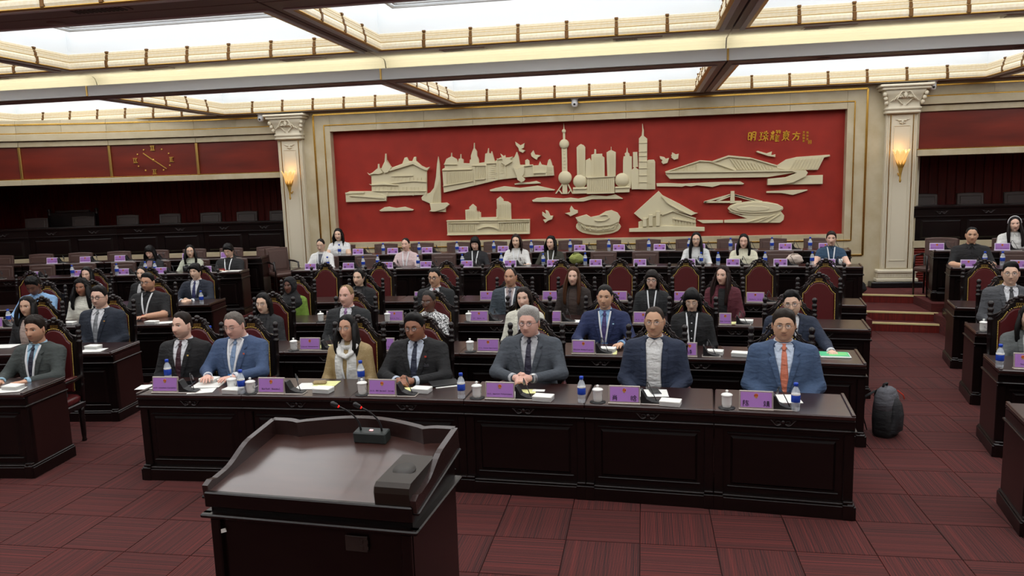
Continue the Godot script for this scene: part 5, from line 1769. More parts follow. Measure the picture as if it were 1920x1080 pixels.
func nets(f: Callable, lo: Vector3, hi: Vector3, h: float) -> Dictionary:
	var nx := int((hi.x - lo.x) / h) + 2; var ny := int((hi.y - lo.y) / h) + 2; var nz := int((hi.z - lo.z) / h) + 2
	var val := PackedFloat32Array()
	val.resize(nx * ny * nz)
	val.fill(1e9)
	var cell := PackedInt32Array()
	cell.resize(nx * ny * nz)
	cell.fill(-1)
	var S := 4
	var blocks := []
	var reach := h * S * 0.95 + h
	for bi in range(0, nx - 1, S):
		for bj in range(0, ny - 1, S):
			for bk in range(0, nz - 1, S):
				var d: float = f.call(lo + Vector3(bi + S * 0.5, bj + S * 0.5, bk + S * 0.5) * h)
				if absf(d) > reach: continue
				blocks.append(Vector3i(bi, bj, bk))
				for i in range(bi, mini(bi + S + 1, nx)):
					for j in range(bj, mini(bj + S + 1, ny)):
						for k in range(bk, mini(bk + S + 1, nz)):
							var q := (i * ny + j) * nz + k
							if val[q] > 1e8: val[q] = f.call(lo + Vector3(i, j, k) * h)
	var v := PackedVector3Array()
	var order := []
	for bl in blocks:
		for i in range(bl.x, mini(bl.x + S, nx - 1)):
			for j in range(bl.y, mini(bl.y + S, ny - 1)):
				for k in range(bl.z, mini(bl.z + S, nz - 1)):
					var q := (i * ny + j) * nz + k
					var s := Vector3.ZERO
					var m := 0
					var c := [val[q], val[q + 1], val[q + nz], val[q + nz + 1], val[q + ny * nz], val[q + ny * nz + 1], val[q + ny * nz + nz], val[q + ny * nz + nz + 1]]
					var neg := 0
					for e in 8:
						if c[e] < 0: neg += 1
					if neg == 0 or neg == 8: continue
					for e in [[0, 1], [2, 3], [4, 5], [6, 7], [0, 2], [1, 3], [4, 6], [5, 7], [0, 4], [1, 5], [2, 6], [3, 7]]:
						var a: float = c[e[0]]; var b: float = c[e[1]]
						if (a < 0) != (b < 0):
							var t := a / (a - b)
							var p0 := Vector3(e[0] >> 2, (e[0] >> 1) & 1, e[0] & 1); var p1 := Vector3(e[1] >> 2, (e[1] >> 1) & 1, e[1] & 1)
							s += p0.lerp(p1, t)
							m += 1
					cell[q] = v.size()
					order.append(Vector3i(i, j, k))
					v.append(lo + (Vector3(i, j, k) + s / m) * h)
	var idx := PackedInt32Array()
	var st := [ny * nz, nz, 1]
	for g in order:
		var q: int = (g.x * ny + g.y) * nz + g.z
		for ax in 3:
			var a := (ax + 1) % 3; var b := (ax + 2) % 3
			if g[a] == 0 or g[b] == 0: continue
			var d0 := val[q]; var d1 := val[q + st[ax]]
			if (d0 < 0) == (d1 < 0) or d1 > 1e8: continue
			var c0 := cell[q]; var c1 := cell[q - st[a]]; var c2 := cell[q - st[a] - st[b]]; var c3 := cell[q - st[b]]
			if c0 < 0 or c1 < 0 or c2 < 0 or c3 < 0: continue
			if d0 < 0: idx.append_array([c0, c2, c1, c0, c3, c2])
			else: idx.append_array([c0, c1, c2, c0, c2, c3])
	return {"v": v, "idx": idx, "n": normals_of(v, idx)}

static func cone(p: Vector3, a: Vector3, b: Vector3, ra: float, rb: float) -> float:
	var ab := b - a
	var t := clampf((p - a).dot(ab) / ab.length_squared(), 0, 1)
	return p.distance_to(a + ab * t) - lerpf(ra, rb, t)

static func smin(a: float, b: float, k: float) -> float:
	var h := maxf(k - absf(a - b), 0.0) / k
	return minf(a, b) - h * h * k * 0.25

# ---------------------------------------------------------------- body
const TY := [0.42, 0.50, 0.60, 0.72, 0.84, 0.94, 1.00, 1.04, 1.07, 1.10, 1.14]
const TA := {"m": [0.15, 0.195, 0.19, 0.18, 0.192, 0.208, 0.208, 0.188, 0.13, 0.07, 0.058], "f": [0.15, 0.185, 0.165, 0.145, 0.158, 0.172, 0.17, 0.148, 0.1, 0.056, 0.047], "h": [0.16, 0.225, 0.225, 0.215, 0.218, 0.225, 0.222, 0.2, 0.14, 0.075, 0.062]}
const TB := {"m": [0.10, 0.145, 0.145, 0.138, 0.135, 0.125, 0.108, 0.09, 0.074, 0.062, 0.056], "f": [0.10, 0.135, 0.125, 0.112, 0.128, 0.122, 0.095, 0.08, 0.064, 0.052, 0.046], "h": [0.11, 0.17, 0.18, 0.172, 0.155, 0.138, 0.115, 0.095, 0.078, 0.066, 0.06]}
const TC := [-0.06, -0.06, -0.05, -0.045, -0.04, -0.045, -0.055, -0.062, -0.068, -0.068, -0.062]

func prof(y: float, tab: Array) -> float:
	if y <= TY[0]: return tab[0]
	for i in TY.size() - 1:
		if y < TY[i + 1]:
			var u: float = (y - TY[i]) / (TY[i + 1] - TY[i])
			return lerpf(tab[i], tab[i + 1], u * u * (3 - 2 * u) * 0.5 + u * 0.5)
	return tab[-1]

func chest_z(sex: String, x: float, y: float) -> float:
	var a := prof(y, TA[sex]); var b := prof(y, TB[sex]); var c := prof(y, TC)
	var k := clampf(absf(x) / a, 0, 0.98)
	return c + b * pow(1.0 - pow(k, 2.3), 1.0 / 2.3)

func arm_joints(sex: String, pose: String) -> Array:   # [[shoulder, elbow, wrist] for +x, then -x]
	var w: float = {"m": 0.185, "f": 0.152, "h": 0.2}[sex]
	var P: Dictionary = {
		"clasp": [Vector3(w + 0.085, 0.785, 0.10), Vector3(0.085, 0.80, 0.33)],
		"lap": [Vector3(w + 0.065, 0.735, 0.0), Vector3(0.09, 0.63, 0.25)],
		"desk": [Vector3(w + 0.075, 0.79, 0.09), Vector3(0.13, 0.80, 0.32)],
		"wide": [Vector3(w + 0.10, 0.79, 0.10), Vector3(0.20, 0.80, 0.34)],
		"phone": [Vector3(w + 0.06, 0.78, 0.08), Vector3(0.07, 0.86, 0.28)],
		"reach": [Vector3(w + 0.12, 0.82, 0.12), Vector3(0.33, 0.80, 0.34)],
	}
	var r := []
	for s in [1.0, -1.0]:
		var q: Array = P[pose]
		if pose == "reach" and s < 0: q = P["lap"]
		var m := Vector3(s, 1, 1)
		r.append([Vector3(s * w, 0.99, -0.06), q[0] * m, q[1] * m])
	return r

var bodies := {}
func body(sex: String, pose: String) -> Dictionary:
	var key := sex + pose
	if bodies.has(key): return bodies[key]
	var A := arm_joints(sex, pose)
	var ta: Array = TA[sex]; var tb: Array = TB[sex]
	var ar := 0.062 if sex != "f" else 0.05
	var legs := []
	for s in [1.0, -1.0]: legs.append([Vector3(s * 0.095, 0.52, -0.02), Vector3(s * 0.12, 0.53, 0.38), Vector3(s * 0.12, 0.08, 0.36), Vector3(s * 0.125, 0.045, 0.5)])
	var N := 240
	var fa := PackedFloat32Array(); var fb := PackedFloat32Array(); var fc := PackedFloat32Array()
	for i in N:
		var y := i * 0.005
		fa.append(prof(y, ta)); fb.append(prof(y, tb)); fc.append(prof(y, TC))
	var tor := func(p: Vector3) -> float:
		var i := clampi(int(p.y * 200.0), 0, N - 1)
		var a := fa[i]; var b := fb[i]
		var x := absf(p.x) / a; var z := absf(p.z - fc[i]) / b
		var d := ((pow(pow(x, 2.3) + pow(z, 2.3), 1.0 / 2.3) if x < 1.8 and z < 1.8 else maxf(x, z)) - 1.0) * minf(a, b)
		return maxf(d, maxf(p.y - 1.088, 0.43 - p.y))
	var S0: Array = A[0]; var S1: Array = A[1]
	var L0: Array = legs[0]; var L1: Array = legs[1]
	var f := func(p: Vector3) -> float:
		var i := clampi(int(p.y * 200.0), 0, N - 1)
		var a := fa[i]; var b := fb[i]
		var x := absf(p.x) / a; var z := absf(p.z - fc[i]) / b
		var d := ((pow(pow(x, 2.3) + pow(z, 2.3), 1.0 / 2.3) if x < 1.8 and z < 1.8 else maxf(x, z)) - 1.0) * minf(a, b)
		d = maxf(d, maxf(p.y - 1.088, 0.43 - p.y))
		var q: Array = S0 if p.x > 0 else S1
		if p.y > 0.5:
			var up := cone(p, q[0], q[1], ar + 0.006, ar * 0.86)
			var fo := cone(p, q[1], q[2], ar * 0.86, ar * 0.62)
			d = smin(d, smin(up, fo, 0.03), 0.045)
		if p.y < 0.72:
			var l: Array = L0 if p.x > 0 else L1
			d = smin(d, smin(smin(cone(p, l[0], l[1], 0.095, 0.072), cone(p, l[1], l[2], 0.07, 0.05), 0.04), cone(p, l[2], l[3], 0.042, 0.036), 0.02), 0.04)
		return d
	var g := nets(f, Vector3(-0.48, 0.0, -0.26), Vector3(0.48, 1.14, 0.62), 0.0155)
	# split triangles into garment regions
	var reg := {"torso": PackedInt32Array(), "upper": PackedInt32Array(), "fore": PackedInt32Array(), "leg": PackedInt32Array()}
	for t in range(0, g.idx.size(), 3):
		var p: Vector3 = (g.v[g.idx[t]] + g.v[g.idx[t + 1]] + g.v[g.idx[t + 2]]) / 3.0
		var i := 0 if p.x > 0 else 1
		var q: Array = A[i]
		var dt: float = tor.call(p)
		var du := cone(p, q[0], q[1], ar, ar * 0.86); var df := cone(p, q[1], q[2], ar * 0.86, ar * 0.62)
		var u: float = (p - q[0]).dot(q[1] - q[0]) / (q[1] - q[0]).length_squared()
		var k := "torso"
		if p.y < 0.64 and p.z > 0.1 and df > 0.02 or p.y < 0.46: k = "leg"
		elif df < dt - 0.004 and df < du: k = "fore"
		elif du < dt - 0.004: k = "upper" if u > 0.42 else "torso"
		reg[k].append_array([g.idx[t], g.idx[t + 1], g.idx[t + 2]])
	g["reg"] = reg
	g["arms"] = A
	bodies[key] = g
	return g

# ---------------------------------------------------------------- hands
var hands := {}
func hand_mesh(kind: String) -> Dictionary:
	if hands.has(kind): return hands[kind]
	var C := []
	if kind == "rest" or kind == "curl":
		var drop := 0.0 if kind == "rest" else 0.03
		for i in 4:
			var x: float = [-0.03, -0.010, 0.010, 0.029][i]
			var L: float = [0.068, 0.078, 0.072, 0.056][i]
			var kn := Vector3(x, 0.012, 0.082 - absf(x - 0.0) * 0.25)
			C.append([Vector3(x * 0.55, 0.0, 0.0), kn, 0.0165, 0.0115])
			var p1 := kn + Vector3(x * 0.15, 0.004 - drop * 0.6, L * 0.45)
			var p2 := p1 + Vector3(x * 0.05, -0.009 - drop * 0.6, L * 0.3 - drop * 0.3)
			var p3 := p2 + Vector3(0, -0.009 - drop * 0.3, L * 0.22 - drop * 0.5)
			C.append([kn, p1, 0.0105, 0.0092]); C.append([p1, p2, 0.0092, 0.0085]); C.append([p2, p3, 0.0085, 0.0072])
		C.append([Vector3(-0.016, 0, 0.015), Vector3(-0.047, -0.002, 0.052), 0.016, 0.0115]); C.append([Vector3(-0.047, -0.002, 0.052), Vector3(-0.056, -0.006, 0.09), 0.0112, 0.0085])
		C.append([Vector3(0, 0, -0.03), Vector3(0, 0.002, 0.02), 0.024, 0.023])
	else:   # clasped pair, wrists at x = +-0.085
		for s in [1.0, -1.0]:
			C.append([Vector3(s * 0.085, 0.0, -0.035), Vector3(s * 0.05, 0.006, 0.01), 0.025, 0.024])
			C.append([Vector3(s * 0.05, 0.012, 0.0), Vector3(s * 0.022, 0.016, 0.045), 0.024, 0.02])
			C.append([Vector3(s * 0.04, -0.006, 0.01), Vector3(s * 0.02, -0.006, 0.045), 0.022, 0.018])
			for i in 4:
				var z := 0.022 + 0.0185 * i + (0.009 if s > 0 else 0.0)
				var kn := Vector3(s * 0.03, 0.03 - 0.006 * i, z)
				var p1 := Vector3(-s * 0.004, 0.04 - 0.008 * i, z + 0.004)
				var p2 := Vector3(-s * 0.034, 0.028 - 0.009 * i, z + 0.002)
				var p3 := Vector3(-s * 0.05, 0.01 - 0.008 * i, z - 0.002)
				C.append([kn, p1, 0.0105, 0.0092]); C.append([p1, p2, 0.0092, 0.0086]); C.append([p2, p3, 0.0086, 0.0074])
			C.append([Vector3(s * 0.035, 0.028, 0.0), Vector3(s * 0.012, 0.05, 0.012 + 0.012 * s), 0.013, 0.0105])
			C.append([Vector3(s * 0.012, 0.05, 0.012 + 0.012 * s), Vector3(-s * 0.018, 0.052, 0.02 + 0.012 * s), 0.0105, 0.0085])
	var f := func(p: Vector3) -> float:
		var d := 1e3
		for c in C: d = smin(d, cone(p, c[0], c[1], c[2], c[3]), 0.0055)
		return d
	hands[kind] = nets(f, Vector3(-0.12, -0.07, -0.07), Vector3(0.12, 0.08, 0.19), 0.0042)
	return hands[kind]

# ---------------------------------------------------------------- head
func head_point(d: Vector3, P: Dictionary) -> Vector3:
	var ex := 2.25 if d.y > 0 else 2.7
	var r1 := sqrt(maxf(1e-6, 1.0 - d.y * d.y))
	var r2 := pow(maxf(1e-6, 1.0 - pow(absf(d.y), ex)), 1.0 / ex) / r1
	var p := Vector3(d.x * r2 * 0.0755 * P.w, d.y * 0.118, d.z * r2 * 0.095)
	var t := clampf(-p.y / 0.115, 0, 1)
	p.x *= 1.0 - P.jaw * pow(t, 1.9)
	if p.z < 0:
		p.z *= 1.0 - 0.40 * t
	else:
		p.z *= 1.0 - 0.05 * t
		if p.z > 0.025:
			var x := absf(p.x); var y := p.y
			var k := smoothstep(0.025, 0.06, p.z)
			var nz := smoothstep(0.03, -0.028, y) * smoothstep(-0.046, -0.034, y)
			var e: float = 0.027 * P.nose * nz * exp(-pow(x / (0.008 + 0.0055 * nz * P.nw), 2))
			e += 0.006 * exp(-pow((x - 0.013) / 0.007, 2) - pow((y + 0.031) / 0.008, 2)) * P.nw
			e -= 0.0095 * exp(-pow((x - 0.031) / 0.018, 2) - pow((y - 0.012) / 0.012, 2))
			e += 0.0045 * exp(-pow((x - 0.028) / 0.024, 2) - pow((y - 0.033) / 0.009, 2))
			e += 0.005 * exp(-pow((x - 0.043) / 0.02, 2) - pow((y + 0.018) / 0.02, 2))
			var my: float = y + 0.058 - P.smile * 0.006 * pow(x / 0.025, 2)
			e += 0.0065 * exp(-pow(x / 0.027, 2) - pow(my / 0.013, 2))
			e -= 0.0045 * exp(-pow(x / 0.026, 2) - pow(my / 0.0026, 2))
			e += 0.010 * exp(-pow(x / 0.02, 2) - pow((y + 0.095) / 0.015, 2))
			e -= 0.004 * exp(-pow(x / 0.022, 2) - pow((y + 0.075) / 0.006, 2))
			p.z += e * k
	return p

func face_z(x: float, y: float, P: Dictionary) -> float:
	var t := clampf(-y / 0.115, 0, 1)
	var dy := y / 0.118
	var ex := 2.25 if dy > 0 else 2.7
	var r2 := pow(maxf(1e-6, 1.0 - pow(absf(dy), ex)), 1.0 / ex)
	var hx: float = clampf(x / (0.0755 * P.w * (1.0 - P.jaw * pow(t, 1.9))) / r2, -1, 1)
	var r1 := sqrt(maxf(1e-6, 1.0 - dy * dy))
	return head_point(Vector3(hx * r1, dy, sqrt(maxf(0.0, 1 - hx * hx)) * r1), P).z

func head_mesh(P: Dictionary, skin: Color, lip: Color, beard: Color, bk: float) -> Dictionary:
	var R := 46; var C := 48
	var v := PackedVector3Array(); var col := PackedColorArray()
	for i in R + 1:
		var y := -cos(PI * i / R)
		# more rows through the face
		y = y + 0.10 * sin(PI * y) * -1.0
		y = clampf(y, -1, 1)
		var r := sqrt(maxf(0.0, 1 - y * y))
		for j in C:
			var u := 2.0 * j / C - 1.0
			var a := PI * signf(u) * pow(absf(u), 1.35)
			var p := head_point(Vector3(sin(a) * r, y, cos(a) * r), P)
			v.append(p)
			var c := skin
			if p.z > 0.03:
				var my: float = p.y + 0.058 - P.smile * 0.006 * pow(p.x / 0.025, 2)
				var wl := exp(-pow(p.x / 0.021, 4) - pow(my / 0.0085, 2))
				c = c.lerp(lip, 0.9 * wl)
				var cheek := exp(-pow((absf(p.x) - 0.04) / 0.02, 2) - pow((p.y + 0.018) / 0.02, 2))
				c = c.lerp(lip, 0.12 * cheek)
			if bk > 0:
				var jaw := smoothstep(-0.038, -0.052, p.y) * (1.0 - exp(-pow(p.x / 0.02, 4) - pow((p.y + 0.058) / 0.008, 2)))
				if p.z < 0.0: jaw *= smoothstep(-0.02, 0.0, p.z)
				c = c.lerp(beard, bk * jaw)
			col.append(c)
	var idx := PackedInt32Array()
	for i in R:
		for j in C:
			var a := i * C + j; var b := i * C + (j + 1) % C; var c := a + C; var d := b + C
			idx.append_array([a, d, b, a, c, d])
	return {"v": v, "n": normals_of(v, idx), "idx": idx, "c": col}

# hair line height for a direction round the head (0 = front, PI = back)
func hairline(az: float, S: Dictionary) -> float:
	var k := [[0.0, S.front], [0.55, S.front - 0.004 + S.get("temple", 0.0)], [0.95, S.front - 0.028 + S.get("temple", 0.0)], [1.25, S.side], [1.62, S.side + 0.012], [1.95, -0.02], [2.3, S.nape], [PI, S.nape]]
	for i in k.size() - 1:
		if az <= k[i + 1][0]:
			var u: float = (az - k[i][0]) / (k[i + 1][0] - k[i][0])
			return lerpf(k[i][1], k[i + 1][1], u)
	return S.nape

func hair_mesh(S: Dictionary, P: Dictionary, noise: FastNoiseLite) -> B:
	var b := B.new(true)
	var R := 26; var C := 40
	var rings := []
	for i in R + 1:
		var y := -0.85 + 1.85 * i / R
		y = sin(y * PI / 2) if y > -1 else -1.0
		var r := sqrt(maxf(0.0, 1 - y * y))
		var ring := PackedVector3Array()
		for j in C:
			var a := -TAU * j / C + PI
			var d := Vector3(sin(a) * r, y, cos(a) * r)
			var p := head_point(d, P)
			if p.z > 0.03 and p.y < 0.045: p.z = minf(p.z, 0.088)
			var az := absf(wrapf(a, -PI, PI))
			var h := hairline(az, S)
			var m := smoothstep(h - 0.006, h + S.get("soft", 0.036), p.y)
			if az < 1.0: m = maxf(m, 0.25 * smoothstep(h - 0.004, h + 0.004, p.y))
			var top := smoothstep(0.03, 0.11, p.y)
			var th: float = lerpf(S.sidet, S.topt, top)
			if S.get("bald", 0.0) > 0.0:
				m *= 1.0 - smoothstep(0.05, 0.09, p.y) * S.bald * smoothstep(-0.07, 0.02, p.z)
			var nn := noise.get_noise_3d(p.x * S.get("freq", 60.0), p.y * S.get("freq", 60.0) * 0.5, p.z * S.get("freq", 60.0))
			th *= 1.0 + nn * S.get("rough", 0.35)
			if S.has("sweep"): th += S.sweep * smoothstep(0.06, 0.11, p.y) * smoothstep(-0.02, 0.07, p.z) * (0.6 + 0.4 * sin(p.x * 30.0))
			if S.has("part"): th -= 0.009 * exp(-pow((p.x - S.part) / 0.006, 2)) * smoothstep(0.07, 0.1, p.y) * smoothstep(-0.04, 0.02, p.z)
			ring.append(p + d.normalized() * (-0.006 + m * (th + 0.006)))
		rings.append(ring)
	b.loft(rings)
	# back curtain
	if S.has("len"):
		var L: float = S.len
		var open: float = S.get("open", 0.95)
		var drape: float = S.get("drape", 0.0)
		var n := 26; var rows := 14
		var vol: float = S.get("vol", 1.0)
		rings = []
		for i in rows + 1:
			var q := float(i) / rows
			var y := 0.055 - (L + 0.055) * q
			var o: PackedVector3Array = PackedVector3Array()
			var inn := []
			for j in n + 1:
				var a := open + (TAU - 2 * open) * j / n
				var rx := (0.083 + 0.012 * vol * smoothstep(0.0, 0.3, q) + 0.02 * (vol - 1.0)) * (1.0 - 0.06 * smoothstep(0.75, 1.0, q))
				var rz := 0.098 + 0.006 * vol + 0.02 * (vol - 1.0)
				var wob: float = S.get("wave", 0.0) * sin(y * 55.0 + j * 1.3) + noise.get_noise_2d(j * 9.0, y * 60.0) * 0.006 * vol
				var fr := maxf(0.0, cos(a * 0.5) * cos(a * 0.5) * 2.0 - 0.7)
				var dn := smoothstep(-0.1, -0.2, y)
				var c := Vector3(sin(a) * (rx + wob) * (1.0 + 0.12 * dn), y, cos(a) * (rz + wob) - 0.012 - 0.012 * q * (1.0 - fr) + dn * fr * drape)
				o.append(c)
				var tk := 0.022 * (1.0 - 0.5 * q)
				inn.append(c - Vector3(sin(a), 0, cos(a)) * tk)
			inn.reverse()
			for z in inn: o.append(z)
			rings.append(o)
		rings.reverse()
		b.loft(rings)
	# locks that fall in front of the shoulders
	for k in S.get("locks", []):      # [side, start x, y0, end x, end y, end z, width]
		for m in 4:
			var s: float = k[0]
			var f := m / 3.0 - 0.5
			var a0 := Vector3(s * (k[1] + 0.006 + 0.006 * absf(f)), k[2], 0.008 + 0.035 * f)
			var a3 := Vector3(s * (k[3] + 0.026 * f), k[4] + 0.02 * absf(f), k[5])
			var pts := []; var rad := []
			for i in 9:
				var u := i / 8.0
				var c := a0.lerp(a3, u)
				c.x += s * (0.018 * sin(u * PI) + S.get("wave", 0.0) * sin(u * 16.0 + m * 2.0))
				c.z += 0.03 * sin(u * PI * 0.9) * (1.0 if k[4] < -0.2 else 0.2)
				pts.append(c)
				rad.append(k[6] * (0.55 + 0.5 * sin(PI * minf(1.0, u * 1.3))) * (1.0 if i < 8 else 0.35))
			b.tube(pts, rad, 7, 0.6)
	if S.has("bun"):
		b.ball(S.bun, Vector3(0.04, 0.038, 0.035), 8, 12)
	if S.has("tail"):
		b.tube([Vector3(0, 0.05, -0.1), Vector3(0, 0.03, -0.14), Vector3(0, -0.06, -0.14), Vector3(0, -0.16, -0.12)], [0.02, 0.028, 0.026, 0.008], 8)
	return b

const HAIR := {
	"short": {"front": 0.08, "temple": 0.008, "side": 0.0, "nape": -0.06, "sidet": 0.006, "topt": 0.02},
	"crop": {"front": 0.084, "temple": 0.008, "side": 0.005, "nape": -0.055, "sidet": 0.004, "topt": 0.013, "rough": 0.25},
	"quiff": {"front": 0.078, "temple": 0.006, "side": 0.0, "nape": -0.055, "sidet": 0.006, "topt": 0.024, "sweep": 0.018, "rough": 0.45},
	"sidepart": {"front": 0.076, "side": -0.005, "nape": -0.065, "sidet": 0.01, "topt": 0.026, "part": 0.03, "sweep": 0.008},
	"swept": {"front": 0.078, "temple": 0.004, "side": -0.005, "nape": -0.065, "sidet": 0.014, "topt": 0.036, "sweep": 0.014, "rough": 0.4},
	"receding": {"front": 0.096, "temple": 0.012, "side": 0.0, "nape": -0.06, "sidet": 0.006, "topt": 0.01, "rough": 0.3},
	"mop": {"front": 0.056, "side": -0.012, "nape": -0.07, "sidet": 0.018, "topt": 0.03, "rough": 0.5, "freq": 90.0, "soft": 0.02},
	"curltop": {"front": 0.074, "side": 0.0, "nape": -0.05, "sidet": 0.008, "topt": 0.03, "rough": 0.7, "freq": 120.0},
	"long": {"front": 0.084, "side": -0.06, "nape": -0.09, "sidet": 0.014, "topt": 0.018, "part": 0.0, "len": 0.30, "open": 1.12, "drape": 0.05, "locks": [[1, 0.062, 0.05, 0.088, -0.23, 0.085, 0.02], [-1, 0.062, 0.05, 0.088, -0.23, 0.085, 0.02]]},
	"longer": {"front": 0.086, "side": -0.06, "nape": -0.09, "sidet": 0.015, "topt": 0.02, "part": 0.0, "len": 0.36, "open": 1.1, "drape": 0.06, "locks": [[1, 0.062, 0.05, 0.09, -0.36, 0.11, 0.027], [-1, 0.062, 0.05, 0.09, -0.36, 0.11, 0.027]]},
	"wavy": {"front": 0.084, "side": -0.06, "nape": -0.09, "sidet": 0.018, "topt": 0.024, "part": 0.012, "len": 0.24, "wave": 0.004, "vol": 1.3, "open": 1.12, "drape": 0.04, "locks": [[1, 0.066, 0.05, 0.095, -0.16, 0.05, 0.02], [-1, 0.066, 0.05, 0.095, -0.16, 0.05, 0.02]]},
	"backlong": {"front": 0.084, "side": -0.02, "nape": -0.08, "sidet": 0.009, "topt": 0.016, "part": 0.01, "len": 0.3, "open": 1.6},
	"bob": {"front": 0.08, "side": -0.06, "nape": -0.08, "sidet": 0.014, "topt": 0.02, "part": 0.012, "len": 0.15, "open": 1.2, "vol": 1.1},
	"fringebob": {"front": 0.05, "side": -0.06, "nape": -0.08, "sidet": 0.015, "topt": 0.022, "soft": 0.014, "len": 0.15, "open": 1.16, "vol": 1.1},
	"fringelong": {"front": 0.05, "side": -0.06, "nape": -0.08, "sidet": 0.016, "topt": 0.022, "soft": 0.014, "len": 0.26, "open": 1.14, "vol": 1.1, "drape": 0.05, "locks": [[1, 0.066, 0.04, 0.088, -0.2, 0.08, 0.02], [-1, 0.066, 0.04, 0.088, -0.2, 0.08, 0.02]]},
	"tied": {"front": 0.084, "side": 0.0, "nape": -0.07, "sidet": 0.005, "topt": 0.011, "rough": 0.15, "part": 0.0, "bun": Vector3(0, 0.02, -0.115)},
	"tiedfringe": {"front": 0.066, "side": -0.02, "nape": -0.07, "sidet": 0.009, "topt": 0.016, "rough": 0.2, "tail": true},
	"bigcurls": {"front": 0.082, "side": -0.06, "nape": -0.1, "sidet": 0.028, "topt": 0.03, "rough": 0.9, "freq": 160.0, "len": 0.32, "vol": 1.9, "wave": 0.006, "open": 1.05, "drape": 0.06, "locks": [[1, 0.07, 0.04, 0.115, -0.3, 0.085, 0.034], [-1, 0.07, 0.04, 0.115, -0.3, 0.085, 0.034]]},
	"greycrop": {"front": 0.08, "temple": 0.006, "side": 0.0, "nape": -0.06, "sidet": 0.008, "topt": 0.016, "rough": 0.6, "freq": 150.0},
}

func cloth(c: Color, rough := 0.85) -> StandardMaterial3D:
	var key := "cloth_" + c.to_html(false) + str(rough)
	if M.has(key): return M[key]
	var m := mat(key, c, rough)
	tri_tex(m, M["weave_tex"].albedo_texture, Vector3(3, 3, 3))
	m.heightmap_enabled = true; m.heightmap_texture = M["fold_tex"].albedo_texture; m.heightmap_scale = 1.1
	return m

func hairmat(c: Color) -> StandardMaterial3D:
	var key := "hair_" + c.to_html(false)
	if M.has(key): return M[key]
	var m := mat(key, c.darkened(0.15) if c.get_luminance() < 0.3 else c.lightened(0.12), 0.55)
	m.metallic_specular = 0.35
	tri_tex(m, M["strand_tex"].albedo_texture, Vector3(9, 2.2, 9))
	return m

# strip of cloth laid on the chest: x0(y)..x1(y)
func chest_patch(sex: String, rows: Array, off: float, nx := 6, ridge := 0.0, sub := 4) -> B:   # rows: [y, xa, xb] from the top down
	var b := B.new(true)
	var grid := []
	for i in rows.size() - 1:
		for s in (sub if i < rows.size() - 2 else sub + 1):
			var u := float(s) / sub
			var y: float = lerpf(rows[i][0], rows[i + 1][0], u); var xa: float = lerpf(rows[i][1], rows[i + 1][1], u); var xb: float = lerpf(rows[i][2], rows[i + 1][2], u)
			var line := PackedVector3Array()
			line.append(Vector3(xa, y, chest_z(sex, xa, y) - 0.006))
			for j in nx + 1:
				var k := float(j) / nx
				var x := lerpf(xa, xb, k)
				line.append(Vector3(x, y, chest_z(sex, x, y) + off + ridge * (1.0 - pow(2 * k - 1, 2))))
			line.append(Vector3(xb, y, chest_z(sex, xb, y) - 0.006))
			grid.append(line)
	var first := PackedVector3Array(); var last := PackedVector3Array()
	for p in grid[0]: first.append(Vector3(p.x, p.y + 0.001, p.z - off - ridge - 0.006))
	for p in grid[-1]: last.append(Vector3(p.x, p.y - 0.001, p.z - off - ridge - 0.006))
	grid.push_front(first); grid.push_back(last)
	for i in grid.size() - 1:
		for j in nx + 2:
			b.quad(grid[i][j], grid[i + 1][j], grid[i + 1][j + 1], grid[i][j + 1])
	return b

func lin(c: Color) -> Color:
	return c.srgb_to_linear()

var people_count := 0
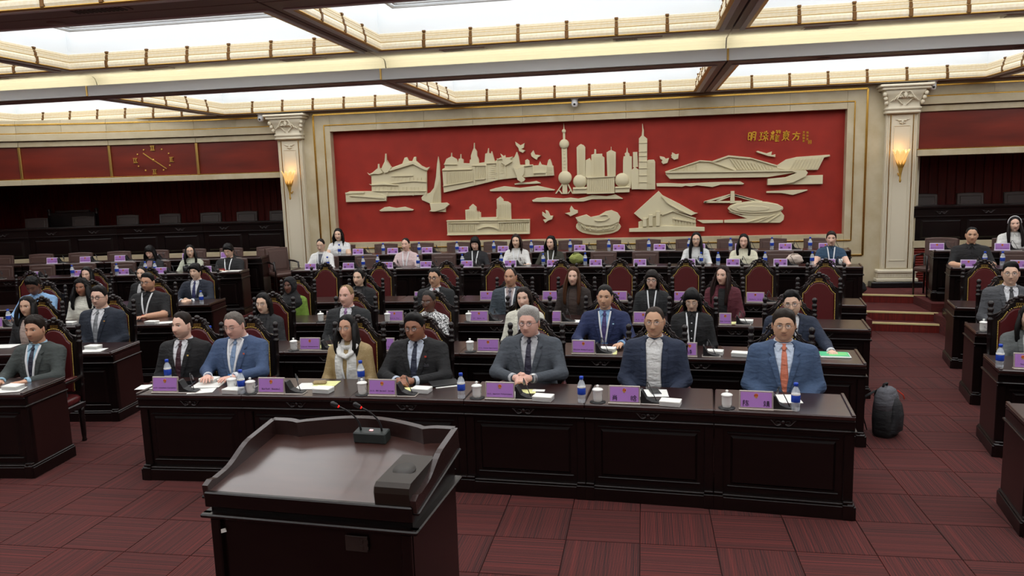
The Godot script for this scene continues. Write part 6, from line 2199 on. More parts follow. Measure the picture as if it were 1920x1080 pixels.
# q: x, z, y (floor), turn, sex, pose, skin, hair [style, colour], wear {...}, look [yaw, pitch, roll], label
func person(q: Dictionary):
	people_count += 1
	var t := thing("person", q.label, "person", Vector3(q.x, q.get("y", 0.0), q.z), q.get("turn", 0.0), "")
	var sex: String = q.sex
	var g := body(sex, q.get("pose", "lap"))
	var wear: Dictionary = q.wear
	var r := RandomNumberGenerator.new()
	r.seed = 1000 + people_count
	var noise := FastNoiseLite.new(); noise.seed = people_count; noise.frequency = 0.35
	var skin := lin(q.skin)
	var P := {"w": q.get("fw", 1.0 if sex == "m" else 1.1 if sex == "h" else 0.95), "jaw": q.get("jaw", 0.30 if sex == "m" else 0.22 if sex == "h" else 0.38), "nose": r.randf_range(0.85, 1.05), "nw": r.randf_range(0.85, 1.15), "smile": q.get("smile", 0.2)}
	var lk: Array = q.get("look", [0.0, 0.0, 0.0])
	var hy := 1.212 if sex != "f" else 1.2
	var fwd: float = q.get("fwd", 0.0)
	var ht := Transform3D(Basis.from_euler(Vector3(lk[1], lk[0], lk[2])).scaled(Vector3.ONE * q.get("hs", 1.0 if sex != "f" else 0.96)), Vector3(0, hy - fwd * 0.25, -0.03 + fwd))
	# ---- one mesh: garment, legs, skin
	var am := ArrayMesh.new()
	var mats := []
	var sleeve: String = wear.get("sleeve", "long")
	var gi := PackedInt32Array(); var si := PackedInt32Array()
	gi.append_array(g.reg.torso)
	if sleeve == "none": si.append_array(g.reg.upper)
	else: gi.append_array(g.reg.upper)
	if sleeve == "long": gi.append_array(g.reg.fore)
	else: si.append_array(g.reg.fore)
	for s in [[gi, cloth(wear.top, wear.get("rough", 0.85)) if not wear.has("topmat") else M[wear.topmat]], [g.reg.leg, cloth(wear.get("legs", wear.top if wear.kind == "suit" else c8(38, 38, 44)))]]:
		var a := []
		a.resize(Mesh.ARRAY_MAX)
		a[Mesh.ARRAY_VERTEX] = g.v; a[Mesh.ARRAY_NORMAL] = g.n; a[Mesh.ARRAY_INDEX] = s[0]
		am.add_surface_from_arrays(Mesh.PRIMITIVE_TRIANGLES, a)
		am.surface_set_material(am.get_surface_count() - 1, s[1])
	var acc := Acc.new()
	var lip := (skin * 0.8).lerp(Color(0.36, 0.05, 0.05), 0.55 if sex == "f" else 0.32)
	var hd := head_mesh(P, skin, lip, lin(q.hair[1]), q.get("beard", 0.0))
	acc.put(hd.v, hd.n, hd.idx, ht, hd.c)
	# ears
	if not hands.has("ear"):
		var v := PackedVector3Array(); var idx := PackedInt32Array()
		for i in 9:
			for j in 10:
				var a := -PI / 2 + PI * i / 8.0; var c := TAU * j / 10.0
				v.append(Vector3(cos(a) * cos(c) * 0.008, sin(a) * 0.031, cos(a) * sin(c) * 0.018))
		for i in 8:
			for j in 10:
				var a := i * 10 + j; var b2 := i * 10 + (j + 1) % 10
				idx.append_array([a, b2, b2 + 10, a, b2 + 10, a + 10])
		hands["ear"] = {"v": v, "idx": idx, "n": normals_of(v, idx)}
	var ear: Dictionary = hands.ear
	for s in [-1.0, 1.0]:
		acc.put(ear.v, ear.n, ear.idx, ht * Transform3D(Basis.from_euler(Vector3(-0.15, s * 0.35, 0)), Vector3(s * 0.077 * P.w, 0.002, -0.008)), skin.lerp(lip, 0.1))
	# neck
	var nk := B.new(true)
	var nr := 0.056 if sex == "m" else 0.062 if sex == "h" else 0.046
	var n0: Vector3 = ht * Vector3(0, -0.045, -0.022)
	nk.tube([Vector3(0, 1.05, -0.068), Vector3(0, 1.095, -0.062).lerp(n0, 0.1), Vector3(0, 1.095, -0.06).lerp(n0, 0.6), n0], [nr * 1.15, nr * 1.03, nr * 0.97, nr], 16)
	var nm: Array = nk.mesh().surface_get_arrays(0)
	acc.put(nm[Mesh.ARRAY_VERTEX], nm[Mesh.ARRAY_NORMAL], nm[Mesh.ARRAY_INDEX], Transform3D.IDENTITY, skin)
	if not si.is_empty():
		acc.put(g.v, g.n, si, Transform3D.IDENTITY, skin)
	# hands
	var pose: String = q.get("pose", "lap")
	var hsz := 1.0 if sex != "f" else 0.9
	if pose == "clasp":
		var hm := hand_mesh("clasp")
		acc.put(hm.v, hm.n, hm.idx, Transform3D(Basis.from_euler(Vector3(0.15, 0, 0)).scaled(Vector3.ONE * hsz), Vector3(0, 0.80, 0.36)), skin)
	else:
		var hm := hand_mesh("curl" if pose in ["phone", "reach"] else "rest")
		for i in 2:
			var s := 1.0 if i == 0 else -1.0
			var ar: Array = g.arms[i]
			var d: Vector3 = (ar[2] - ar[1]).normalized()
			var tgt: Vector3 = d
			if pose in ["desk", "wide"] or pose == "reach" and i == 0: tgt = Vector3(d.x * 0.6, -0.06, d.z).normalized()
			var xax := Vector3.UP.cross(tgt).normalized()
			var bs := Basis(xax, tgt.cross(xax), tgt)
			if s < 0: bs = Basis(-xax, tgt.cross(xax), tgt)
			acc.put(hm.v, hm.n, hm.idx, Transform3D(bs.scaled_local(Vector3.ONE * hsz), ar[2] + tgt * 0.02 + Vector3(0, 0.004, 0)), skin, s < 0)
	am.add_surface_from_arrays(Mesh.PRIMITIVE_TRIANGLES, acc.arrays())
	am.surface_set_material(2, M["skin"])
	var bo := MeshInstance3D.new()
	bo.name = "body"
	bo.mesh = am
	t.add_child(bo)
	# ---- eyes, brows and mouth
	for s in [-1.0, 1.0]:
		var ez := face_z(0.031, 0.011, P)
		if not q.get("down", false):
			var eb := B.new(true)
			eb.ball(Vector3(s * 0.031, 0.011, ez - 0.0035), Vector3(0.0158, 0.0076 if not q.get("narrow", false) else 0.0056, 0.0065), 6, 12, ht)
			part(t, "eye_white", eb, M["eye_white"])
			eb = B.new(true)
			eb.ball(Vector3(s * 0.031 + q.get("gaze", 0.0), 0.0112, ez + 0.0012), Vector3(0.0064, 0.0064 if not q.get("narrow", false) else 0.0052, 0.0024), 6, 10, ht)
			part(t, "iris", eb, M["eye_dark"])
		var lp := []; var bp := []
		for i in 6:
			var u := i / 5.0
			var x := lerpf(0.0155, 0.0475, u)
			var y := (0.0158 if not q.get("down", false) else 0.0075) + (0.0035 if not q.get("down", false) else -0.003) * sin(PI * u) - 0.002 * u
			lp.append(ht * Vector3(s * x, y, face_z(x, y, P) + 0.0018))
			x = lerpf(0.0135, 0.05, u)
			y = 0.0325 + 0.006 * sin(PI * u * 0.85) - 0.003 * u
			bp.append(ht * Vector3(s * x, y, face_z(x, y, P) + 0.0014))
		var lb := B.new(true)
		lb.tube(lp, [0.0008, 0.0015, 0.0018, 0.0018, 0.0015, 0.0008], 5)
		part(t, "eyelash", lb, M["eye_dark"])
		var bb := B.new(true)
		var bt := 0.0042 if sex != "f" else 0.003
		bb.tube(bp, [bt * 0.7, bt, bt, bt * 0.9, bt * 0.7, bt * 0.3], 6, 0.6)
		part(t, "eyebrow", bb, hairmat(q.get("brow", q.hair[1])))
	var ml := B.new(true)
	var mp := []
	for i in 9:
		var x := lerpf(-0.024, 0.024, i / 8.0)
		var y: float = -0.0585 + P.smile * 0.006 * pow(x / 0.025, 2)
		mp.append(ht * Vector3(x, y, face_z(absf(x), y, P) + 0.0006))
	ml.tube(mp, [0.0006, 0.0012, 0.0014, 0.0014, 0.0014, 0.0014, 0.0014, 0.0012, 0.0006], 5)
	part(t, "mouth_line", ml, M["mouth_dark"])
	# ---- hair
	if q.hair[0] != "hijab":
		var hm := hair_mesh(HAIR[q.hair[0]], P, noise).mesh()
		var ho := part(t, "hair", hm, hairmat(q.hair[1]))
		ho.transform = ht
		if q.has("tips"):
			pass
	else:
		hijab(t, ht, P, q.hair[1])
	if q.has("band"):
		var b := B.new(true)
		var pts := []
		for i in 15:
			var a := PI * (i / 14.0)
			pts.append(ht * Vector3(cos(a) * 0.094, 0.02 + sin(a) * 0.118, 0.028))
		b.tube(pts, [0.014], 8, 0.45)
		part(t, "headband", b, cloth(q.band))
	if q.has("glasses"): glasses(t, ht, P, q.glasses)
	clothes(t, sex, wear, g)

func hijab(t: Node3D, ht: Transform3D, P: Dictionary, c: Color):
	var b := B.new(true)
	var rings := []
	var R := 26; var C := 36
	for i in R + 1:
		var y := sin((-1.0 + 2.0 * i / R) * PI / 2)
		var rr := sqrt(maxf(0.0, 1 - y * y))
		var ring := PackedVector3Array()
		for j in C:
			var a := -TAU * j / C + PI
			var d := Vector3(sin(a) * rr, y, cos(a) * rr)
			var p := head_point(d, P)
			if p.z > 0.03: p.z = minf(p.z, 0.09)
			var face := sqrt(pow(p.x / 0.058, 2) + pow((p.y + 0.012) / 0.088, 2))
			var m := 1.0 if p.z < 0.0 else smoothstep(0.86, 1.05, face)
			ring.append(p + d * (-0.012 + m * 0.03))
		rings.append(ring)
	b.loft(rings)
	var o := part(t, "headscarf", b, cloth(c))
	o.transform = ht
	b = B.new(true)
	b.lathe([Vector2(0.07, 1.15), Vector2(0.085, 1.12), Vector2(0.1, 1.09), Vector2(0.13, 1.06), Vector2(0.175, 1.02), Vector2(0.19, 0.96), Vector2(0.165, 0.90)], 28, Vector3(0, 0, -0.05), Transform3D.IDENTITY, 1.0, 0.85)
	part(t, "scarf_drape", b, cloth(c))

func glasses(t: Node3D, ht: Transform3D, P: Dictionary, kind: String):
	var m: Material = M["glasses_black"] if kind != "wire" else M["glasses_wire"]
	var b := B.new(true)
	var z := face_z(0.0, 0.016, P) + 0.004
	var zz := maxf(z, face_z(0.031, 0.03, P) + 0.006)
	var th := 0.0024 if kind == "bold" else 0.0014 if kind == "thin" else 0.0011
	var rx := 0.0225; var ry := 0.0165 if kind != "round" else 0.0205
	for s in [-1.0, 1.0]:
		var lt := ht * Transform3D(Basis(Vector3.UP, s * 0.12), Vector3(s * 0.032, 0.010, zz))
		b.torus(Vector3.ZERO, Vector2(rx, ry), th, 22, 6, lt)
		var lens := B.new(true)
		var lr := []
		for q in [0.0, 0.0008]:
			var ring := PackedVector3Array()
			for j in 18:
				var a := TAU * j / 18
				ring.append(lt * Vector3(cos(a) * rx, sin(a) * ry, q))
			lr.append(ring)
		lens.loft(lr)
		part(t, "glasses_lens", lens, M["lens"])
		b.tube([ht * Vector3(s * 0.054, 0.014, zz - 0.003), ht * Vector3(s * 0.076 * P.w, 0.014, zz - 0.045), ht * Vector3(s * 0.081 * P.w, 0.012, -0.005)], [th], 6)
	b.tube([ht * Vector3(-0.01, 0.014, zz + 0.001), ht * Vector3(0, 0.017, zz + 0.003), ht * Vector3(0.01, 0.014, zz + 0.001)], [th], 6)
	part(t, "glasses_frame", b, m)

func clothes(t: Node3D, sex: String, wear: Dictionary, g: Dictionary):
	var kind: String = wear.kind
	var k := 1.0 if sex == "m" else 1.1 if sex == "h" else 0.86
	if kind == "suit":
		var vb: float = wear.get("v", 0.74)
		part(t, "shirt", chest_patch(sex, [[1.08, -0.055 * k, 0.055 * k], [1.055, -0.07 * k, 0.07 * k], [0.95, -0.055 * k, 0.055 * k], [0.85, -0.035 * k, 0.035 * k], [vb, -0.004, 0.004]] if wear.get("open", false) == false else [[1.07, -0.06 * k, 0.06 * k], [1.045, -0.07 * k, 0.07 * k], [0.95, -0.065 * k, 0.06 * k], [0.80, -0.06 * k, 0.055 * k], [0.60, -0.06 * k, 0.065 * k]], 0.004, 8), cloth(wear.shirt, 0.75))
		for s in [-1.0, 1.0]:
			var rows := [[1.085, 0.058, 0.085], [1.055, 0.074, 0.098], [1.01, 0.067, 0.112], [0.985, 0.062, 0.086], [0.965, 0.058, 0.108], [0.87, 0.036, 0.08], [vb, 0.002, 0.014]]
			if wear.get("open", false): rows = [[1.085, 0.058, 0.085], [1.055, 0.074, 0.098], [1.01, 0.068, 0.112], [0.985, 0.066, 0.09], [0.965, 0.065, 0.115], [0.80, 0.062, 0.1], [0.66, 0.064, 0.076]]
			var rr := []
			for w in rows:
				rr.append([w[0], w[1] * k, w[2] * k] if s > 0 else [w[0], -w[2] * k, -w[1] * k])
			part(t, "lapel", chest_patch(sex, rr, 0.010 if s > 0 else 0.012, 4), cloth(wear.top, wear.get("rough", 0.85)))
		collar(t, sex, wear.shirt, k)
		if wear.has("tie"): tie(t, sex, wear.tie, k, vb)
		var bt := B.new(true)
		bt.ball(Vector3(0.004, vb - 0.02, chest_z(sex, 0.004, vb - 0.02) + 0.004), Vector3(0.009, 0.009, 0.004), 6, 10)
		if not wear.get("open", false): part(t, "jacket_button", bt, M["black_plastic"])
		if sex != "f" and wear.get("pose_cuff", true):
			for ar in g.arms:
				var cb := B.new(true)
				var d: Vector3 = (ar[2] - ar[1]).normalized()
				cb.tube([ar[2] - d * 0.015, ar[2] + d * 0.016], [0.041, 0.04], 14)
				part(t, "shirt_cuff", cb, cloth(wear.shirt, 0.75))
	elif kind == "shirt":
		collar(t, sex, wear.get("collar", wear.top), k)
		part(t, "neckline", chest_patch(sex, [[1.095, -0.03 * k, 0.03 * k], [1.06, -0.03 * k, 0.03 * k], [wear.get("v", 1.0), -0.002, 0.002]], 0.004, 4), M["skin_" + wear.neck] if wear.has("neck") and M.has("skin_" + wear.neck) else cloth(wear.top))
		part(t, "placket", chest_patch(sex, [[wear.get("v", 1.0) + 0.02, -0.014, 0.014], [0.7, -0.014, 0.014]], 0.005, 2), cloth(wear.top))
		if wear.has("buttons"):
			for i in 4:
				var b := B.new(true)
				var y := 0.98 - 0.075 * i
				b.ball(Vector3(0, y, chest_z(sex, 0, y) + 0.009), Vector3(0.0075, 0.0075, 0.004), 5, 8)
				part(t, "button", b, cloth(wear.buttons, 0.4))
	elif kind == "tee":
		var b := B.new(true)
		var pts := []
		for i in 21:
			var a := TAU * i / 20.0
			pts.append(Vector3(sin(a) * 0.072 * k, 1.078 - 0.022 * cos(a) , -0.062 + cos(a) * 0.068))
		b.tube(pts, [0.009], 8)
		part(t, "neckband", b, cloth(wear.top))
		if wear.has("stripe"):
			for i in 9:
				var y := 0.70 + 0.036 * i
				part(t, "stripe", chest_patch(sex, [[y + 0.007, -0.13, 0.13], [y - 0.007, -0.13, 0.13]], 0.003, 8, 0.0, 1), cloth(wear.stripe))
	elif kind == "open":     # open jacket or cardigan over a top
		part(t, "top", chest_patch(sex, [[1.05, -0.045, 0.045], [0.98, -0.06, 0.06], [0.80, -0.06, 0.06], [0.60, -0.055, 0.055]], 0.004, 8), cloth(wear.inner))
		for s in [-1.0, 1.0]:
			var rr := []
			for w in [[1.085, 0.05, 0.085], [1.04, 0.062, 0.1], [0.97, 0.064, 0.112], [0.9, 0.063, 0.1], [0.75, 0.06, 0.082], [0.6, 0.056, 0.066]]:
				rr.append([w[0], w[1] * k, w[2] * k] if s > 0 else [w[0], -w[2] * k, -w[1] * k])
			part(t, "jacket_edge", chest_patch(sex, rr, 0.012, 4), cloth(wear.top))
	if wear.has("scarf"):
		var b := B.new(true)
		var sc := cloth(wear.scarf)
		for s in [-1.0, 1.0]:
			b = B.new(true)
			var rr := [[1.10, 0.03, 0.075], [1.05, 0.025, 0.095], [0.95, 0.02, 0.10], [0.80, 0.02, 0.10], [0.60, 0.02, 0.10]]
			var rows := []
			for w in rr: rows.append([w[0], w[1], w[2]] if s > 0 else [w[0], -w[2], -w[1]])
			part(t, "scarf_end", chest_patch(sex, rows, 0.012, 6, 0.012), sc)
		var pts := []
		for i in 21:
			var a := TAU * i / 20.0
			pts.append(Vector3(sin(a) * 0.078, 1.085 - 0.05 * maxf(0, cos(a)), -0.06 + cos(a) * 0.085))
		b = B.new(true)
		b.tube(pts, [0.022], 10)
		b.tube([Vector3(-0.08, 1.06, 0.02), Vector3(-0.04, 0.99, 0.085), Vector3(0.02, 0.965, 0.1), Vector3(0.07, 1.0, 0.075), Vector3(0.09, 1.06, 0.01)], [0.024, 0.03, 0.032, 0.028, 0.022], 10, 0.8)
		part(t, "scarf_loop", b, sc)
	if wear.has("lanyard"):
		var ly: float = wear.get("lanyard_y", 0.76)
		for s in [-1.0, 1.0]:
			var rows := []
			for u in [0.0, 0.25, 0.5, 0.75, 1.0]:
				var y := lerpf(1.075, ly, u); var x := lerpf(0.062 * k, 0.014, u)
				rows.append([y, s * x - 0.008, s * x + 0.008])
			part(t, "lanyard", chest_patch(sex, rows, 0.017, 2, 0.0, 2), M["lanyard_white"])
		if wear.lanyard != "":
			var b := B.new()
			var z := chest_z(sex, 0, ly - 0.05) + 0.02
			b.box(Vector3(0, ly - 0.055, z), Vector3(0.075, 0.1, 0.006), 0.002)
			var ba := part(t, "badge", b, M[wear.lanyard])
			if wear.lanyard == "badge_orange":
				b = B.new()
				for i in 3: b.box(Vector3(-0.018 + 0.018 * i, ly - 0.07, z + 0.004), Vector3(0.011, 0.016, 0.002))
				part(ba, "badge_print", b, M["paper"])
	if wear.has("pin"):
		var b := B.new()
		var x := 0.095 * k; var y := 0.955
		b.box(Vector3(x, y, chest_z(sex, x, y) + 0.018), Vector3(0.018, 0.014, 0.004), 0.001, Transform3D.IDENTITY)
		part(t, "lapel_pin", b, cloth(wear.pin, 0.4))
	if wear.has("pocket"):
		var b := B.new()
		var z := chest_z(sex, 0.11, 0.88) + 0.012
		b.prism(PackedVector2Array([Vector2(0.085, 0.865), Vector2(0.135, 0.87), Vector2(0.128, 0.895), Vector2(0.108, 0.885), Vector2(0.095, 0.9)]), z - 0.006, z + 0.004)
		part(t, "pocket_square", b, cloth(wear.pocket))

func collar(t: Node3D, sex: String, c: Color, k: float):
	var b := B.new(true)
	var rings := []
	for q in [[1.06, 0.98, 0.0], [1.085, 0.95, 0.0], [1.104, 0.9, 0.0], [1.102, 0.84, 0.0], [1.08, 0.85, 0.0]]:
		var r := PackedVector3Array()
		for j in 24:
			var a := -TAU * j / 24
			var f := 0.5 + 0.5 * cos(a + PI / 2 * 0)
			var front := maxf(0.0, -sin(a))      # toward +z after the sign below
			r.append(Vector3(cos(a) * 0.072 * k * q[1], q[0] - 0.022 * front, -0.064 + -sin(a) * 0.07 * k * q[1]))
		r.reverse()
		rings.append(r)
	b.loft(rings, true, false)
	part(t, "shirt_collar", b, cloth(c, 0.75))
	for s in [-1.0, 1.0]:
		b = B.new()
		var pts := [Vector2(s * 0.003, 1.07), Vector2(s * 0.042 * k, 1.09), Vector2(s * 0.064 * k, 1.07), Vector2(s * 0.046 * k, 1.02)]
		var fr := []; var bk := []
		for p in pts:
			var z := chest_z(sex, p.x, minf(p.y, 1.07)) + 0.016
			fr.append(Vector3(p.x, p.y, z)); bk.append(Vector3(p.x, p.y, z - 0.012))
		if s < 0:
			fr.reverse(); bk.reverse()
		# fr runs clockwise seen from the front for s > 0
		b.out_quad(fr[0], fr[1], fr[2], fr[3], (bk[0] + bk[1] + bk[2] + bk[3]) / 4)
		for i in 4:
			var j := (i + 1) % 4
			b.out_quad(fr[i], fr[j], bk[j], bk[i], (fr[0] + fr[1] + fr[2] + fr[3]) / 4)
		part(t, "collar_point", b, cloth(c, 0.75))

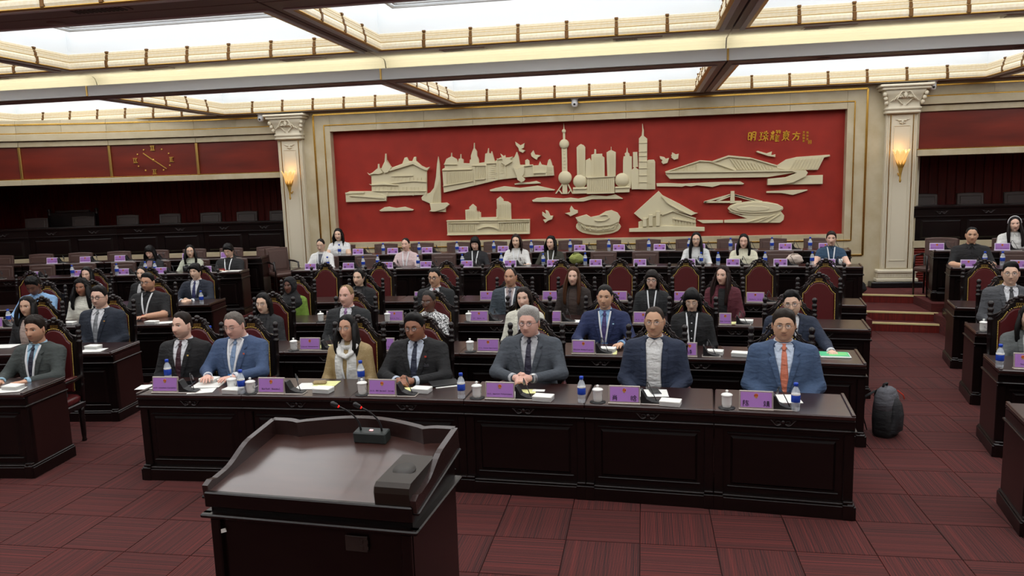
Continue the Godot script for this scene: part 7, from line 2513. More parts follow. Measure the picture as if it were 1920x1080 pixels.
func tie(t: Node3D, sex: String, c: Color, k: float, vb: float):
	var m := cloth(c, 0.6)
	part(t, "tie", chest_patch(sex, [[1.04, -0.012, 0.012], [1.0, -0.02, 0.02], [0.85, -0.03, 0.03], [vb, -0.036, 0.036], [vb - 0.03, -0.02, 0.02]], 0.006, 4, 0.006), m)
	part(t, "tie_knot", chest_patch(sex, [[1.078, -0.022, 0.022], [1.05, -0.021, 0.021], [1.03, -0.012, 0.012]], 0.010, 4, 0.01), m)
const PEOPLE_ROWS := 6
func people() -> Array:
	return [
		{"x": -4.257, "z": -6.310, "y": -0.017, "turn": 0.048, "sex": "m", "skin": c8(226, 184, 162), "hair": ["short", c8(52, 36, 26)], "label": "man in black suit and dark burgundy tie in the front row", "wear": {"kind": "suit", "top": c8(24, 24, 26), "shirt": c8(226, 228, 232), "tie": c8(58, 22, 34), "pin": c8(200, 170, 90), "v": 0.7}, "look": [-0.22, -0.04, 0], "beard": 0.35, "pose": "lap", "smile": -0.1},
		{"x": -3.710, "z": -6.332, "y": 0.002, "turn": 0.032, "sex": "h", "skin": c8(222, 174, 156), "hair": ["greycrop", c8(118, 108, 98)], "label": "grey-haired man in bright blue suit looking down at his hands", "fwd": 0.050, "wear": {"kind": "suit", "top": c8(66, 86, 120), "shirt": c8(226, 228, 232), "tie": c8(126, 152, 186), "pin": c8(190, 90, 60), "v": 0.66, "lanyard": "badge_blue", "lanyard_y": 0.78}, "look": [-0.12, 0.16, 0.02], "pose": "desk", "glasses": "wire", "down": true, "smile": -0.1},
		{"x": -2.642, "z": -6.350, "y": -0.034, "turn": 0.001, "sex": "f", "skin": c8(196, 148, 120), "hair": ["long", c8(18, 15, 15)], "label": "woman with long black hair in white scarf and beige brocade tunic", "wear": {"kind": "tee", "top": c8(186, 168, 122), "scarf": c8(228, 228, 224), "lanyard": "badge_blue", "lanyard_y": 0.74, "topmat": "brocade"}, "look": [-0.1, -0.06, 0.08], "glasses": "wire", "smile": 0.6, "pose": "lap"},
		{"x": -1.990, "z": -6.345, "y": -0.011, "turn": -0.018, "sex": "h", "skin": c8(152, 104, 80), "hair": ["sidepart", c8(22, 18, 18)], "label": "man in black suit with striped navy tie and clasped hands", "fwd": 0.060, "wear": {"kind": "suit", "top": c8(24, 24, 26), "shirt": c8(206, 216, 232), "tie": c8(34, 40, 62), "pin": c8(196, 60, 40), "pocket": c8(60, 60, 66), "v": 0.7}, "look": [-0.06, 0.04, 0.06], "glasses": "thin", "pose": "clasp", "smile": 0.1},
		{"x": -0.967, "z": -6.311, "y": 0.036, "turn": -0.047, "sex": "h", "skin": c8(222, 174, 156), "hair": ["swept", c8(214, 210, 202)], "label": "white-haired man in grey suit with clasped hands at the front desk", "fwd": 0.050, "wear": {"kind": "suit", "top": c8(72, 78, 86), "shirt": c8(192, 194, 198), "tie": c8(38, 34, 56), "v": 0.68}, "look": [-0.12, 0, 0.02], "glasses": "thin", "pose": "clasp", "smile": 0.0, "brow": c8(150, 130, 110)},
		{"x": 0.085, "z": -6.245, "y": 0.037, "turn": -0.078, "sex": "m", "skin": c8(204, 160, 130), "hair": ["crop", c8(84, 66, 54)], "label": "man in navy jacket with open white shirt in the front row", "wear": {"kind": "suit", "top": c8(36, 46, 68), "shirt": c8(222, 222, 220), "open": true}, "look": [-0.1, 0, 0.03], "glasses": "wire", "narrow": true, "smile": -0.2, "fw": 1.03},
		{"x": 1.091, "z": -6.152, "y": 0.026, "turn": -0.107, "sex": "h", "skin": c8(204, 160, 130), "hair": ["sidepart", c8(72, 60, 50)], "label": "man in blue suit with orange tie in the front row", "wear": {"kind": "suit", "top": c8(64, 85, 116), "shirt": c8(200, 214, 232), "tie": c8(204, 116, 88), "v": 0.66}, "look": [-0.06, -0.02, 0.02], "glasses": "wire", "narrow": true, "smile": 0.6, "pose": "lap"},
		{"x": -4.275, "z": -7.889, "y": -0.061, "turn": 0.049, "sex": "f", "skin": c8(224, 186, 160), "hair": ["bob", c8(28, 24, 22)], "label": "woman with glasses and dark bob in charcoal blazer", "wear": {"kind": "open", "top": c8(44, 44, 46), "inner": c8(30, 30, 32)}, "glasses": "wire", "narrow": true, "look": [-0.02, 0.02, 0], "smile": 0.1},
		{"x": -3.282, "z": -7.923, "y": 0.009, "turn": 0.020, "sex": "m", "skin": c8(222, 174, 156), "hair": ["receding", c8(176, 138, 88)], "label": "fair-haired man in dark suit with lilac tie", "wear": {"kind": "suit", "top": c8(38, 40, 42), "shirt": c8(226, 228, 232), "tie": c8(150, 110, 160)}, "look": [-0.15, 0, 0], "smile": 0.3, "brow": c8(150, 110, 70)},
		{"x": -2.334, "z": -7.929, "y": -0.050, "turn": -0.008, "sex": "f", "skin": c8(106, 70, 54), "hair": ["greycrop", c8(70, 68, 66)], "label": "woman with short grey hair and black and white patterned top", "wear": {"kind": "tee", "top": c8(150, 150, 150), "topmat": "zebra"}, "glasses": "wire", "look": [-0.15, 0, 0.03], "smile": 0.0, "brow": c8(40, 34, 30)},
		{"x": -1.270, "z": -7.904, "y": -0.014, "turn": -0.039, "sex": "f", "skin": c8(226, 184, 162), "hair": ["bob", c8(54, 36, 28)], "label": "smiling brown-haired woman in a cream white jacket", "wear": {"kind": "open", "top": c8(222, 220, 204), "inner": c8(206, 196, 206), "lanyard": ""}, "look": [-0.06, 0, 0.05], "smile": 1.0},
		{"x": -0.403, "z": -7.860, "y": -0.011, "turn": -0.064, "sex": "m", "skin": c8(204, 160, 130), "hair": ["short", c8(46, 42, 40)], "label": "man in royal blue suit with lanyard and purple tie", "wear": {"kind": "suit", "top": c8(30, 42, 82), "shirt": c8(140, 180, 220), "tie": c8(66, 54, 110), "lanyard": "badge_blue", "lanyard_y": 0.76, "v": 0.68, "pin": c8(170, 210, 230)}, "narrow": true, "look": [-0.05, 0, -0.03], "pose": "wide", "smile": -0.1},
		{"x": 0.481, "z": -7.792, "y": -0.020, "turn": -0.089, "sex": "f", "skin": c8(224, 186, 160), "hair": ["fringebob", c8(16, 15, 16)], "label": "woman in black cardigan with pearl buttons looking down", "wear": {"kind": "shirt", "top": c8(22, 22, 24), "buttons": c8(220, 220, 224), "lanyard": "", "lanyard_y": 0.66, "v": 1.02}, "look": [-0.05, 0.28, 0.03], "down": true, "glasses": "wire", "smile": -0.1},
		{"x": 1.433, "z": -7.694, "y": -0.031, "turn": -0.116, "sex": "m", "skin": c8(224, 186, 160), "hair": ["quiff", c8(18, 16, 16)], "label": "man in navy suit with round glasses leaning out with one arm on the desk", "fwd": 0.060, "wear": {"kind": "suit", "top": c8(34, 44, 64), "shirt": c8(226, 228, 232), "tie": c8(48, 52, 66)}, "look": [-0.15, 0.05, 0.14], "glasses": "thin", "narrow": true, "pose": "reach", "smile": -0.2},
		{"x": -4.716, "z": -9.465, "y": -0.075, "turn": 0.061, "sex": "f", "skin": c8(106, 70, 54), "hair": ["hijab", c8(20, 20, 22)], "label": "woman in black headscarf and bright green jacket", "wear": {"kind": "tee", "top": c8(112, 142, 50)}, "look": [-0.15, 0, 0]},
		{"x": -3.748, "z": -9.511, "y": 0.020, "turn": 0.033, "sex": "f", "skin": c8(224, 186, 160), "hair": ["backlong", c8(26, 20, 18)], "label": "young woman with hair tied back in black top behind the fair-haired man", "wear": {"kind": "open", "top": c8(26, 26, 28), "inner": c8(60, 58, 58)}, "look": [-0.12, 0.02, -0.06], "smile": 0.5},
		{"x": -2.708, "z": -9.530, "y": -0.003, "turn": 0.003, "sex": "m", "skin": c8(204, 160, 130), "hair": ["short", c8(22, 20, 20)], "label": "man in dark suit with red tie and rectangular glasses", "wear": {"kind": "suit", "top": c8(32, 34, 36), "shirt": c8(226, 228, 232), "tie": c8(160, 34, 40)}, "glasses": "bold", "narrow": true, "look": [-0.12, 0.03, 0]},
		{"x": -1.695, "z": -9.518, "y": -0.004, "turn": -0.026, "sex": "m", "skin": c8(196, 148, 120), "hair": ["receding", c8(58, 54, 52)], "label": "man with thinning hair in blue-grey suit and striped tie", "wear": {"kind": "suit", "top": c8(62, 72, 80), "shirt": c8(186, 170, 168), "tie": c8(110, 106, 116), "lanyard": "badge_blue", "lanyard_y": 0.72}, "look": [-0.08, 0, 0], "narrow": true},
		{"x": -0.879, "z": -9.487, "y": 0.012, "turn": -0.050, "sex": "f", "skin": c8(226, 184, 162), "hair": ["longer", c8(112, 66, 34)], "label": "smiling woman with very long auburn hair in brown top", "wear": {"kind": "open", "top": c8(48, 38, 34), "inner": c8(66, 52, 46)}, "look": [-0.05, 0, -0.03], "smile": 0.9},
		{"x": 0.098, "z": -9.424, "y": -0.029, "turn": -0.078, "sex": "f", "skin": c8(226, 184, 162), "hair": ["fringebob", c8(40, 30, 26)], "label": "woman with dark fringe and black-rimmed glasses in black blazer", "wear": {"kind": "open", "top": c8(30, 32, 34), "inner": c8(20, 20, 20), "lanyard": "", "lanyard_y": 0.72}, "glasses": "bold", "look": [-0.05, 0.03, 0], "smile": -0.3},
		{"x": 0.941, "z": -9.348, "y": 0.027, "turn": -0.102, "sex": "f", "skin": c8(226, 184, 162), "hair": ["longer", c8(56, 30, 24)], "label": "woman with long dark auburn hair in maroon blazer", "wear": {"kind": "open", "top": c8(92, 34, 46), "inner": c8(26, 26, 26)}, "look": [-0.4, 0, 0], "smile": -0.1},
		{"x": -5.686, "z": -12.722, "y": 0.199, "turn": 0.089, "sex": "f", "skin": c8(224, 186, 160), "hair": ["tied", c8(30, 24, 24)], "label": "woman with tied hair in open white cardigan by the pillar", "wear": {"kind": "open", "top": c8(228, 228, 226), "inner": c8(96, 98, 106), "lanyard": ""}, "glasses": "wire", "down": true, "look": [0, 0.2, 0], "pose": "desk"},
		{"x": -4.141, "z": -12.826, "y": 0.175, "turn": 0.045, "sex": "f", "skin": c8(226, 184, 162), "hair": ["tied", c8(40, 28, 26)], "label": "smiling woman with hair pulled back in pale pink top", "wear": {"kind": "tee", "top": c8(214, 190, 190), "lanyard": "", "sleeve": "short"}, "look": [-0.1, 0, 0], "smile": 0.7, "pose": "desk"},
		{"x": -2.893, "z": -12.859, "y": 0.170, "turn": 0.008, "sex": "f", "skin": c8(226, 184, 162), "hair": ["fringebob", c8(20, 17, 18)], "label": "young woman with black fringed bob in black top with lanyard", "wear": {"kind": "tee", "top": c8(28, 28, 32), "lanyard": "", "sleeve": "short"}, "down": true, "look": [0, 0.25, 0], "pose": "wide"},
		{"x": -2.165, "z": -12.857, "y": 0.196, "turn": -0.013, "sex": "f", "skin": c8(224, 186, 160), "hair": ["wavy", c8(58, 34, 28)], "label": "woman with brown wavy hair in white top and lanyard", "wear": {"kind": "tee", "top": c8(226, 226, 222), "sleeve": "short", "lanyard": ""}, "look": [-0.06, 0, 0], "smile": 0.4, "pose": "clasp"},
		{"x": -1.562, "z": -12.844, "y": 0.159, "turn": -0.030, "sex": "f", "skin": c8(226, 184, 162), "hair": ["wavy", c8(24, 20, 20)], "label": "woman with wavy black hair in dark olive top", "wear": {"kind": "tee", "top": c8(52, 50, 40), "lanyard": "", "sleeve": "short"}, "look": [-0.2, 0, 0], "smile": 0.3, "pose": "wide"},
		{"x": 0.848, "z": -12.688, "y": 0.185, "turn": -0.100, "sex": "f", "skin": c8(224, 186, 160), "hair": ["longer", c8(22, 18, 18)], "label": "woman with glasses and long black hair in white tee shirt", "wear": {"kind": "tee", "top": c8(222, 224, 222), "sleeve": "short"}, "glasses": "thin", "look": [0, 0, 0], "smile": 0, "pose": "desk"},
		{"x": 1.588, "z": -12.606, "y": 0.154, "turn": -0.121, "sex": "f", "skin": c8(226, 184, 162), "hair": ["long", c8(20, 17, 17)], "label": "woman with long black hair in cream knitted top", "wear": {"kind": "tee", "top": c8(226, 222, 196)}, "look": [-0.05, 0.08, 0], "down": true, "smile": 0.1, "pose": "desk"},
		{"x": 2.878, "z": -12.425, "y": 0.189, "turn": -0.158, "sex": "f", "skin": c8(226, 184, 162), "hair": ["tiedfringe", c8(60, 38, 30)], "label": "woman in sleeveless denim top with lanyard", "wear": {"kind": "shirt", "top": c8(44, 72, 98), "sleeve": "none", "lanyard": "", "v": 1.03}, "look": [-0.05, 0, 0], "pose": "wide", "smile": 0.1},
		{"x": -5.717, "z": -13.619, "y": 0.313, "turn": 0.090, "sex": "f", "skin": c8(224, 186, 160), "hair": ["wavy", c8(30, 22, 20)], "label": "woman in sleeveless white top in the rearmost row by the relief", "wear": {"kind": "tee", "top": c8(230, 230, 230), "sleeve": "none"}, "look": [0, 0, 0], "smile": 0.5, "pose": "desk"},
		{"x": -5.733, "z": -6.208, "y": -0.042, "turn": 0.091, "sex": "m", "skin": c8(196, 148, 120), "hair": ["curltop", c8(56, 42, 32)], "label": "man in grey-green suit with spotted tie and white lanyard", "wear": {"kind": "suit", "top": c8(62, 68, 66), "shirt": c8(160, 198, 220), "tie": c8(30, 32, 52), "lanyard": "badge_blue", "lanyard_y": 0.72, "v": 0.62}, "look": [0.05, 0, 0.02], "pose": "desk", "beard": 0.3, "smile": -0.2},
		{"x": -7.113, "z": -7.635, "y": -0.043, "turn": 0.130, "sex": "f", "skin": c8(208, 166, 140), "hair": ["long", c8(22, 19, 19)], "label": "woman with long black hair in black jacket at the side desks", "wear": {"kind": "open", "top": c8(30, 30, 32), "inner": c8(180, 160, 150)}, "look": [0.1, 0.02, -0.03], "smile": 0.6},
		{"x": -6.238, "z": -7.738, "y": 0.033, "turn": 0.105, "sex": "h", "skin": c8(226, 184, 162), "hair": ["quiff", c8(34, 26, 24)], "label": "stout man in navy suit with grey tie and bold black glasses", "wear": {"kind": "suit", "top": c8(30, 38, 52), "shirt": c8(226, 228, 232), "tie": c8(120, 124, 128), "pin": c8(196, 140, 60), "v": 0.66}, "glasses": "bold", "look": [0.04, 0, 0], "beard": 0.2, "smile": -0.1},
		{"x": -8.271, "z": -9.064, "y": 0.008, "turn": 0.163, "sex": "m", "skin": c8(106, 70, 54), "hair": ["curltop", c8(20, 17, 16)], "label": "man in light blue shirt bending his head over the desk", "fwd": 0.050, "wear": {"kind": "shirt", "top": c8(138, 176, 216)}, "look": [0.1, 0.45, 0.05], "down": true, "pose": "desk"},
		{"x": -7.637, "z": -9.162, "y": -0.041, "turn": 0.145, "sex": "f", "skin": c8(152, 104, 80), "hair": ["bigcurls", c8(20, 17, 17)], "label": "woman with very long curly black hair in white knit top", "wear": {"kind": "tee", "top": c8(224, 222, 208), "sleeve": "short"}, "look": [0.12, 0, 0.03], "smile": 0.4},
		{"x": -6.708, "z": -9.285, "y": -0.003, "turn": 0.119, "sex": "h", "skin": c8(196, 148, 120), "hair": ["quiff", c8(24, 20, 19)], "label": "smiling man in black embroidered shirt with orange badge", "wear": {"kind": "shirt", "top": c8(26, 26, 28), "sleeve": "short", "lanyard": "badge_orange", "lanyard_y": 0.8, "v": 1.0}, "glasses": "thin", "look": [-0.05, 0, 0], "beard": 0.4, "smile": 1.0, "pose": "desk"},
		{"x": -8.702, "z": -10.590, "y": -0.028, "turn": 0.175, "sex": "f", "skin": c8(226, 184, 162), "hair": ["long", c8(18, 16, 17)], "label": "woman with straight black hair in pale blue top", "wear": {"kind": "tee", "top": c8(196, 206, 216)}, "look": [0.08, 0.1, 0], "down": true, "smile": 0.5},
		{"x": -7.838, "z": -10.732, "y": -0.046, "turn": 0.151, "sex": "f", "skin": c8(224, 186, 160), "hair": ["tied", c8(30, 24, 22)], "label": "woman with tied hair in black jacket behind the man with the orange badge", "wear": {"kind": "open", "top": c8(26, 26, 28), "inner": c8(200, 200, 200)}, "look": [0.05, 0, 0], "narrow": true},
		{"x": -6.985, "z": -10.851, "y": -0.047, "turn": 0.126, "sex": "m", "skin": c8(224, 186, 160), "hair": ["mop", c8(20, 18, 18)], "label": "man in navy suit and dark blue tie at the end of the side desks", "wear": {"kind": "suit", "top": c8(30, 36, 50), "shirt": c8(226, 228, 232), "tie": c8(44, 48, 96)}, "narrow": true, "look": [-0.1, 0.02, 0.03], "pose": "clasp"},
		{"x": -8.780, "z": -12.306, "y": 0.161, "turn": 0.177, "sex": "f", "skin": c8(226, 184, 162), "hair": ["fringelong", c8(20, 18, 20)], "label": "woman with long black fringe looking down at a bottle", "wear": {"kind": "open", "top": c8(34, 34, 38), "inner": c8(150, 120, 122)}, "down": true, "look": [0, 0.35, 0], "pose": "desk"},
		{"x": -8.066, "z": -12.427, "y": 0.148, "turn": 0.157, "sex": "f", "skin": c8(224, 186, 160), "hair": ["long", c8(24, 20, 19)], "label": "woman with glasses in green and white striped tee", "wear": {"kind": "tee", "top": c8(196, 200, 180), "stripe": c8(84, 92, 84), "sleeve": "short"}, "glasses": "wire", "look": [0.35, 0.02, 0], "smile": 0.8, "pose": "desk"},
		{"x": -7.373, "z": -12.530, "y": 0.130, "turn": 0.138, "sex": "m", "skin": c8(224, 186, 160), "hair": ["mop", c8(22, 19, 19)], "label": "man in black shirt with lanyard looking at a red phone", "wear": {"kind": "shirt", "top": c8(30, 30, 32), "sleeve": "short", "lanyard": "", "v": 1.02}, "glasses": "wire", "down": true, "look": [-0.05, 0.3, 0], "pose": "phone"},
		{"x": 3.917, "z": -8.914, "y": 0.061, "turn": -0.187, "sex": "m", "skin": c8(224, 186, 160), "hair": ["quiff", c8(20, 18, 18)], "label": "man in grey suit with round glasses and grey tie beside the right aisle", "wear": {"kind": "suit", "top": c8(78, 80, 84), "shirt": c8(226, 228, 232), "tie": c8(56, 56, 58), "pin": c8(226, 226, 226)}, "glasses": "round", "narrow": true, "look": [-0.2, -0.04, 0.02], "smile": 0.2},
		{"x": 3.427, "z": -7.403, "y": -0.129, "turn": -0.173, "sex": "f", "skin": c8(224, 186, 160), "hair": ["long", c8(22, 19, 18)], "label": "woman in grey-green blazer at the desk beside the right aisle", "wear": {"kind": "open", "top": c8(92, 96, 96), "inner": c8(200, 200, 200)}, "look": [-0.1, 0.1, 0], "pose": "desk"},
		{"x": 4.748, "z": -12.077, "y": 0.220, "turn": -0.210, "sex": "m", "skin": c8(204, 160, 130), "hair": ["crop", c8(18, 16, 16)], "label": "man with short hair in black polo shirt by the right steps", "wear": {"kind": "shirt", "top": c8(24, 24, 26), "sleeve": "short", "v": 1.03}, "narrow": true, "look": [-0.05, 0, 0], "smile": -0.2, "pose": "desk"},
		{"x": 5.619, "z": -12.780, "y": 0.334, "turn": -0.234, "sex": "f", "skin": c8(226, 184, 162), "hair": ["longer", c8(40, 28, 26)], "label": "woman with white headband and long hair in white blouse", "wear": {"kind": "shirt", "top": c8(230, 230, 226), "v": 1.03}, "band": c8(226, 226, 228), "look": [-0.03, 0, 0.06], "smile": 0.5, "pose": "desk"},
	]
const ARMCHAIRS := [[-4.257, -6.330, 0.048, "o", 1, "man in black suit and dark burgundy tie"], [-3.710, -6.352, 0.032, "o", 1, "grey-haired man in bright blue suit looking down"], [-2.642, -6.370, 0.001, "o", 1, "woman with long black hair in white scarf and beige"], [-1.990, -6.365, -0.018, "o", 1, "man in black suit with striped navy tie and clasped"], [-0.967, -6.331, -0.047, "o", 1, "white-haired man in grey suit with clasped hands"], [0.085, -6.265, -0.078, "o", 1, "man in navy jacket with open white shirt"], [1.091, -6.172, -0.107, "o", 1, "man in blue suit with orange tie in the front"], [-4.275, -7.909, 0.049, "o", 2, "woman with glasses and dark bob in charcoal blazer"], [-3.282, -7.943, 0.020, "o", 2, "fair-haired man in dark suit with lilac tie"], [-2.334, -7.949, -0.008, "o", 2, "woman with short grey hair and black and white patterned"], [-1.270, -7.924, -0.039, "o", 2, "smiling brown-haired woman in a cream white jacket"], [-0.403, -7.880, -0.064, "o", 2, "man in royal blue suit with lanyard and purple tie"], [0.481, -7.812, -0.089, "o", 2, "woman in black cardigan with pearl buttons looking down"], [1.433, -7.714, -0.116, "o", 2, "man in navy suit with round glasses leaning out"], [-4.716, -9.485, 0.061, "o", 3, "woman in black headscarf and bright green jacket"], [-3.748, -9.531, 0.033, "o", 3, "young woman with hair tied back in black top"], [-2.708, -9.550, 0.003, "o", 3, "man in dark suit with red tie and rectangular glasses"], [-1.695, -9.538, -0.026, "o", 3, "man with thinning hair in blue-grey suit and striped tie"], [-0.879, -9.507, -0.050, "o", 3, "smiling woman with very long auburn hair in brown top"], [0.098, -9.444, -0.078, "o", 3, "woman with dark fringe and black-rimmed glasses in black blazer"], [0.941, -9.368, -0.102, "o", 3, "woman with long dark auburn hair in maroon blazer"], [-5.733, -6.228, 0.091, "o", 1, "man in grey-green suit with spotted tie and white lanyard"], [-7.113, -7.655, 0.130, "o", 2, "woman with long black hair in black jacket"], [-6.238, -7.758, 0.105, "o", 2, "stout man in navy suit with grey tie and bold"], [-8.271, -9.084, 0.163, "o", 3, "man in light blue shirt bending his head"], [-7.637, -9.182, 0.145, "o", 3, "woman with very long curly black hair in white knit"], [-6.708, -9.305, 0.119, "o", 3, "smiling man in black embroidered shirt with orange badge"], [-8.702, -10.610, 0.175, "o", 4, "woman with straight black hair in pale blue top"], [-7.838, -10.752, 0.151, "o", 4, "woman with tied hair in black jacket behind the man"], [-6.985, -10.871, 0.126, "o", 4, "man in navy suit and dark blue tie"], [3.917, -8.934, -0.187, "o", 3, "man in grey suit with round glasses and grey tie"], [3.427, -7.423, -0.173, "o", 2, "woman in grey-green blazer at the desk beside the right"], [-4.985, -11.068, 0.069, "e", 4, ""], [-4.103, -11.117, 0.044, "e", 4, ""], [-3.025, -11.147, 0.012, "e", 4, ""], [-2.227, -11.148, -0.011, "e", 4, ""], [-1.249, -11.124, -0.039, "e", 4, ""], [-0.366, -11.078, -0.065, "e", 4, ""], [0.585, -11.003, -0.092, "e", 4, ""], [1.595, -10.895, -0.121, "e", 4, ""], [2.455, -10.779, -0.146, "e", 4, ""], [2.038, -9.238, -0.134, "e", 3, ""], [4.329, -10.454, -0.198, "e", 4, ""], [-9.734, -10.412, 0.204, "e", 4, ""]]
const SIGNS := {1: [[-3.99, -5.62], [-3.04, -5.66], [-2.08, -5.66], [-1.11, -5.63], [-0.15, -5.57], [0.79, -5.49]], 2: [[-4.09, -7.14], [-3.42, -7.22], [-2.62, -7.32], [-1.53, -7.24], [-0.58, -7.22], [0.42, -7.13], [3.10, -6.81]], 3: [[-3.81, -8.77], [-3.04, -8.84], [-1.97, -8.88], [-1.08, -8.82], [-0.01, -8.76], [0.90, -8.74], [-8.29, -9.55], [-9.24, -9.46], [3.54, -8.28]], 4: [[-3.16, -10.26], [-2.19, -10.29], [-1.29, -10.27], [-0.34, -10.30], [0.44, -10.28], [1.44, -10.22]], 5: [[-5.67, -12.31], [-5.00, -12.18], [-4.32, -12.42], [-3.64, -12.52], [-2.93, -12.53], [-2.19, -12.53], [-1.47, -12.54], [-0.77, -12.47], [-0.06, -12.39], [0.70, -12.32], [1.37, -12.33], [2.06, -12.26], [2.73, -12.12], [-11.17, -11.54], [-10.46, -11.64], [-9.73, -11.66], [-8.94, -11.82], [-8.29, -11.99], [-7.51, -12.01], [4.54, -11.80], [5.13, -11.68]], 6: [[-5.16, -13.04], [-4.51, -13.15], [-3.87, -13.25], [-3.21, -13.35], [-2.47, -13.44], [-1.81, -13.44], [-1.10, -13.33], [-0.42, -13.32], [0.27, -13.21], [0.92, -13.11], [1.60, -13.01], [2.28, -12.99], [2.88, -12.90], [-10.77, -11.75], [-10.19, -12.03], [-9.57, -12.22], [-8.98, -12.41], [-8.34, -12.52], [-7.63, -12.62], [4.44, -12.39], [5.28, -12.19]]}
const BOTTLES := {1: [[-4.19, -6.03], [-3.30, -5.64], [-1.42, -5.63], [-0.47, -5.58], [1.06, -5.48], [-2.39, -6.03]], 2: [[-4.71, -7.51], [-4.72, -7.48], [2.94, -6.80]], 3: [[-8.31, -8.62]], 4: [[-6.50, -10.08]], 5: [[-4.77, -12.38], [-4.59, -12.61], [-3.81, -12.45], [-3.05, -12.54], [-2.39, -12.63], [-1.65, -12.48], [-0.95, -12.48], [0.90, -12.30], [1.16, -12.27], [1.86, -12.20], [2.54, -12.13], [-9.79, -11.59], [-9.04, -11.68], [-8.69, -12.03], [-8.49, -12.01], [4.84, -11.84], [5.06, -11.81], [-5.45, -12.45]], 6: [[-4.68, -13.17], [-4.01, -13.17], [-3.31, -13.17], [-2.64, -13.27], [-1.96, -13.26], [-1.27, -13.26], [-0.59, -13.15], [0.09, -13.15], [0.76, -13.04], [1.43, -13.03], [2.09, -13.02], [2.67, -12.93], [-5.50, -12.90]]}
const CUPS := {1: [[-3.44, -5.73], [-3.23, -5.65], [-2.26, -5.68], [-1.30, -5.65], [-0.35, -5.60], [0.59, -5.51]], 2: [[-4.54, -7.20], [-3.60, -7.21], [-2.66, -7.29], [-1.72, -7.25]], 3: [[-4.92, -8.94], [-4.01, -8.84], [-3.13, -8.84], [-2.10, -8.85], [3.43, -8.33]]}
const BOXES := {1: [[-3.39, -5.65], [-2.62, -5.73], [-1.79, -5.78], [-0.77, -5.62], [0.19, -5.53], [-5.48, -5.64], [-3.80, -5.98]], 2: [[-0.35, -7.30], [0.66, -7.22], [0.88, -7.15], [-5.95, -7.23]], 3: [[-6.24, -8.60], [1.14, -8.77], [-1.44, -8.85], [-7.38, -8.59]]}
const PAPERS := [[1, -3.70, -5.65, 0.21, 0.15, 0.5, "paper"], [1, -2.77, -5.90, 0.3, 0.2, 0.2, "paper"], [1, -2.70, -5.98, 0.2, 0.16, 0.1, "paper_yellow"], [1, -4.25, -5.78, 0.2, 0.15, 0.4, "paper"], [1, -3.75, -5.88, 0.25, 0.2, 0.3, "paper"], [1, 0.03, -5.85, 0.3, 0.2, 0.1, "paper"], [1, 1.02, -5.77, 0.25, 0.22, 0.1, "paper"], [1, -1.88, -5.83, 0.2, 0.15, 0.1, "paper_yellow"], [1, -1.04, -5.75, 0.22, 0.16, 0.4, "paper"], [1, -0.94, -5.84, 0.16, 0.12, 0.2, "paper_yellow"], [1, -5.48, -5.56, 0.22, 0.16, 0.6, "paper"], [2, -7.13, -7.30, 0.25, 0.2, 0.3, "paper"], [2, -0.36, -7.25, 0.2, 0.16, 0, "paper_yellow"], [2, -5.89, -7.15, 0.24, 0.17, 0.3, "paper"], [2, -3.32, -7.42, 0.2, 0.16, 0.3, "paper_yellow"], [2, -1.40, -7.36, 0.2, 0.1, 0.1, "paper"], [3, -1.41, -8.85, 0.3, 0.16, 0, "paper"], [3, -0.67, -8.86, 0.3, 0.16, 0, "paper"], [3, 1.00, -8.77, 0.2, 0.15, 0, "paper_yellow"], [3, -6.11, -8.75, 0.2, 0.15, 0.6, "paper"], [3, -8.30, -8.54, 0.3, 0.2, 0.2, "paper"], [5, -7.08, -12.20, 0.22, 0.16, 0.1, "paper"], [5, -7.26, -12.06, 0.2, 0.15, -0.2, "paper"], [1, -0.84, -5.87, 0.1, 0.06, 0, "paper"]]
const PHONE1 := Vector3(-3.943, 0.760, -5.869)
const PHONE2 := Vector3(0.081, 0.760, -5.870)
const PHONE3 := Vector3(0.716, 0.760, -7.430)
const FOLDER := Vector3(-1.696, 0.760, -6.000)
const GREEN := Vector3(1.726, 0.760, -7.201)
const BAGY := Vector3(-1.106, 1.020, -12.500)
const BAGW := Vector3(2.325, 1.020, -12.085)
const BAGN := Vector3(-7.309, 1.180, -12.945)
const CAMERA := Vector3(-8.065, 1.020, -12.128)
const CUPW := Vector3(2.930, 1.020, -12.166)
const GLASSCASE := Vector3(-2.771, 0.760, -5.937)
const PACK := Vector3(2.211, 0, -7.264)
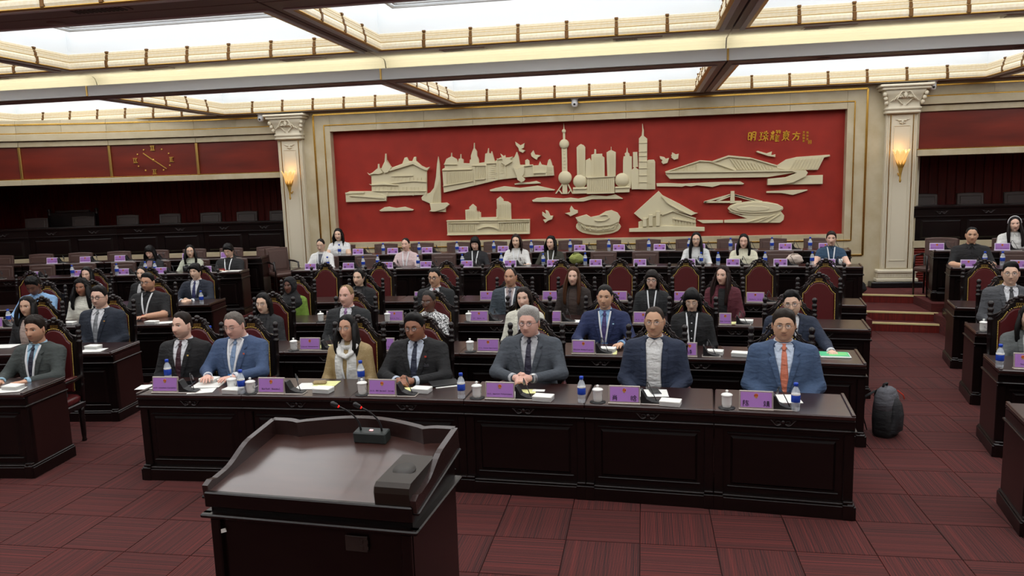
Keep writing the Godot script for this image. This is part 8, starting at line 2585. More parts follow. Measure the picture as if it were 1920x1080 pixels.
const RELIEF := [
["pavilion",0.05,0,[-5.22,2.60,-5.25,2.63,-5.15,2.70,-5.07,2.77,-5.00,2.75,-4.89,2.91,-4.80,2.76,-4.58,2.83,-4.53,2.94,-4.48,2.95,-4.45,2.88,-4.38,2.87,-4.34,2.95,-4.30,2.95,-4.30,2.87,-4.20,2.78,-4.10,2.73,-4.12,2.22,-4.93,2.21,-5.21,2.24,-5.23,2.32]],
["pavilion_roof",0.04,0.05,[-4.85,2.72,-4.58,2.81,-4.36,2.87,-4.24,2.80,-4.10,2.73,-4.02,2.75,-4.08,2.68,-4.15,2.70,-4.36,2.81,-4.83,2.69]],
["pavilion_roof",0.035,0.05,[-5.29,2.68,-5.25,2.65,-5.18,2.68,-5.07,2.76,-5.06,2.84,-5.04,2.84,-5.03,2.75,-4.97,2.67,-5.05,2.64,-5.16,2.65,-5.25,2.63]],
["pavilion_roof",0.045,0.05,[-5.00,2.74,-4.92,2.88,-4.90,3.03,-4.88,3.03,-4.88,2.88,-4.79,2.76,-4.87,2.67,-4.93,2.66]],
["pavilion_roof",0.03,0.05,[-5.27,2.46,-5.22,2.45,-4.98,2.47,-4.68,2.42,-4.68,2.41,-4.98,2.43,-5.22,2.43]],
["pavilion_eave",0.02,0.05,[-4.818,2.475,-4.377,2.500,-4.375,2.480,-4.816,2.455]],
["pavilion_eave",0.02,0.05,[-4.375,2.500,-4.109,2.479,-4.111,2.459,-4.377,2.480]],
["pavilion_eave",0.02,0.05,[-5.209,2.333,-4.118,2.303,-4.118,2.283,-5.209,2.313]],
["pavilion_eave",0.02,0.05,[-4.810,2.608,-4.371,2.604,-4.371,2.584,-4.810,2.588]],
["pavilion_column",0.012,0.05,[-5.155,2.398,-5.160,2.327,-5.178,2.329,-5.173,2.400]],
["pavilion_column",0.012,0.05,[-5.075,2.396,-5.079,2.325,-5.097,2.327,-5.093,2.398]],
["pavilion_column",0.012,0.05,[-4.994,2.393,-4.998,2.322,-5.016,2.324,-5.012,2.395]],
["pavilion_column",0.012,0.05,[-4.913,2.391,-4.917,2.320,-4.935,2.322,-4.931,2.393]],
["pavilion_column",0.012,0.05,[-4.833,2.389,-4.837,2.318,-4.855,2.320,-4.851,2.391]],
["pavilion_column",0.012,0.05,[-4.752,2.386,-4.756,2.316,-4.774,2.318,-4.770,2.388]],
["pavilion_column",0.012,0.05,[-4.672,2.384,-4.676,2.313,-4.694,2.315,-4.690,2.386]],
["pavilion_column",0.012,0.05,[-4.592,2.382,-4.596,2.311,-4.614,2.313,-4.610,2.384]],
["pavilion_column",0.012,0.05,[-4.512,2.379,-4.516,2.309,-4.534,2.311,-4.530,2.381]],
["pavilion_column",0.012,0.05,[-4.433,2.378,-4.436,2.308,-4.454,2.308,-4.451,2.378]],
["pavilion_column",0.012,0.05,[-4.353,2.375,-4.357,2.304,-4.375,2.306,-4.371,2.377]],
["pavilion_column",0.012,0.05,[-4.274,2.373,-4.277,2.303,-4.295,2.303,-4.292,2.373]],
["pavilion_column",0.012,0.05,[-4.194,2.370,-4.198,2.300,-4.216,2.302,-4.212,2.372]],
["pavilion_column",0.012,0.05,[-4.763,2.569,-4.766,2.512,-4.784,2.512,-4.781,2.569]],
["pavilion_column",0.012,0.05,[-4.683,2.566,-4.686,2.509,-4.704,2.509,-4.701,2.566]],
["pavilion_column",0.012,0.05,[-4.603,2.564,-4.606,2.507,-4.624,2.507,-4.621,2.564]],
["pavilion_column",0.012,0.05,[-4.523,2.561,-4.526,2.504,-4.544,2.504,-4.541,2.561]],
["pavilion_column",0.012,0.05,[-4.443,2.559,-4.446,2.502,-4.464,2.502,-4.461,2.559]],
["pavilion_column",0.012,0.05,[-4.364,2.556,-4.367,2.499,-4.385,2.499,-4.382,2.556]],
["pavilion_column",0.012,0.05,[-4.285,2.554,-4.287,2.497,-4.305,2.497,-4.303,2.554]],
["pavilion_column",0.012,0.05,[-4.205,2.551,-4.208,2.495,-4.226,2.495,-4.223,2.551]],
["pavilion_column",0.012,0.05,[-4.126,2.549,-4.129,2.492,-4.147,2.492,-4.144,2.549]],
["pavilion_column",0.012,0.05,[-4.898,2.295,-4.902,2.224,-4.920,2.226,-4.916,2.297]],
["pavilion_column",0.012,0.05,[-4.677,2.289,-4.681,2.218,-4.699,2.220,-4.695,2.291]],
["pavilion_column",0.012,0.05,[-4.378,2.281,-4.381,2.211,-4.399,2.211,-4.396,2.281]],
["pavilion_column",0.012,0.05,[-4.130,2.274,-4.133,2.204,-4.151,2.204,-4.148,2.274]],
["pavilion_wall",0.06,0,[-5.77,2.30,-5.68,2.33,-5.21,2.32,-5.03,2.26,-4.93,2.21,-4.95,2.12,-5.77,2.12]],
["pavilion_wall_cap",0.02,0.06,[-5.763,2.309,-5.374,2.314,-5.374,2.284,-5.763,2.279]],
["pavilion_wall_cap",0.02,0.06,[-5.683,2.265,-4.973,2.197,-4.975,2.167,-5.685,2.235]],
["cloud",0.04,0,[-5.10,1.94,-4.99,2.00,-4.90,2.01,-4.76,1.98,-4.58,2.00,-4.40,1.94,-4.42,1.92,-5.07,1.92]],
["sail_sculpture",0.05,0,[-3.86,2.94,-3.84,2.80,-3.84,2.37,-3.85,2.05,-4.04,2.04,-4.22,2.12,-4.23,2.17,-4.18,2.22,-4.05,2.26,-3.97,2.35,-3.92,2.56,-3.89,2.80]],
["sail_sculpture_bowl",0.08,0,[-4.06,2.05,-3.73,2.06,-3.68,2.02,-3.77,1.94,-3.97,1.89,-4.08,1.90,-4.04,1.93]],
["sail_sculpture_plinth",0.05,0,[-4.01,1.91,-3.76,1.96,-3.76,1.88,-4.05,1.89]],
["sail_rib",0.012,0.05,[-3.967,2.259,-4.006,2.061,-4.014,2.063,-3.975,2.261]],
["sail_rib",0.012,0.05,[-3.932,2.334,-3.971,2.060,-3.979,2.062,-3.940,2.336]],
["sail_rib",0.012,0.05,[-3.897,2.410,-3.935,2.060,-3.943,2.060,-3.905,2.410]],
["sail_rib",0.012,0.05,[-3.862,2.484,-3.900,2.059,-3.908,2.059,-3.870,2.484]],
["sail_rib",0.012,0.05,[-3.828,2.558,-3.864,2.058,-3.872,2.058,-3.836,2.558]],
["riverside_facade",0.05,0,[-3.79,2.70,-3.74,2.72,-3.74,2.81,-3.70,2.89,-3.61,2.93,-3.60,3.00,-3.59,3.00,-3.59,2.93,-3.50,2.88,-3.47,2.81,-3.46,2.88,-3.43,2.89,-3.42,2.97,-3.41,2.97,-3.41,2.89,-3.37,2.87,-3.37,2.80,-3.25,2.79,-3.24,2.86,-3.22,2.86,-3.22,2.93,-3.19,3.01,-3.16,3.07,-3.15,3.17,-3.14,3.17,-3.14,3.07,-3.10,3.01,-3.10,2.93,-3.07,2.85,-3.07,2.79,-2.96,2.80,-2.95,2.87,-2.94,2.96,-2.90,2.97,-2.88,3.06,-2.87,3.06,-2.87,2.97,-2.83,2.96,-2.82,3.00,-2.81,3.00,-2.76,2.81,-2.65,2.88,-2.39,2.87,-2.37,2.90,-2.34,2.97,-2.33,2.97,-2.30,2.88,-2.29,2.80,-2.28,2.73,-2.18,2.73,-2.18,2.81,-2.14,2.83,-2.10,2.80,-2.10,2.73,-2.02,2.71,-1.93,2.71,-1.90,2.78,-1.87,2.72,-1.77,2.70,-1.75,2.77,-1.74,2.80,-1.71,2.82,-1.70,2.80,-1.68,2.75,-1.67,2.70,-1.65,2.69,-1.64,2.51,-2.35,2.49,-2.71,2.46,-3.15,2.37,-3.52,2.30,-3.78,2.25]],
["facade_cornice",0.025,0.05,[-3.79,2.68,-3.20,2.68,-3.21,2.67,-3.79,2.67]],
["facade_cornice",0.025,0.05,[-3.20,2.75,-2.92,2.75,-2.92,2.73,-3.20,2.74]],
["facade_cornice",0.025,0.05,[-3.79,2.38,-3.20,2.46,-3.20,2.45,-3.78,2.37]],
["facade_cornice",0.025,0.05,[-3.15,2.49,-2.96,2.50,-2.96,2.48,-3.14,2.47]],
["facade_cornice",0.025,0.05,[-3.74,2.80,-3.49,2.78,-3.49,2.77,-3.75,2.78]],
["facade_cornice",0.025,0.05,[-2.92,2.79,-2.73,2.78,-2.73,2.77,-2.92,2.77]],
["facade_cornice",0.025,0.05,[-2.72,2.86,-2.57,2.86,-2.57,2.85,-2.71,2.84]],
["facade_cornice",0.025,0.05,[-2.03,2.58,-1.78,2.58,-1.79,2.56,-2.03,2.56]],
["facade_cornice",0.025,0.05,[-2.24,2.70,-2.03,2.73,-2.03,2.71,-2.24,2.69]],
["facade_column",0.015,0.05,[-3.704,2.644,-3.703,2.416,-3.715,2.416,-3.716,2.644]],
["facade_column",0.015,0.05,[-3.667,2.642,-3.666,2.420,-3.678,2.420,-3.679,2.642]],
["facade_column",0.015,0.05,[-3.630,2.641,-3.629,2.425,-3.641,2.425,-3.642,2.641]],
["facade_column",0.015,0.05,[-3.594,2.640,-3.592,2.430,-3.604,2.430,-3.606,2.640]],
["facade_column",0.015,0.05,[-3.557,2.639,-3.555,2.435,-3.567,2.435,-3.569,2.639]],
["facade_column",0.015,0.05,[-3.520,2.638,-3.517,2.440,-3.529,2.440,-3.532,2.638]],
["facade_column",0.015,0.05,[-3.483,2.637,-3.480,2.445,-3.492,2.445,-3.495,2.637]],
["facade_column",0.015,0.05,[-3.447,2.635,-3.443,2.450,-3.455,2.450,-3.459,2.635]],
["facade_column",0.015,0.05,[-3.410,2.634,-3.406,2.455,-3.418,2.455,-3.422,2.634]],
["facade_column",0.015,0.05,[-3.373,2.633,-3.369,2.460,-3.381,2.460,-3.385,2.633]],
["facade_column",0.015,0.05,[-3.337,2.632,-3.333,2.465,-3.345,2.465,-3.349,2.632]],
["facade_column",0.015,0.05,[-3.300,2.631,-3.296,2.470,-3.308,2.470,-3.312,2.631]],
["facade_column",0.015,0.05,[-3.263,2.629,-3.259,2.475,-3.271,2.475,-3.275,2.629]],
["facade_column",0.015,0.05,[-3.227,2.628,-3.222,2.480,-3.234,2.480,-3.239,2.628]],
["facade_column",0.015,0.05,[-3.190,2.627,-3.185,2.484,-3.197,2.484,-3.202,2.627]],
["facade_column",0.015,0.05,[-3.090,2.722,-3.093,2.500,-3.105,2.500,-3.102,2.722]],
["facade_column",0.015,0.05,[-3.055,2.720,-3.058,2.499,-3.070,2.499,-3.067,2.720]],
["facade_column",0.015,0.05,[-3.020,2.719,-3.022,2.498,-3.034,2.498,-3.032,2.719]],
["facade_column",0.015,0.05,[-2.985,2.718,-2.987,2.497,-2.999,2.497,-2.997,2.718]],
["facade_column",0.015,0.05,[-2.950,2.717,-2.952,2.495,-2.964,2.495,-2.962,2.717]],
["facade_pilaster",0.02,0.05,[-3.146,2.724,-3.153,2.384,-3.173,2.384,-3.166,2.724]],
["facade_pilaster",0.02,0.05,[-2.916,2.768,-2.915,2.416,-2.935,2.416,-2.936,2.768]],
["facade_pilaster",0.02,0.05,[-2.707,2.813,-2.705,2.462,-2.725,2.462,-2.727,2.813]],
["facade_pilaster",0.02,0.05,[-2.552,2.846,-2.544,2.477,-2.564,2.477,-2.572,2.846]],
["facade_pilaster",0.02,0.05,[-2.021,2.712,-2.020,2.506,-2.040,2.506,-2.041,2.712]],
["facade_pilaster",0.02,0.05,[-1.779,2.697,-1.780,2.505,-1.800,2.505,-1.799,2.697]],
["facade_window_row",0.008,0.05,[-2.840,2.731,-2.746,2.732,-2.746,2.722,-2.840,2.721]],
["facade_window_row",0.008,0.05,[-2.841,2.695,-2.748,2.696,-2.748,2.686,-2.841,2.685]],
["facade_window_row",0.008,0.05,[-2.843,2.658,-2.749,2.659,-2.749,2.649,-2.843,2.648]],
["facade_window_row",0.008,0.05,[-2.844,2.622,-2.750,2.623,-2.750,2.613,-2.844,2.612]],
["facade_window_row",0.008,0.05,[-2.845,2.586,-2.751,2.587,-2.751,2.577,-2.845,2.576]],
["facade_window_row",0.008,0.05,[-2.846,2.549,-2.753,2.550,-2.753,2.540,-2.846,2.539]],
["facade_window_row",0.008,0.05,[-2.848,2.513,-2.754,2.514,-2.754,2.504,-2.848,2.503]],
["facade_window_row",0.008,0.05,[-2.646,2.725,-2.593,2.725,-2.593,2.715,-2.646,2.715]],
["facade_window_row",0.008,0.05,[-2.647,2.691,-2.594,2.692,-2.594,2.682,-2.647,2.681]],
["facade_window_row",0.008,0.05,[-2.649,2.657,-2.595,2.658,-2.595,2.648,-2.649,2.647]],
["facade_window_row",0.008,0.05,[-2.650,2.624,-2.596,2.624,-2.596,2.614,-2.650,2.614]],
["facade_window_row",0.008,0.05,[-2.651,2.590,-2.597,2.591,-2.597,2.581,-2.651,2.580]],
["facade_window_row",0.008,0.05,[-1.757,2.669,-1.666,2.667,-1.666,2.657,-1.757,2.659]],
["facade_window_row",0.008,0.05,[-1.758,2.641,-1.666,2.639,-1.666,2.629,-1.758,2.631]],
["facade_window_row",0.008,0.05,[-1.758,2.613,-1.667,2.611,-1.667,2.601,-1.758,2.603]],
["facade_window_row",0.008,0.05,[-1.759,2.584,-1.667,2.583,-1.667,2.573,-1.759,2.574]],
["facade_window_row",0.008,0.05,[-1.760,2.556,-1.668,2.555,-1.668,2.545,-1.760,2.546]],
["cloud",0.04,0,[-2.40,2.38,-2.29,2.40,-2.12,2.40,-1.98,2.42,-1.90,2.38,-1.90,2.37,-2.39,2.36]],
["cloud",0.04,0,[-2.88,2.28,-2.76,2.31,-2.60,2.34,-2.29,2.30,-1.96,2.33,-1.63,2.25,-1.64,2.23,-2.87,2.25]],
["dove",0.03,0.02,[-2.36,3.16,-2.26,3.09,-2.18,3.13,-2.20,3.04,-2.25,3.02,-2.17,2.99,-2.22,2.95,-2.29,2.98,-2.30,3.04,-2.35,3.10]],
["dove",0.03,0.02,[-2.02,2.99,-1.99,2.91,-1.88,2.89,-1.94,2.85,-1.96,2.81,-2.01,2.84,-2.06,2.88,-2.07,2.93]],
["dove",0.03,0.06,[-2.64,2.95,-2.58,2.90,-2.55,2.92,-2.54,2.86,-2.40,2.89,-2.46,2.84,-2.42,2.79,-2.55,2.72,-2.63,2.78,-2.60,2.81]],
["dove",0.03,0.06,[-2.40,2.69,-2.32,2.64,-2.29,2.68,-2.20,2.71,-2.19,2.63,-2.20,2.56,-2.24,2.51,-2.18,2.46,-2.21,2.42,-2.26,2.40,-2.33,2.45,-2.35,2.53,-2.38,2.62]],
["tower_spire",0.02,0.01,[-1.449,3.348,-1.443,3.463,-1.437,3.463,-1.430,3.347]],
["tower_shaft",0.03,0,[-1.46,3.30,-1.42,3.30,-1.42,3.15,-1.46,3.15]],
["tower_shaft",0.04,0,[-1.49,3.02,-1.39,3.01,-1.39,2.55,-1.49,2.55]],
["tower_slot",0.012,0.04,[-1.431,2.981,-1.426,2.955,-1.446,2.951,-1.451,2.977]],
["tower_slot",0.012,0.04,[-1.432,2.920,-1.427,2.894,-1.447,2.890,-1.452,2.916]],
["tower_slot",0.012,0.04,[-1.434,2.859,-1.428,2.833,-1.448,2.829,-1.454,2.855]],
["tower_slot",0.012,0.04,[-1.435,2.798,-1.430,2.772,-1.450,2.768,-1.455,2.794]],
["tower_slot",0.012,0.04,[-1.436,2.737,-1.431,2.711,-1.451,2.707,-1.456,2.733]],
["tower_slot",0.012,0.04,[-1.438,2.676,-1.432,2.650,-1.452,2.646,-1.458,2.672]],
["tower_slot",0.012,0.04,[-1.439,2.615,-1.434,2.588,-1.454,2.584,-1.459,2.611]],
["tower_leg",0.035,0,[-1.50,2.35,-1.48,2.34,-1.60,2.17,-1.63,2.17]],
["tower_leg",0.035,0,[-1.40,2.34,-1.37,2.34,-1.28,2.16,-1.31,2.16]],
["tower_leg",0.04,0,[-1.49,2.35,-1.40,2.35,-1.40,2.16,-1.49,2.16]],
["tower_brace",0.03,0,[-1.55,2.25,-1.49,2.17,-1.51,2.16,-1.57,2.24]],
["tower_brace",0.03,0,[-1.33,2.23,-1.38,2.16,-1.40,2.17,-1.34,2.24]],
["office_tower",0.05,0,[-1.21,3.01,-1.17,3.05,-1.13,3.07,-1.08,3.05,-1.05,3.01,-1.06,2.46,-1.21,2.46]],
["office_tower",0.035,0,[-1.05,2.77,-0.97,2.81,-0.94,2.75,-0.95,2.45,-1.06,2.46]],
["office_tower",0.045,0,[-0.94,2.87,-0.89,2.88,-0.88,2.97,-0.85,2.96,-0.85,2.88,-0.74,2.88,-0.74,2.84,-0.70,2.81,-0.70,2.46,-0.95,2.46]],
["office_tower",0.05,0,[-0.66,2.90,-0.61,2.93,-0.58,2.94,-0.58,3.00,-0.57,3.00,-0.57,2.94,-0.49,2.90,-0.50,2.45,-0.65,2.46]],
["office_tower",0.04,0,[-0.36,2.75,-0.35,2.82,-0.32,2.82,-0.33,2.87,-0.30,2.89,-0.29,2.97,-0.28,2.97,-0.27,2.89,-0.24,2.86,-0.24,2.82,-0.20,2.81,-0.20,2.60,-0.22,2.23,-0.37,2.23]],
["office_tower",0.03,0,[-0.18,2.89,-0.10,2.89,-0.09,2.62,-0.18,2.61]],
["office_tower",0.06,0,[-0.07,3.13,-0.02,3.18,-0.01,3.27,-0.01,3.31,-0.01,3.39,0.00,3.39,0.01,3.31,0.02,3.27,0.02,3.17,0.08,3.12,0.07,2.20,-0.08,2.21]],
["office_tower",0.045,0,[0.07,2.72,0.10,2.74,0.20,2.74,0.22,2.70,0.22,2.20,0.07,2.20]],
["office_tower",0.05,0,[-0.22,2.55,-0.15,2.62,-0.08,2.57,-0.08,2.21,-0.21,2.21]],
["tower_band",0.012,0.06,[-0.072,3.057,0.077,3.055,0.077,3.041,-0.072,3.043]],
["tower_band",0.012,0.06,[-0.073,2.900,0.076,2.899,0.076,2.885,-0.073,2.886]],
["tower_band",0.012,0.06,[-0.074,2.821,0.076,2.820,0.076,2.806,-0.074,2.807]],
["tower_band",0.012,0.06,[-0.075,2.721,0.075,2.720,0.075,2.706,-0.075,2.707]],
["tower_band",0.012,0.06,[-0.076,2.599,0.075,2.599,0.075,2.585,-0.076,2.585]],
["tower_band",0.012,0.06,[-0.077,2.470,0.074,2.469,0.074,2.455,-0.077,2.456]],
["tower_band",0.012,0.06,[-0.077,2.347,0.073,2.347,0.073,2.333,-0.077,2.333]],
["tower_mullion",0.012,0.05,[-1.161,2.984,-1.165,2.490,-1.175,2.490,-1.171,2.984]],
["tower_mullion",0.012,0.05,[-1.124,2.982,-1.129,2.489,-1.139,2.489,-1.134,2.982]],
["tower_mullion",0.012,0.05,[-1.088,2.981,-1.092,2.488,-1.102,2.488,-1.098,2.981]],
["tower_mullion",0.012,0.05,[-0.601,2.862,-0.603,2.465,-0.613,2.465,-0.611,2.862]],
["tower_mullion",0.012,0.05,[-0.565,2.861,-0.567,2.464,-0.577,2.464,-0.575,2.861]],
["tower_mullion",0.012,0.05,[-0.529,2.860,-0.531,2.463,-0.541,2.463,-0.539,2.860]],
["tower_mullion",0.012,0.045,[-0.900,2.830,-0.903,2.474,-0.913,2.474,-0.910,2.830]],
["tower_mullion",0.012,0.045,[-0.863,2.828,-0.866,2.473,-0.876,2.473,-0.873,2.828]],
["tower_mullion",0.012,0.045,[-0.820,2.827,-0.822,2.472,-0.832,2.472,-0.830,2.827]],
["tower_mullion",0.012,0.045,[-0.776,2.825,-0.778,2.470,-0.788,2.470,-0.786,2.825]],
["tower_mullion",0.012,0.045,[-0.740,2.824,-0.742,2.469,-0.752,2.469,-0.750,2.824]],
["tower_mullion",0.012,0.045,[0.116,2.693,0.115,2.212,0.105,2.212,0.106,2.693]],
["tower_mullion",0.012,0.045,[0.152,2.692,0.151,2.211,0.141,2.211,0.142,2.692]],
["tower_mullion",0.012,0.045,[0.187,2.691,0.186,2.210,0.176,2.210,0.177,2.691]],
["hall_front",0.06,0,[-1.03,2.46,-0.52,2.46,-0.52,2.16,-1.03,2.16]],
["hall_fin",0.015,0.06,[-0.985,2.433,-0.989,2.192,-1.003,2.192,-0.999,2.433]],
["hall_fin",0.015,0.06,[-0.947,2.432,-0.951,2.191,-0.965,2.191,-0.961,2.432]],
["hall_fin",0.015,0.06,[-0.909,2.431,-0.912,2.190,-0.926,2.190,-0.923,2.431]],
["hall_fin",0.015,0.06,[-0.870,2.430,-0.874,2.189,-0.888,2.189,-0.884,2.430]],
["hall_fin",0.015,0.06,[-0.832,2.429,-0.836,2.188,-0.850,2.188,-0.846,2.429]],
["hall_fin",0.015,0.06,[-0.794,2.427,-0.798,2.187,-0.812,2.187,-0.808,2.427]],
["hall_fin",0.015,0.06,[-0.756,2.426,-0.760,2.186,-0.774,2.186,-0.770,2.426]],
["hall_fin",0.015,0.06,[-0.718,2.425,-0.722,2.185,-0.736,2.185,-0.732,2.425]],
["hall_fin",0.015,0.06,[-0.681,2.424,-0.684,2.184,-0.698,2.184,-0.695,2.424]],
["hall_fin",0.015,0.06,[-0.643,2.423,-0.646,2.183,-0.660,2.183,-0.657,2.423]],
["hall_fin",0.015,0.06,[-0.605,2.422,-0.608,2.182,-0.622,2.182,-0.619,2.422]],
["hall_fin",0.015,0.06,[-0.567,2.420,-0.570,2.180,-0.584,2.180,-0.581,2.420]],
["hall_fin",0.015,0.06,[-0.529,2.419,-0.532,2.179,-0.546,2.179,-0.543,2.419]],
["hall_cornice",0.025,0.06,[-1.03,2.46,-0.52,2.47,-0.52,2.45,-1.03,2.44]],
["hall_cornice",0.025,0.06,[-1.03,2.17,-0.52,2.17,-0.52,2.15,-1.03,2.15]],
["hall_wing",0.07,0,[-1.29,2.28,-1.03,2.28,-1.03,2.16,-1.29,2.16]],
["hall_wing",0.07,0,[-0.51,2.27,-0.24,2.27,-0.25,2.16,-0.51,2.16]],
["hall_wing_band",0.02,0.07,[-1.287,2.259,-1.032,2.259,-1.032,2.244,-1.287,2.244]],
["hall_wing_band",0.02,0.07,[-0.512,2.256,-0.247,2.254,-0.247,2.240,-0.512,2.242]],
["dove",0.03,0.02,[0.30,2.80,0.38,2.78,0.41,2.75,0.47,2.76,0.44,2.67,0.36,2.65,0.33,2.69,0.35,2.72,0.31,2.75]],
["dove",0.03,0.02,[0.52,2.86,0.59,2.82,0.64,2.83,0.63,2.74,0.56,2.72,0.50,2.77,0.52,2.78,0.50,2.81,0.52,2.82]],
["airplane",0.03,0.02,[1.99,2.82,2.02,2.83,2.17,2.78,2.26,2.81,2.25,2.75,2.28,2.75,2.32,2.76,2.32,2.71,2.20,2.73,2.01,2.80]],
["terminal_roof",0.04,0,[0.40,2.51,1.01,2.70,1.20,2.67,1.44,2.59,1.65,2.50,0.41,2.49]],
["terminal_roof",0.05,0,[1.24,2.67,1.51,2.76,1.88,2.71,2.33,2.56,2.63,2.47,1.65,2.50,1.44,2.58]],
["terminal_body",0.07,0,[0.41,2.49,2.63,2.47,2.67,2.44,2.63,2.42,2.19,2.36,0.48,2.38,0.41,2.46]],
["terminal_rib",0.015,0.05,[1.550,2.718,1.688,2.513,1.674,2.505,1.536,2.710]],
["terminal_rib",0.015,0.05,[1.611,2.704,1.738,2.511,1.724,2.503,1.597,2.696]],
["terminal_rib",0.015,0.05,[1.672,2.690,1.789,2.510,1.775,2.502,1.658,2.682]],
["terminal_rib",0.015,0.05,[1.733,2.675,1.840,2.508,1.826,2.500,1.719,2.667]],
["terminal_rib",0.015,0.05,[1.794,2.661,1.890,2.506,1.876,2.498,1.780,2.653]],
["terminal_rib",0.015,0.05,[1.855,2.647,1.941,2.505,1.927,2.497,1.841,2.639]],
["terminal_rib",0.015,0.05,[1.915,2.633,1.991,2.503,1.977,2.495,1.901,2.625]],
["terminal_rib",0.015,0.05,[1.976,2.619,2.041,2.501,2.027,2.493,1.962,2.611]],
["terminal_rib",0.015,0.05,[2.036,2.605,2.092,2.500,2.078,2.492,2.022,2.597]],
["terminal_rib",0.015,0.05,[2.097,2.590,2.142,2.497,2.128,2.491,2.083,2.584]],
["terminal_rib",0.015,0.05,[2.157,2.576,2.192,2.495,2.178,2.489,2.143,2.570]],
["terminal_rib",0.015,0.05,[2.219,2.562,2.243,2.494,2.227,2.488,2.203,2.556]],
["terminal_rib",0.015,0.05,[2.279,2.547,2.293,2.491,2.277,2.487,2.263,2.543]],
["terminal_rib",0.015,0.04,[0.530,2.525,0.564,2.533,0.568,2.519,0.534,2.511]],
["terminal_rib",0.015,0.04,[0.583,2.521,0.613,2.545,0.621,2.535,0.591,2.511]],
["terminal_rib",0.015,0.04,[0.637,2.519,0.661,2.558,0.673,2.550,0.649,2.511]],
["terminal_rib",0.015,0.04,[0.691,2.515,0.710,2.570,0.724,2.566,0.705,2.511]],
["terminal_rib",0.015,0.04,[0.747,2.512,0.760,2.583,0.774,2.581,0.761,2.510]],
["terminal_rib",0.015,0.04,[0.802,2.510,0.810,2.598,0.824,2.596,0.816,2.508]],
["terminal_rib",0.015,0.04,[0.857,2.508,0.860,2.611,0.874,2.611,0.871,2.508]],
["terminal_rib",0.015,0.04,[0.912,2.506,0.910,2.625,0.924,2.625,0.926,2.506]],
["terminal_rib",0.015,0.04,[0.968,2.504,0.960,2.639,0.974,2.639,0.982,2.504]],
["terminal_edge",0.03,0.05,[1.23,2.68,1.51,2.77,1.51,2.74,1.24,2.65]],
["terminal_edge",0.03,0.05,[1.51,2.77,1.88,2.72,1.88,2.69,1.51,2.74]],
["terminal_edge",0.03,0.05,[1.88,2.72,2.34,2.57,2.33,2.55,1.88,2.70]],
["terminal_edge",0.03,0.04,[0.40,2.52,1.01,2.70,1.02,2.68,0.40,2.50]],
["terminal_edge",0.03,0.04,[1.02,2.70,1.21,2.68,1.20,2.66,1.01,2.68]],
["terminal_edge",0.03,0.04,[1.21,2.68,1.65,2.51,1.64,2.49,1.20,2.66]],
["terminal_deck",0.03,0.07,[0.41,2.52,2.62,2.48,2.62,2.45,0.41,2.49]],
["terminal_wing",0.06,0,[2.34,2.56,2.38,2.58,2.50,2.66,2.69,2.70,3.23,2.72,3.24,2.69,3.14,2.67,3.04,2.46,2.52,2.47,2.35,2.51]],
["terminal_rib",0.015,0.06,[2.669,2.655,2.573,2.487,2.561,2.493,2.657,2.661]],
["terminal_rib",0.015,0.06,[2.721,2.656,2.628,2.485,2.616,2.491,2.709,2.662]],
["terminal_rib",0.015,0.06,[2.774,2.658,2.682,2.484,2.670,2.490,2.762,2.664]],
["terminal_rib",0.015,0.06,[2.826,2.659,2.737,2.482,2.725,2.488,2.814,2.665]],
["terminal_rib",0.015,0.06,[2.879,2.661,2.791,2.480,2.779,2.486,2.867,2.667]],
["terminal_rib",0.015,0.06,[2.931,2.663,2.845,2.478,2.833,2.484,2.919,2.669]],
["terminal_rib",0.015,0.06,[2.983,2.664,2.899,2.476,2.887,2.482,2.971,2.670]],
["terminal_rib",0.015,0.06,[3.036,2.666,2.954,2.475,2.942,2.481,3.024,2.672]],
["terminal_rib",0.015,0.06,[3.088,2.667,3.008,2.473,2.996,2.479,3.076,2.673]],
["terminal_ramp",0.09,0,[2.52,2.47,2.83,2.46,2.87,2.42,2.83,2.35,2.62,2.25,2.41,2.22,2.19,2.22,2.19,2.33,2.50,2.35,2.68,2.42]],
["terminal_block",0.05,0,[2.83,2.37,3.13,2.37,3.13,2.21,2.44,2.22]],
["cloud",0.04,0,[0.24,2.31,0.44,2.31,0.70,2.29,1.21,2.30,1.72,2.30,1.79,2.26,1.77,2.24,1.38,2.25,1.24,2.21,0.96,2.25,0.86,2.23,0.76,2.25,0.70,2.23,0.58,2.24,0.25,2.25]],
["cloud",0.04,0,[2.18,2.11,2.51,2.12,2.88,2.12,2.87,2.10,2.63,2.03,2.44,2.07,2.18,2.08]],
["long_building",0.06,0,[-3.74,1.72,-2.12,1.71,-2.13,1.43,-3.74,1.43]],
["long_building_centre",0.07,0,[-3.10,1.76,-2.74,1.76,-2.75,1.65,-3.10,1.65]],
["twin_tower",0.05,0,[-3.37,1.91,-3.29,1.92,-3.29,1.96,-3.22,2.02,-3.15,1.96,-3.15,1.86,-3.07,1.86,-3.07,1.71,-3.37,1.71]],
["twin_tower",0.05,0,[-2.76,1.91,-2.75,1.91,-2.75,2.10,-2.68,2.15,-2.62,2.09,-2.62,2.06,-2.54,2.05,-2.48,2.01,-2.48,1.71,-2.77,1.71]],
["building_column",0.02,0.06,[-3.708,1.642,-3.711,1.502,-3.725,1.502,-3.722,1.642]],
["building_column",0.02,0.06,[-3.669,1.641,-3.673,1.501,-3.687,1.501,-3.683,1.641]],
["building_column",0.02,0.06,[-3.631,1.640,-3.634,1.501,-3.648,1.501,-3.645,1.640]],
["building_column",0.02,0.06,[-3.592,1.639,-3.596,1.500,-3.610,1.500,-3.606,1.639]],
["building_column",0.02,0.06,[-3.554,1.638,-3.557,1.499,-3.571,1.499,-3.568,1.638]],
["building_column",0.02,0.06,[-3.515,1.638,-3.518,1.498,-3.532,1.498,-3.529,1.638]],
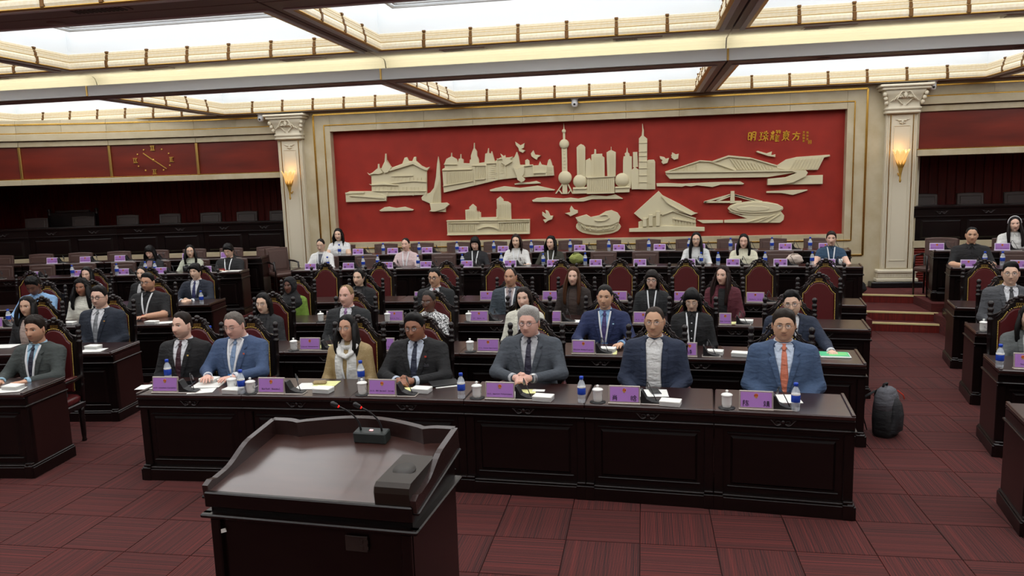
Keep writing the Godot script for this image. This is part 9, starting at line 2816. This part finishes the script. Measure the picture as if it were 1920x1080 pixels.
["building_column",0.02,0.06,[-3.477,1.637,-3.480,1.498,-3.494,1.498,-3.491,1.637]],
["building_column",0.02,0.06,[-3.438,1.636,-3.442,1.497,-3.456,1.497,-3.452,1.636]],
["building_column",0.02,0.06,[-3.400,1.635,-3.403,1.496,-3.417,1.496,-3.414,1.635]],
["building_column",0.02,0.06,[-3.362,1.634,-3.365,1.495,-3.379,1.495,-3.376,1.634]],
["building_column",0.02,0.06,[-3.324,1.634,-3.326,1.495,-3.340,1.495,-3.338,1.634]],
["building_column",0.02,0.06,[-3.285,1.633,-3.288,1.494,-3.302,1.494,-3.299,1.633]],
["building_column",0.02,0.06,[-3.247,1.632,-3.250,1.493,-3.264,1.493,-3.261,1.632]],
["building_column",0.02,0.06,[-3.209,1.631,-3.212,1.492,-3.226,1.492,-3.223,1.631]],
["building_column",0.02,0.06,[-3.171,1.631,-3.173,1.492,-3.187,1.492,-3.185,1.631]],
["building_column",0.02,0.06,[-2.705,1.643,-2.707,1.498,-2.721,1.498,-2.719,1.643]],
["building_column",0.02,0.06,[-2.667,1.642,-2.669,1.497,-2.683,1.497,-2.681,1.642]],
["building_column",0.02,0.06,[-2.629,1.641,-2.631,1.497,-2.645,1.497,-2.643,1.641]],
["building_column",0.02,0.06,[-2.592,1.640,-2.594,1.496,-2.608,1.496,-2.606,1.640]],
["building_column",0.02,0.06,[-2.554,1.639,-2.556,1.495,-2.570,1.495,-2.568,1.639]],
["building_column",0.02,0.06,[-2.516,1.639,-2.518,1.495,-2.532,1.495,-2.530,1.639]],
["building_column",0.02,0.06,[-2.479,1.638,-2.481,1.494,-2.495,1.494,-2.493,1.638]],
["building_column",0.02,0.06,[-2.441,1.637,-2.443,1.493,-2.457,1.493,-2.455,1.637]],
["building_column",0.02,0.06,[-2.404,1.636,-2.406,1.492,-2.420,1.492,-2.418,1.636]],
["building_column",0.02,0.06,[-2.367,1.635,-2.368,1.492,-2.382,1.492,-2.381,1.635]],
["building_column",0.02,0.06,[-2.329,1.635,-2.331,1.491,-2.345,1.491,-2.343,1.635]],
["building_column",0.02,0.06,[-2.292,1.634,-2.293,1.490,-2.307,1.490,-2.306,1.634]],
["building_column",0.02,0.06,[-2.254,1.633,-2.256,1.489,-2.270,1.489,-2.268,1.633]],
["building_column",0.02,0.06,[-2.217,1.632,-2.219,1.489,-2.233,1.489,-2.231,1.632]],
["building_column",0.02,0.06,[-2.180,1.632,-2.181,1.488,-2.195,1.488,-2.194,1.632]],
["building_cornice",0.03,0.06,[-3.74,1.72,-2.12,1.71,-2.13,1.69,-3.74,1.70]],
["building_cornice",0.03,0.06,[-3.74,1.45,-2.13,1.45,-2.13,1.43,-3.74,1.43]],
["building_cornice",0.03,0.06,[-3.72,1.67,-3.10,1.67,-3.10,1.65,-3.72,1.66]],
["building_cornice",0.03,0.06,[-2.73,1.67,-2.13,1.67,-2.13,1.66,-2.73,1.65]],
["building_arch",0.03,0.06,[-3.13,1.54,-3.04,1.58,-3.03,1.56,-3.13,1.53]],
["building_arch",0.03,0.06,[-3.04,1.58,-2.93,1.59,-2.93,1.58,-3.04,1.56]],
["building_arch",0.03,0.06,[-2.93,1.59,-2.81,1.58,-2.82,1.56,-2.93,1.58]],
["building_arch",0.03,0.06,[-2.81,1.58,-2.73,1.54,-2.73,1.52,-2.82,1.56]],
["tower_mullion",0.012,0.05,[-3.335,1.893,-3.339,1.726,-3.349,1.726,-3.345,1.893]],
["tower_mullion",0.012,0.05,[-3.302,1.892,-3.306,1.726,-3.316,1.726,-3.312,1.892]],
["tower_mullion",0.012,0.05,[-3.269,1.891,-3.273,1.725,-3.283,1.725,-3.279,1.891]],
["tower_mullion",0.012,0.05,[-3.230,1.891,-3.234,1.724,-3.244,1.724,-3.240,1.891]],
["tower_mullion",0.012,0.05,[-3.190,1.890,-3.194,1.723,-3.204,1.723,-3.200,1.890]],
["tower_mullion",0.012,0.05,[-3.125,1.888,-3.129,1.722,-3.139,1.722,-3.135,1.888]],
["tower_mullion",0.012,0.05,[-3.092,1.887,-3.096,1.721,-3.106,1.721,-3.102,1.887]],
["tower_mullion",0.012,0.05,[-2.716,2.005,-2.723,1.726,-2.733,1.726,-2.726,2.005]],
["tower_mullion",0.012,0.05,[-2.684,2.004,-2.691,1.725,-2.701,1.725,-2.694,2.004]],
["tower_mullion",0.012,0.05,[-2.652,2.004,-2.658,1.724,-2.668,1.724,-2.662,2.004]],
["tower_mullion",0.012,0.05,[-2.600,2.002,-2.606,1.723,-2.616,1.723,-2.610,2.002]],
["tower_mullion",0.012,0.05,[-2.561,2.001,-2.568,1.722,-2.578,1.722,-2.571,2.001]],
["tower_mullion",0.012,0.05,[-2.509,2.000,-2.516,1.721,-2.526,1.721,-2.519,2.000]],
["cloud",0.04,0,[-2.07,2.06,-1.98,2.10,-1.82,2.11,-1.48,2.08,-1.34,2.09,-1.20,2.07,-1.07,2.09,-0.94,2.13,-0.67,2.10,-0.51,2.13,-0.37,2.05,-0.38,2.04,-0.94,2.05,-1.10,2.01,-1.81,2.02,-2.05,2.03]],
["dove",0.03,0.02,[-1.82,1.87,-1.77,1.85,-1.73,1.76,-1.67,1.76,-1.70,1.69,-1.77,1.67,-1.83,1.63,-1.87,1.69,-1.80,1.70,-1.88,1.77,-1.88,1.84,-1.81,1.79]],
["dove",0.03,0.02,[-1.33,1.94,-1.28,1.87,-1.21,1.85,-1.21,1.80,-1.35,1.74,-1.38,1.77,-1.45,1.80,-1.35,1.82,-1.36,1.88]],
["stadium_base",0.04,0,[-0.41,1.53,-0.43,1.49,-0.47,1.45,-0.54,1.42,-0.62,1.40,-0.73,1.39,-0.83,1.38,-0.94,1.39,-1.05,1.41,-1.13,1.43,-1.20,1.47,-1.24,1.51,-1.25,1.55,-1.24,1.59,-1.20,1.63,-1.13,1.66,-1.04,1.68,-0.94,1.69,-0.83,1.70,-0.72,1.69,-0.62,1.67,-0.54,1.65,-0.47,1.61,-0.43,1.57]],
["stadium_drum",0.07,0,[-1.23,1.66,-1.08,1.60,-0.60,1.59,-0.44,1.63,-0.46,1.58,-0.53,1.47,-0.68,1.45,-0.82,1.44,-0.97,1.46,-1.08,1.49,-1.18,1.58]],
["stadium_roof",0.1,0,[-1.25,1.72,-1.05,1.77,-0.97,1.72,-0.81,1.75,-0.69,1.82,-0.58,1.84,-0.47,1.79,-0.42,1.71,-0.45,1.62,-0.60,1.56,-0.82,1.54,-1.08,1.58,-1.21,1.65]],
["stadium_rim",0.02,0.1,[-0.892,1.671,-0.814,1.653,-0.818,1.637,-0.896,1.655]],
["stadium_rim",0.02,0.1,[-0.817,1.653,-0.707,1.662,-0.705,1.646,-0.815,1.637]],
["stadium_rim",0.02,0.1,[-0.710,1.661,-0.632,1.703,-0.624,1.689,-0.702,1.647]],
["stadium_rim",0.02,0.1,[-0.636,1.694,-0.647,1.744,-0.631,1.748,-0.620,1.698]],
["stadium_rim",0.02,0.1,[-0.641,1.738,-0.706,1.756,-0.702,1.772,-0.637,1.754]],
["stadium_rim",0.02,0.1,[-0.702,1.756,-0.780,1.736,-0.784,1.752,-0.706,1.772]],
["stadium_post",0.02,0.07,[-1.152,1.602,-1.150,1.507,-1.168,1.507,-1.170,1.602]],
["stadium_post",0.02,0.07,[-1.069,1.578,-1.066,1.484,-1.084,1.484,-1.087,1.578]],
["stadium_post",0.02,0.07,[-0.975,1.560,-0.972,1.465,-0.990,1.465,-0.993,1.560]],
["stadium_post",0.02,0.07,[-0.864,1.546,-0.861,1.452,-0.879,1.452,-0.882,1.546]],
["stadium_post",0.02,0.07,[-0.732,1.547,-0.728,1.452,-0.746,1.452,-0.750,1.547]],
["stadium_post",0.02,0.07,[-0.621,1.564,-0.618,1.469,-0.636,1.469,-0.639,1.564]],
["stadium_post",0.02,0.07,[-0.511,1.594,-0.507,1.500,-0.525,1.500,-0.529,1.594]],
["stadium_floor",0.02,0.07,[-1.168,1.603,-1.080,1.531,-1.090,1.519,-1.178,1.591]],
["stadium_floor",0.02,0.07,[-1.084,1.533,-0.840,1.487,-0.842,1.471,-1.086,1.517]],
["stadium_floor",0.02,0.07,[-0.842,1.487,-0.599,1.510,-0.597,1.494,-0.840,1.471]],
["stadium_floor",0.02,0.07,[-0.603,1.509,-0.481,1.595,-0.471,1.581,-0.593,1.495]],
["theatre_roof",0.08,0,[-0.17,1.77,0.28,2.17,0.35,2.09,0.65,1.93,0.93,1.76,0.98,1.75,0.86,1.71,0.55,1.80,0.33,1.74,-0.02,1.64]],
["theatre_body",0.06,0,[-0.09,1.61,-0.01,1.64,0.11,1.71,0.23,1.80,0.33,1.72,0.53,1.80,0.94,1.65,0.95,1.49,-0.09,1.49]],
["theatre_base",0.09,0,[-0.26,1.49,0.42,1.53,1.10,1.49,1.10,1.42,-0.26,1.43]],
["theatre_cylinder",0.05,0.06,[0.06,1.68,0.06,1.52,-0.01,1.52,-0.01,1.68]],
["theatre_cylinder",0.05,0.06,[0.17,1.74,0.17,1.53,0.10,1.53,0.10,1.74]],
["theatre_cylinder",0.05,0.06,[0.30,1.80,0.30,1.53,0.23,1.53,0.23,1.80]],
["theatre_column",0.02,0.06,[0.565,1.678,0.564,1.514,0.548,1.514,0.549,1.678]],
["theatre_column",0.02,0.06,[0.617,1.668,0.617,1.513,0.601,1.513,0.601,1.668]],
["theatre_column",0.02,0.06,[0.670,1.658,0.670,1.512,0.654,1.512,0.654,1.658]],
["theatre_column",0.02,0.06,[0.723,1.647,0.723,1.511,0.707,1.511,0.707,1.647]],
["theatre_column",0.02,0.06,[0.776,1.637,0.776,1.510,0.760,1.510,0.760,1.637]],
["theatre_column",0.02,0.06,[0.828,1.627,0.829,1.509,0.813,1.509,0.812,1.627]],
["theatre_column",0.02,0.06,[0.881,1.616,0.881,1.508,0.865,1.508,0.865,1.616]],
["theatre_column",0.02,0.06,[0.933,1.606,0.934,1.507,0.918,1.507,0.917,1.606]],
["theatre_eave",0.03,0.06,[0.33,1.74,0.53,1.80,0.54,1.79,0.34,1.72]],
["theatre_eave",0.03,0.06,[0.54,1.80,0.95,1.66,0.94,1.64,0.53,1.79]],
["theatre_eave",0.03,0.06,[0.53,1.67,0.95,1.59,0.94,1.57,0.53,1.65]],
["theatre_ridge",0.03,0.08,[0.35,2.09,0.44,1.96,0.42,1.95,0.33,2.07]],
["theatre_ridge",0.03,0.08,[0.44,1.96,0.65,1.83,0.64,1.81,0.43,1.94]],
["theatre_ridge",0.03,0.08,[0.65,1.83,0.87,1.72,0.86,1.71,0.64,1.81]],
["arena_mast",0.07,0,[1.56,2.13,1.62,2.13,1.63,1.91,1.55,1.91]],
["arena_cable",0.03,0.02,[1.09,1.96,1.55,2.08,1.56,2.05,1.10,1.93]],
["arena_cable",0.03,0.02,[1.31,1.97,1.56,2.07,1.57,2.04,1.32,1.94]],
["arena_cable",0.03,0.02,[1.62,2.08,2.11,1.94,2.10,1.91,1.62,2.05]],
["arena_cable",0.03,0.02,[1.63,2.07,1.98,1.96,1.97,1.93,1.62,2.04]],
["arena_deck",0.05,0,[1.09,1.96,1.75,1.95,1.75,1.91,1.09,1.93]],
["arena_bowl",0.06,0,[2.47,1.80,2.46,1.77,2.42,1.75,2.37,1.72,2.29,1.71,2.20,1.69,2.10,1.69,2.00,1.68,1.89,1.69,1.79,1.70,1.70,1.72,1.62,1.74,1.56,1.76,1.53,1.79,1.51,1.82,1.53,1.85,1.56,1.88,1.62,1.90,1.70,1.92,1.79,1.93,1.89,1.94,1.99,1.94,2.10,1.93,2.20,1.92,2.29,1.90,2.37,1.88,2.42,1.85,2.46,1.83]],
["arena_ring",0.08,0,[2.46,1.81,2.45,1.79,2.42,1.77,2.36,1.75,2.29,1.74,2.21,1.73,2.11,1.73,2.01,1.73,1.91,1.73,1.81,1.74,1.73,1.75,1.65,1.77,1.60,1.79,1.56,1.81,1.55,1.83,1.56,1.85,1.60,1.87,1.65,1.89,1.72,1.90,1.81,1.91,1.91,1.92,2.01,1.92,2.11,1.91,2.20,1.90,2.29,1.89,2.36,1.87,2.41,1.85,2.45,1.83]],
["arena_field",0.09,0,[2.23,1.80,2.22,1.79,2.19,1.78,2.15,1.77,2.09,1.77,2.02,1.76,1.95,1.76,1.87,1.77,1.80,1.77,1.74,1.78,1.70,1.79,1.67,1.81,1.66,1.82,1.67,1.83,1.69,1.84,1.74,1.85,1.80,1.85,1.87,1.86,1.94,1.86,2.02,1.85,2.09,1.85,2.15,1.84,2.19,1.83,2.22,1.82]],
["arena_plinth",0.05,0,[1.53,1.76,1.75,1.69,2.42,1.76,2.49,1.67,2.48,1.59,2.42,1.54,1.45,1.56,1.45,1.61,1.85,1.63]],
["arena_step",0.02,0.05,[1.849,1.575,2.199,1.667,2.203,1.653,1.853,1.561]],
["arena_step",0.02,0.05,[2.009,1.562,2.324,1.696,2.330,1.684,2.015,1.550]],
["arena_step",0.02,0.05,[2.183,1.558,2.418,1.710,2.426,1.698,2.191,1.546]],
["cloud",0.04,0,[0.97,1.62,1.43,1.61,1.43,1.56,1.07,1.56]],
]
const RELIEF_BALLS := [["tower_sphere",-1.440,3.319,0.038],["tower_sphere",-1.439,3.081,0.091],["tower_sphere",-1.437,2.462,0.127],["hall_dome",-1.158,2.387,0.130],["hall_dome",-0.383,2.386,0.130]]
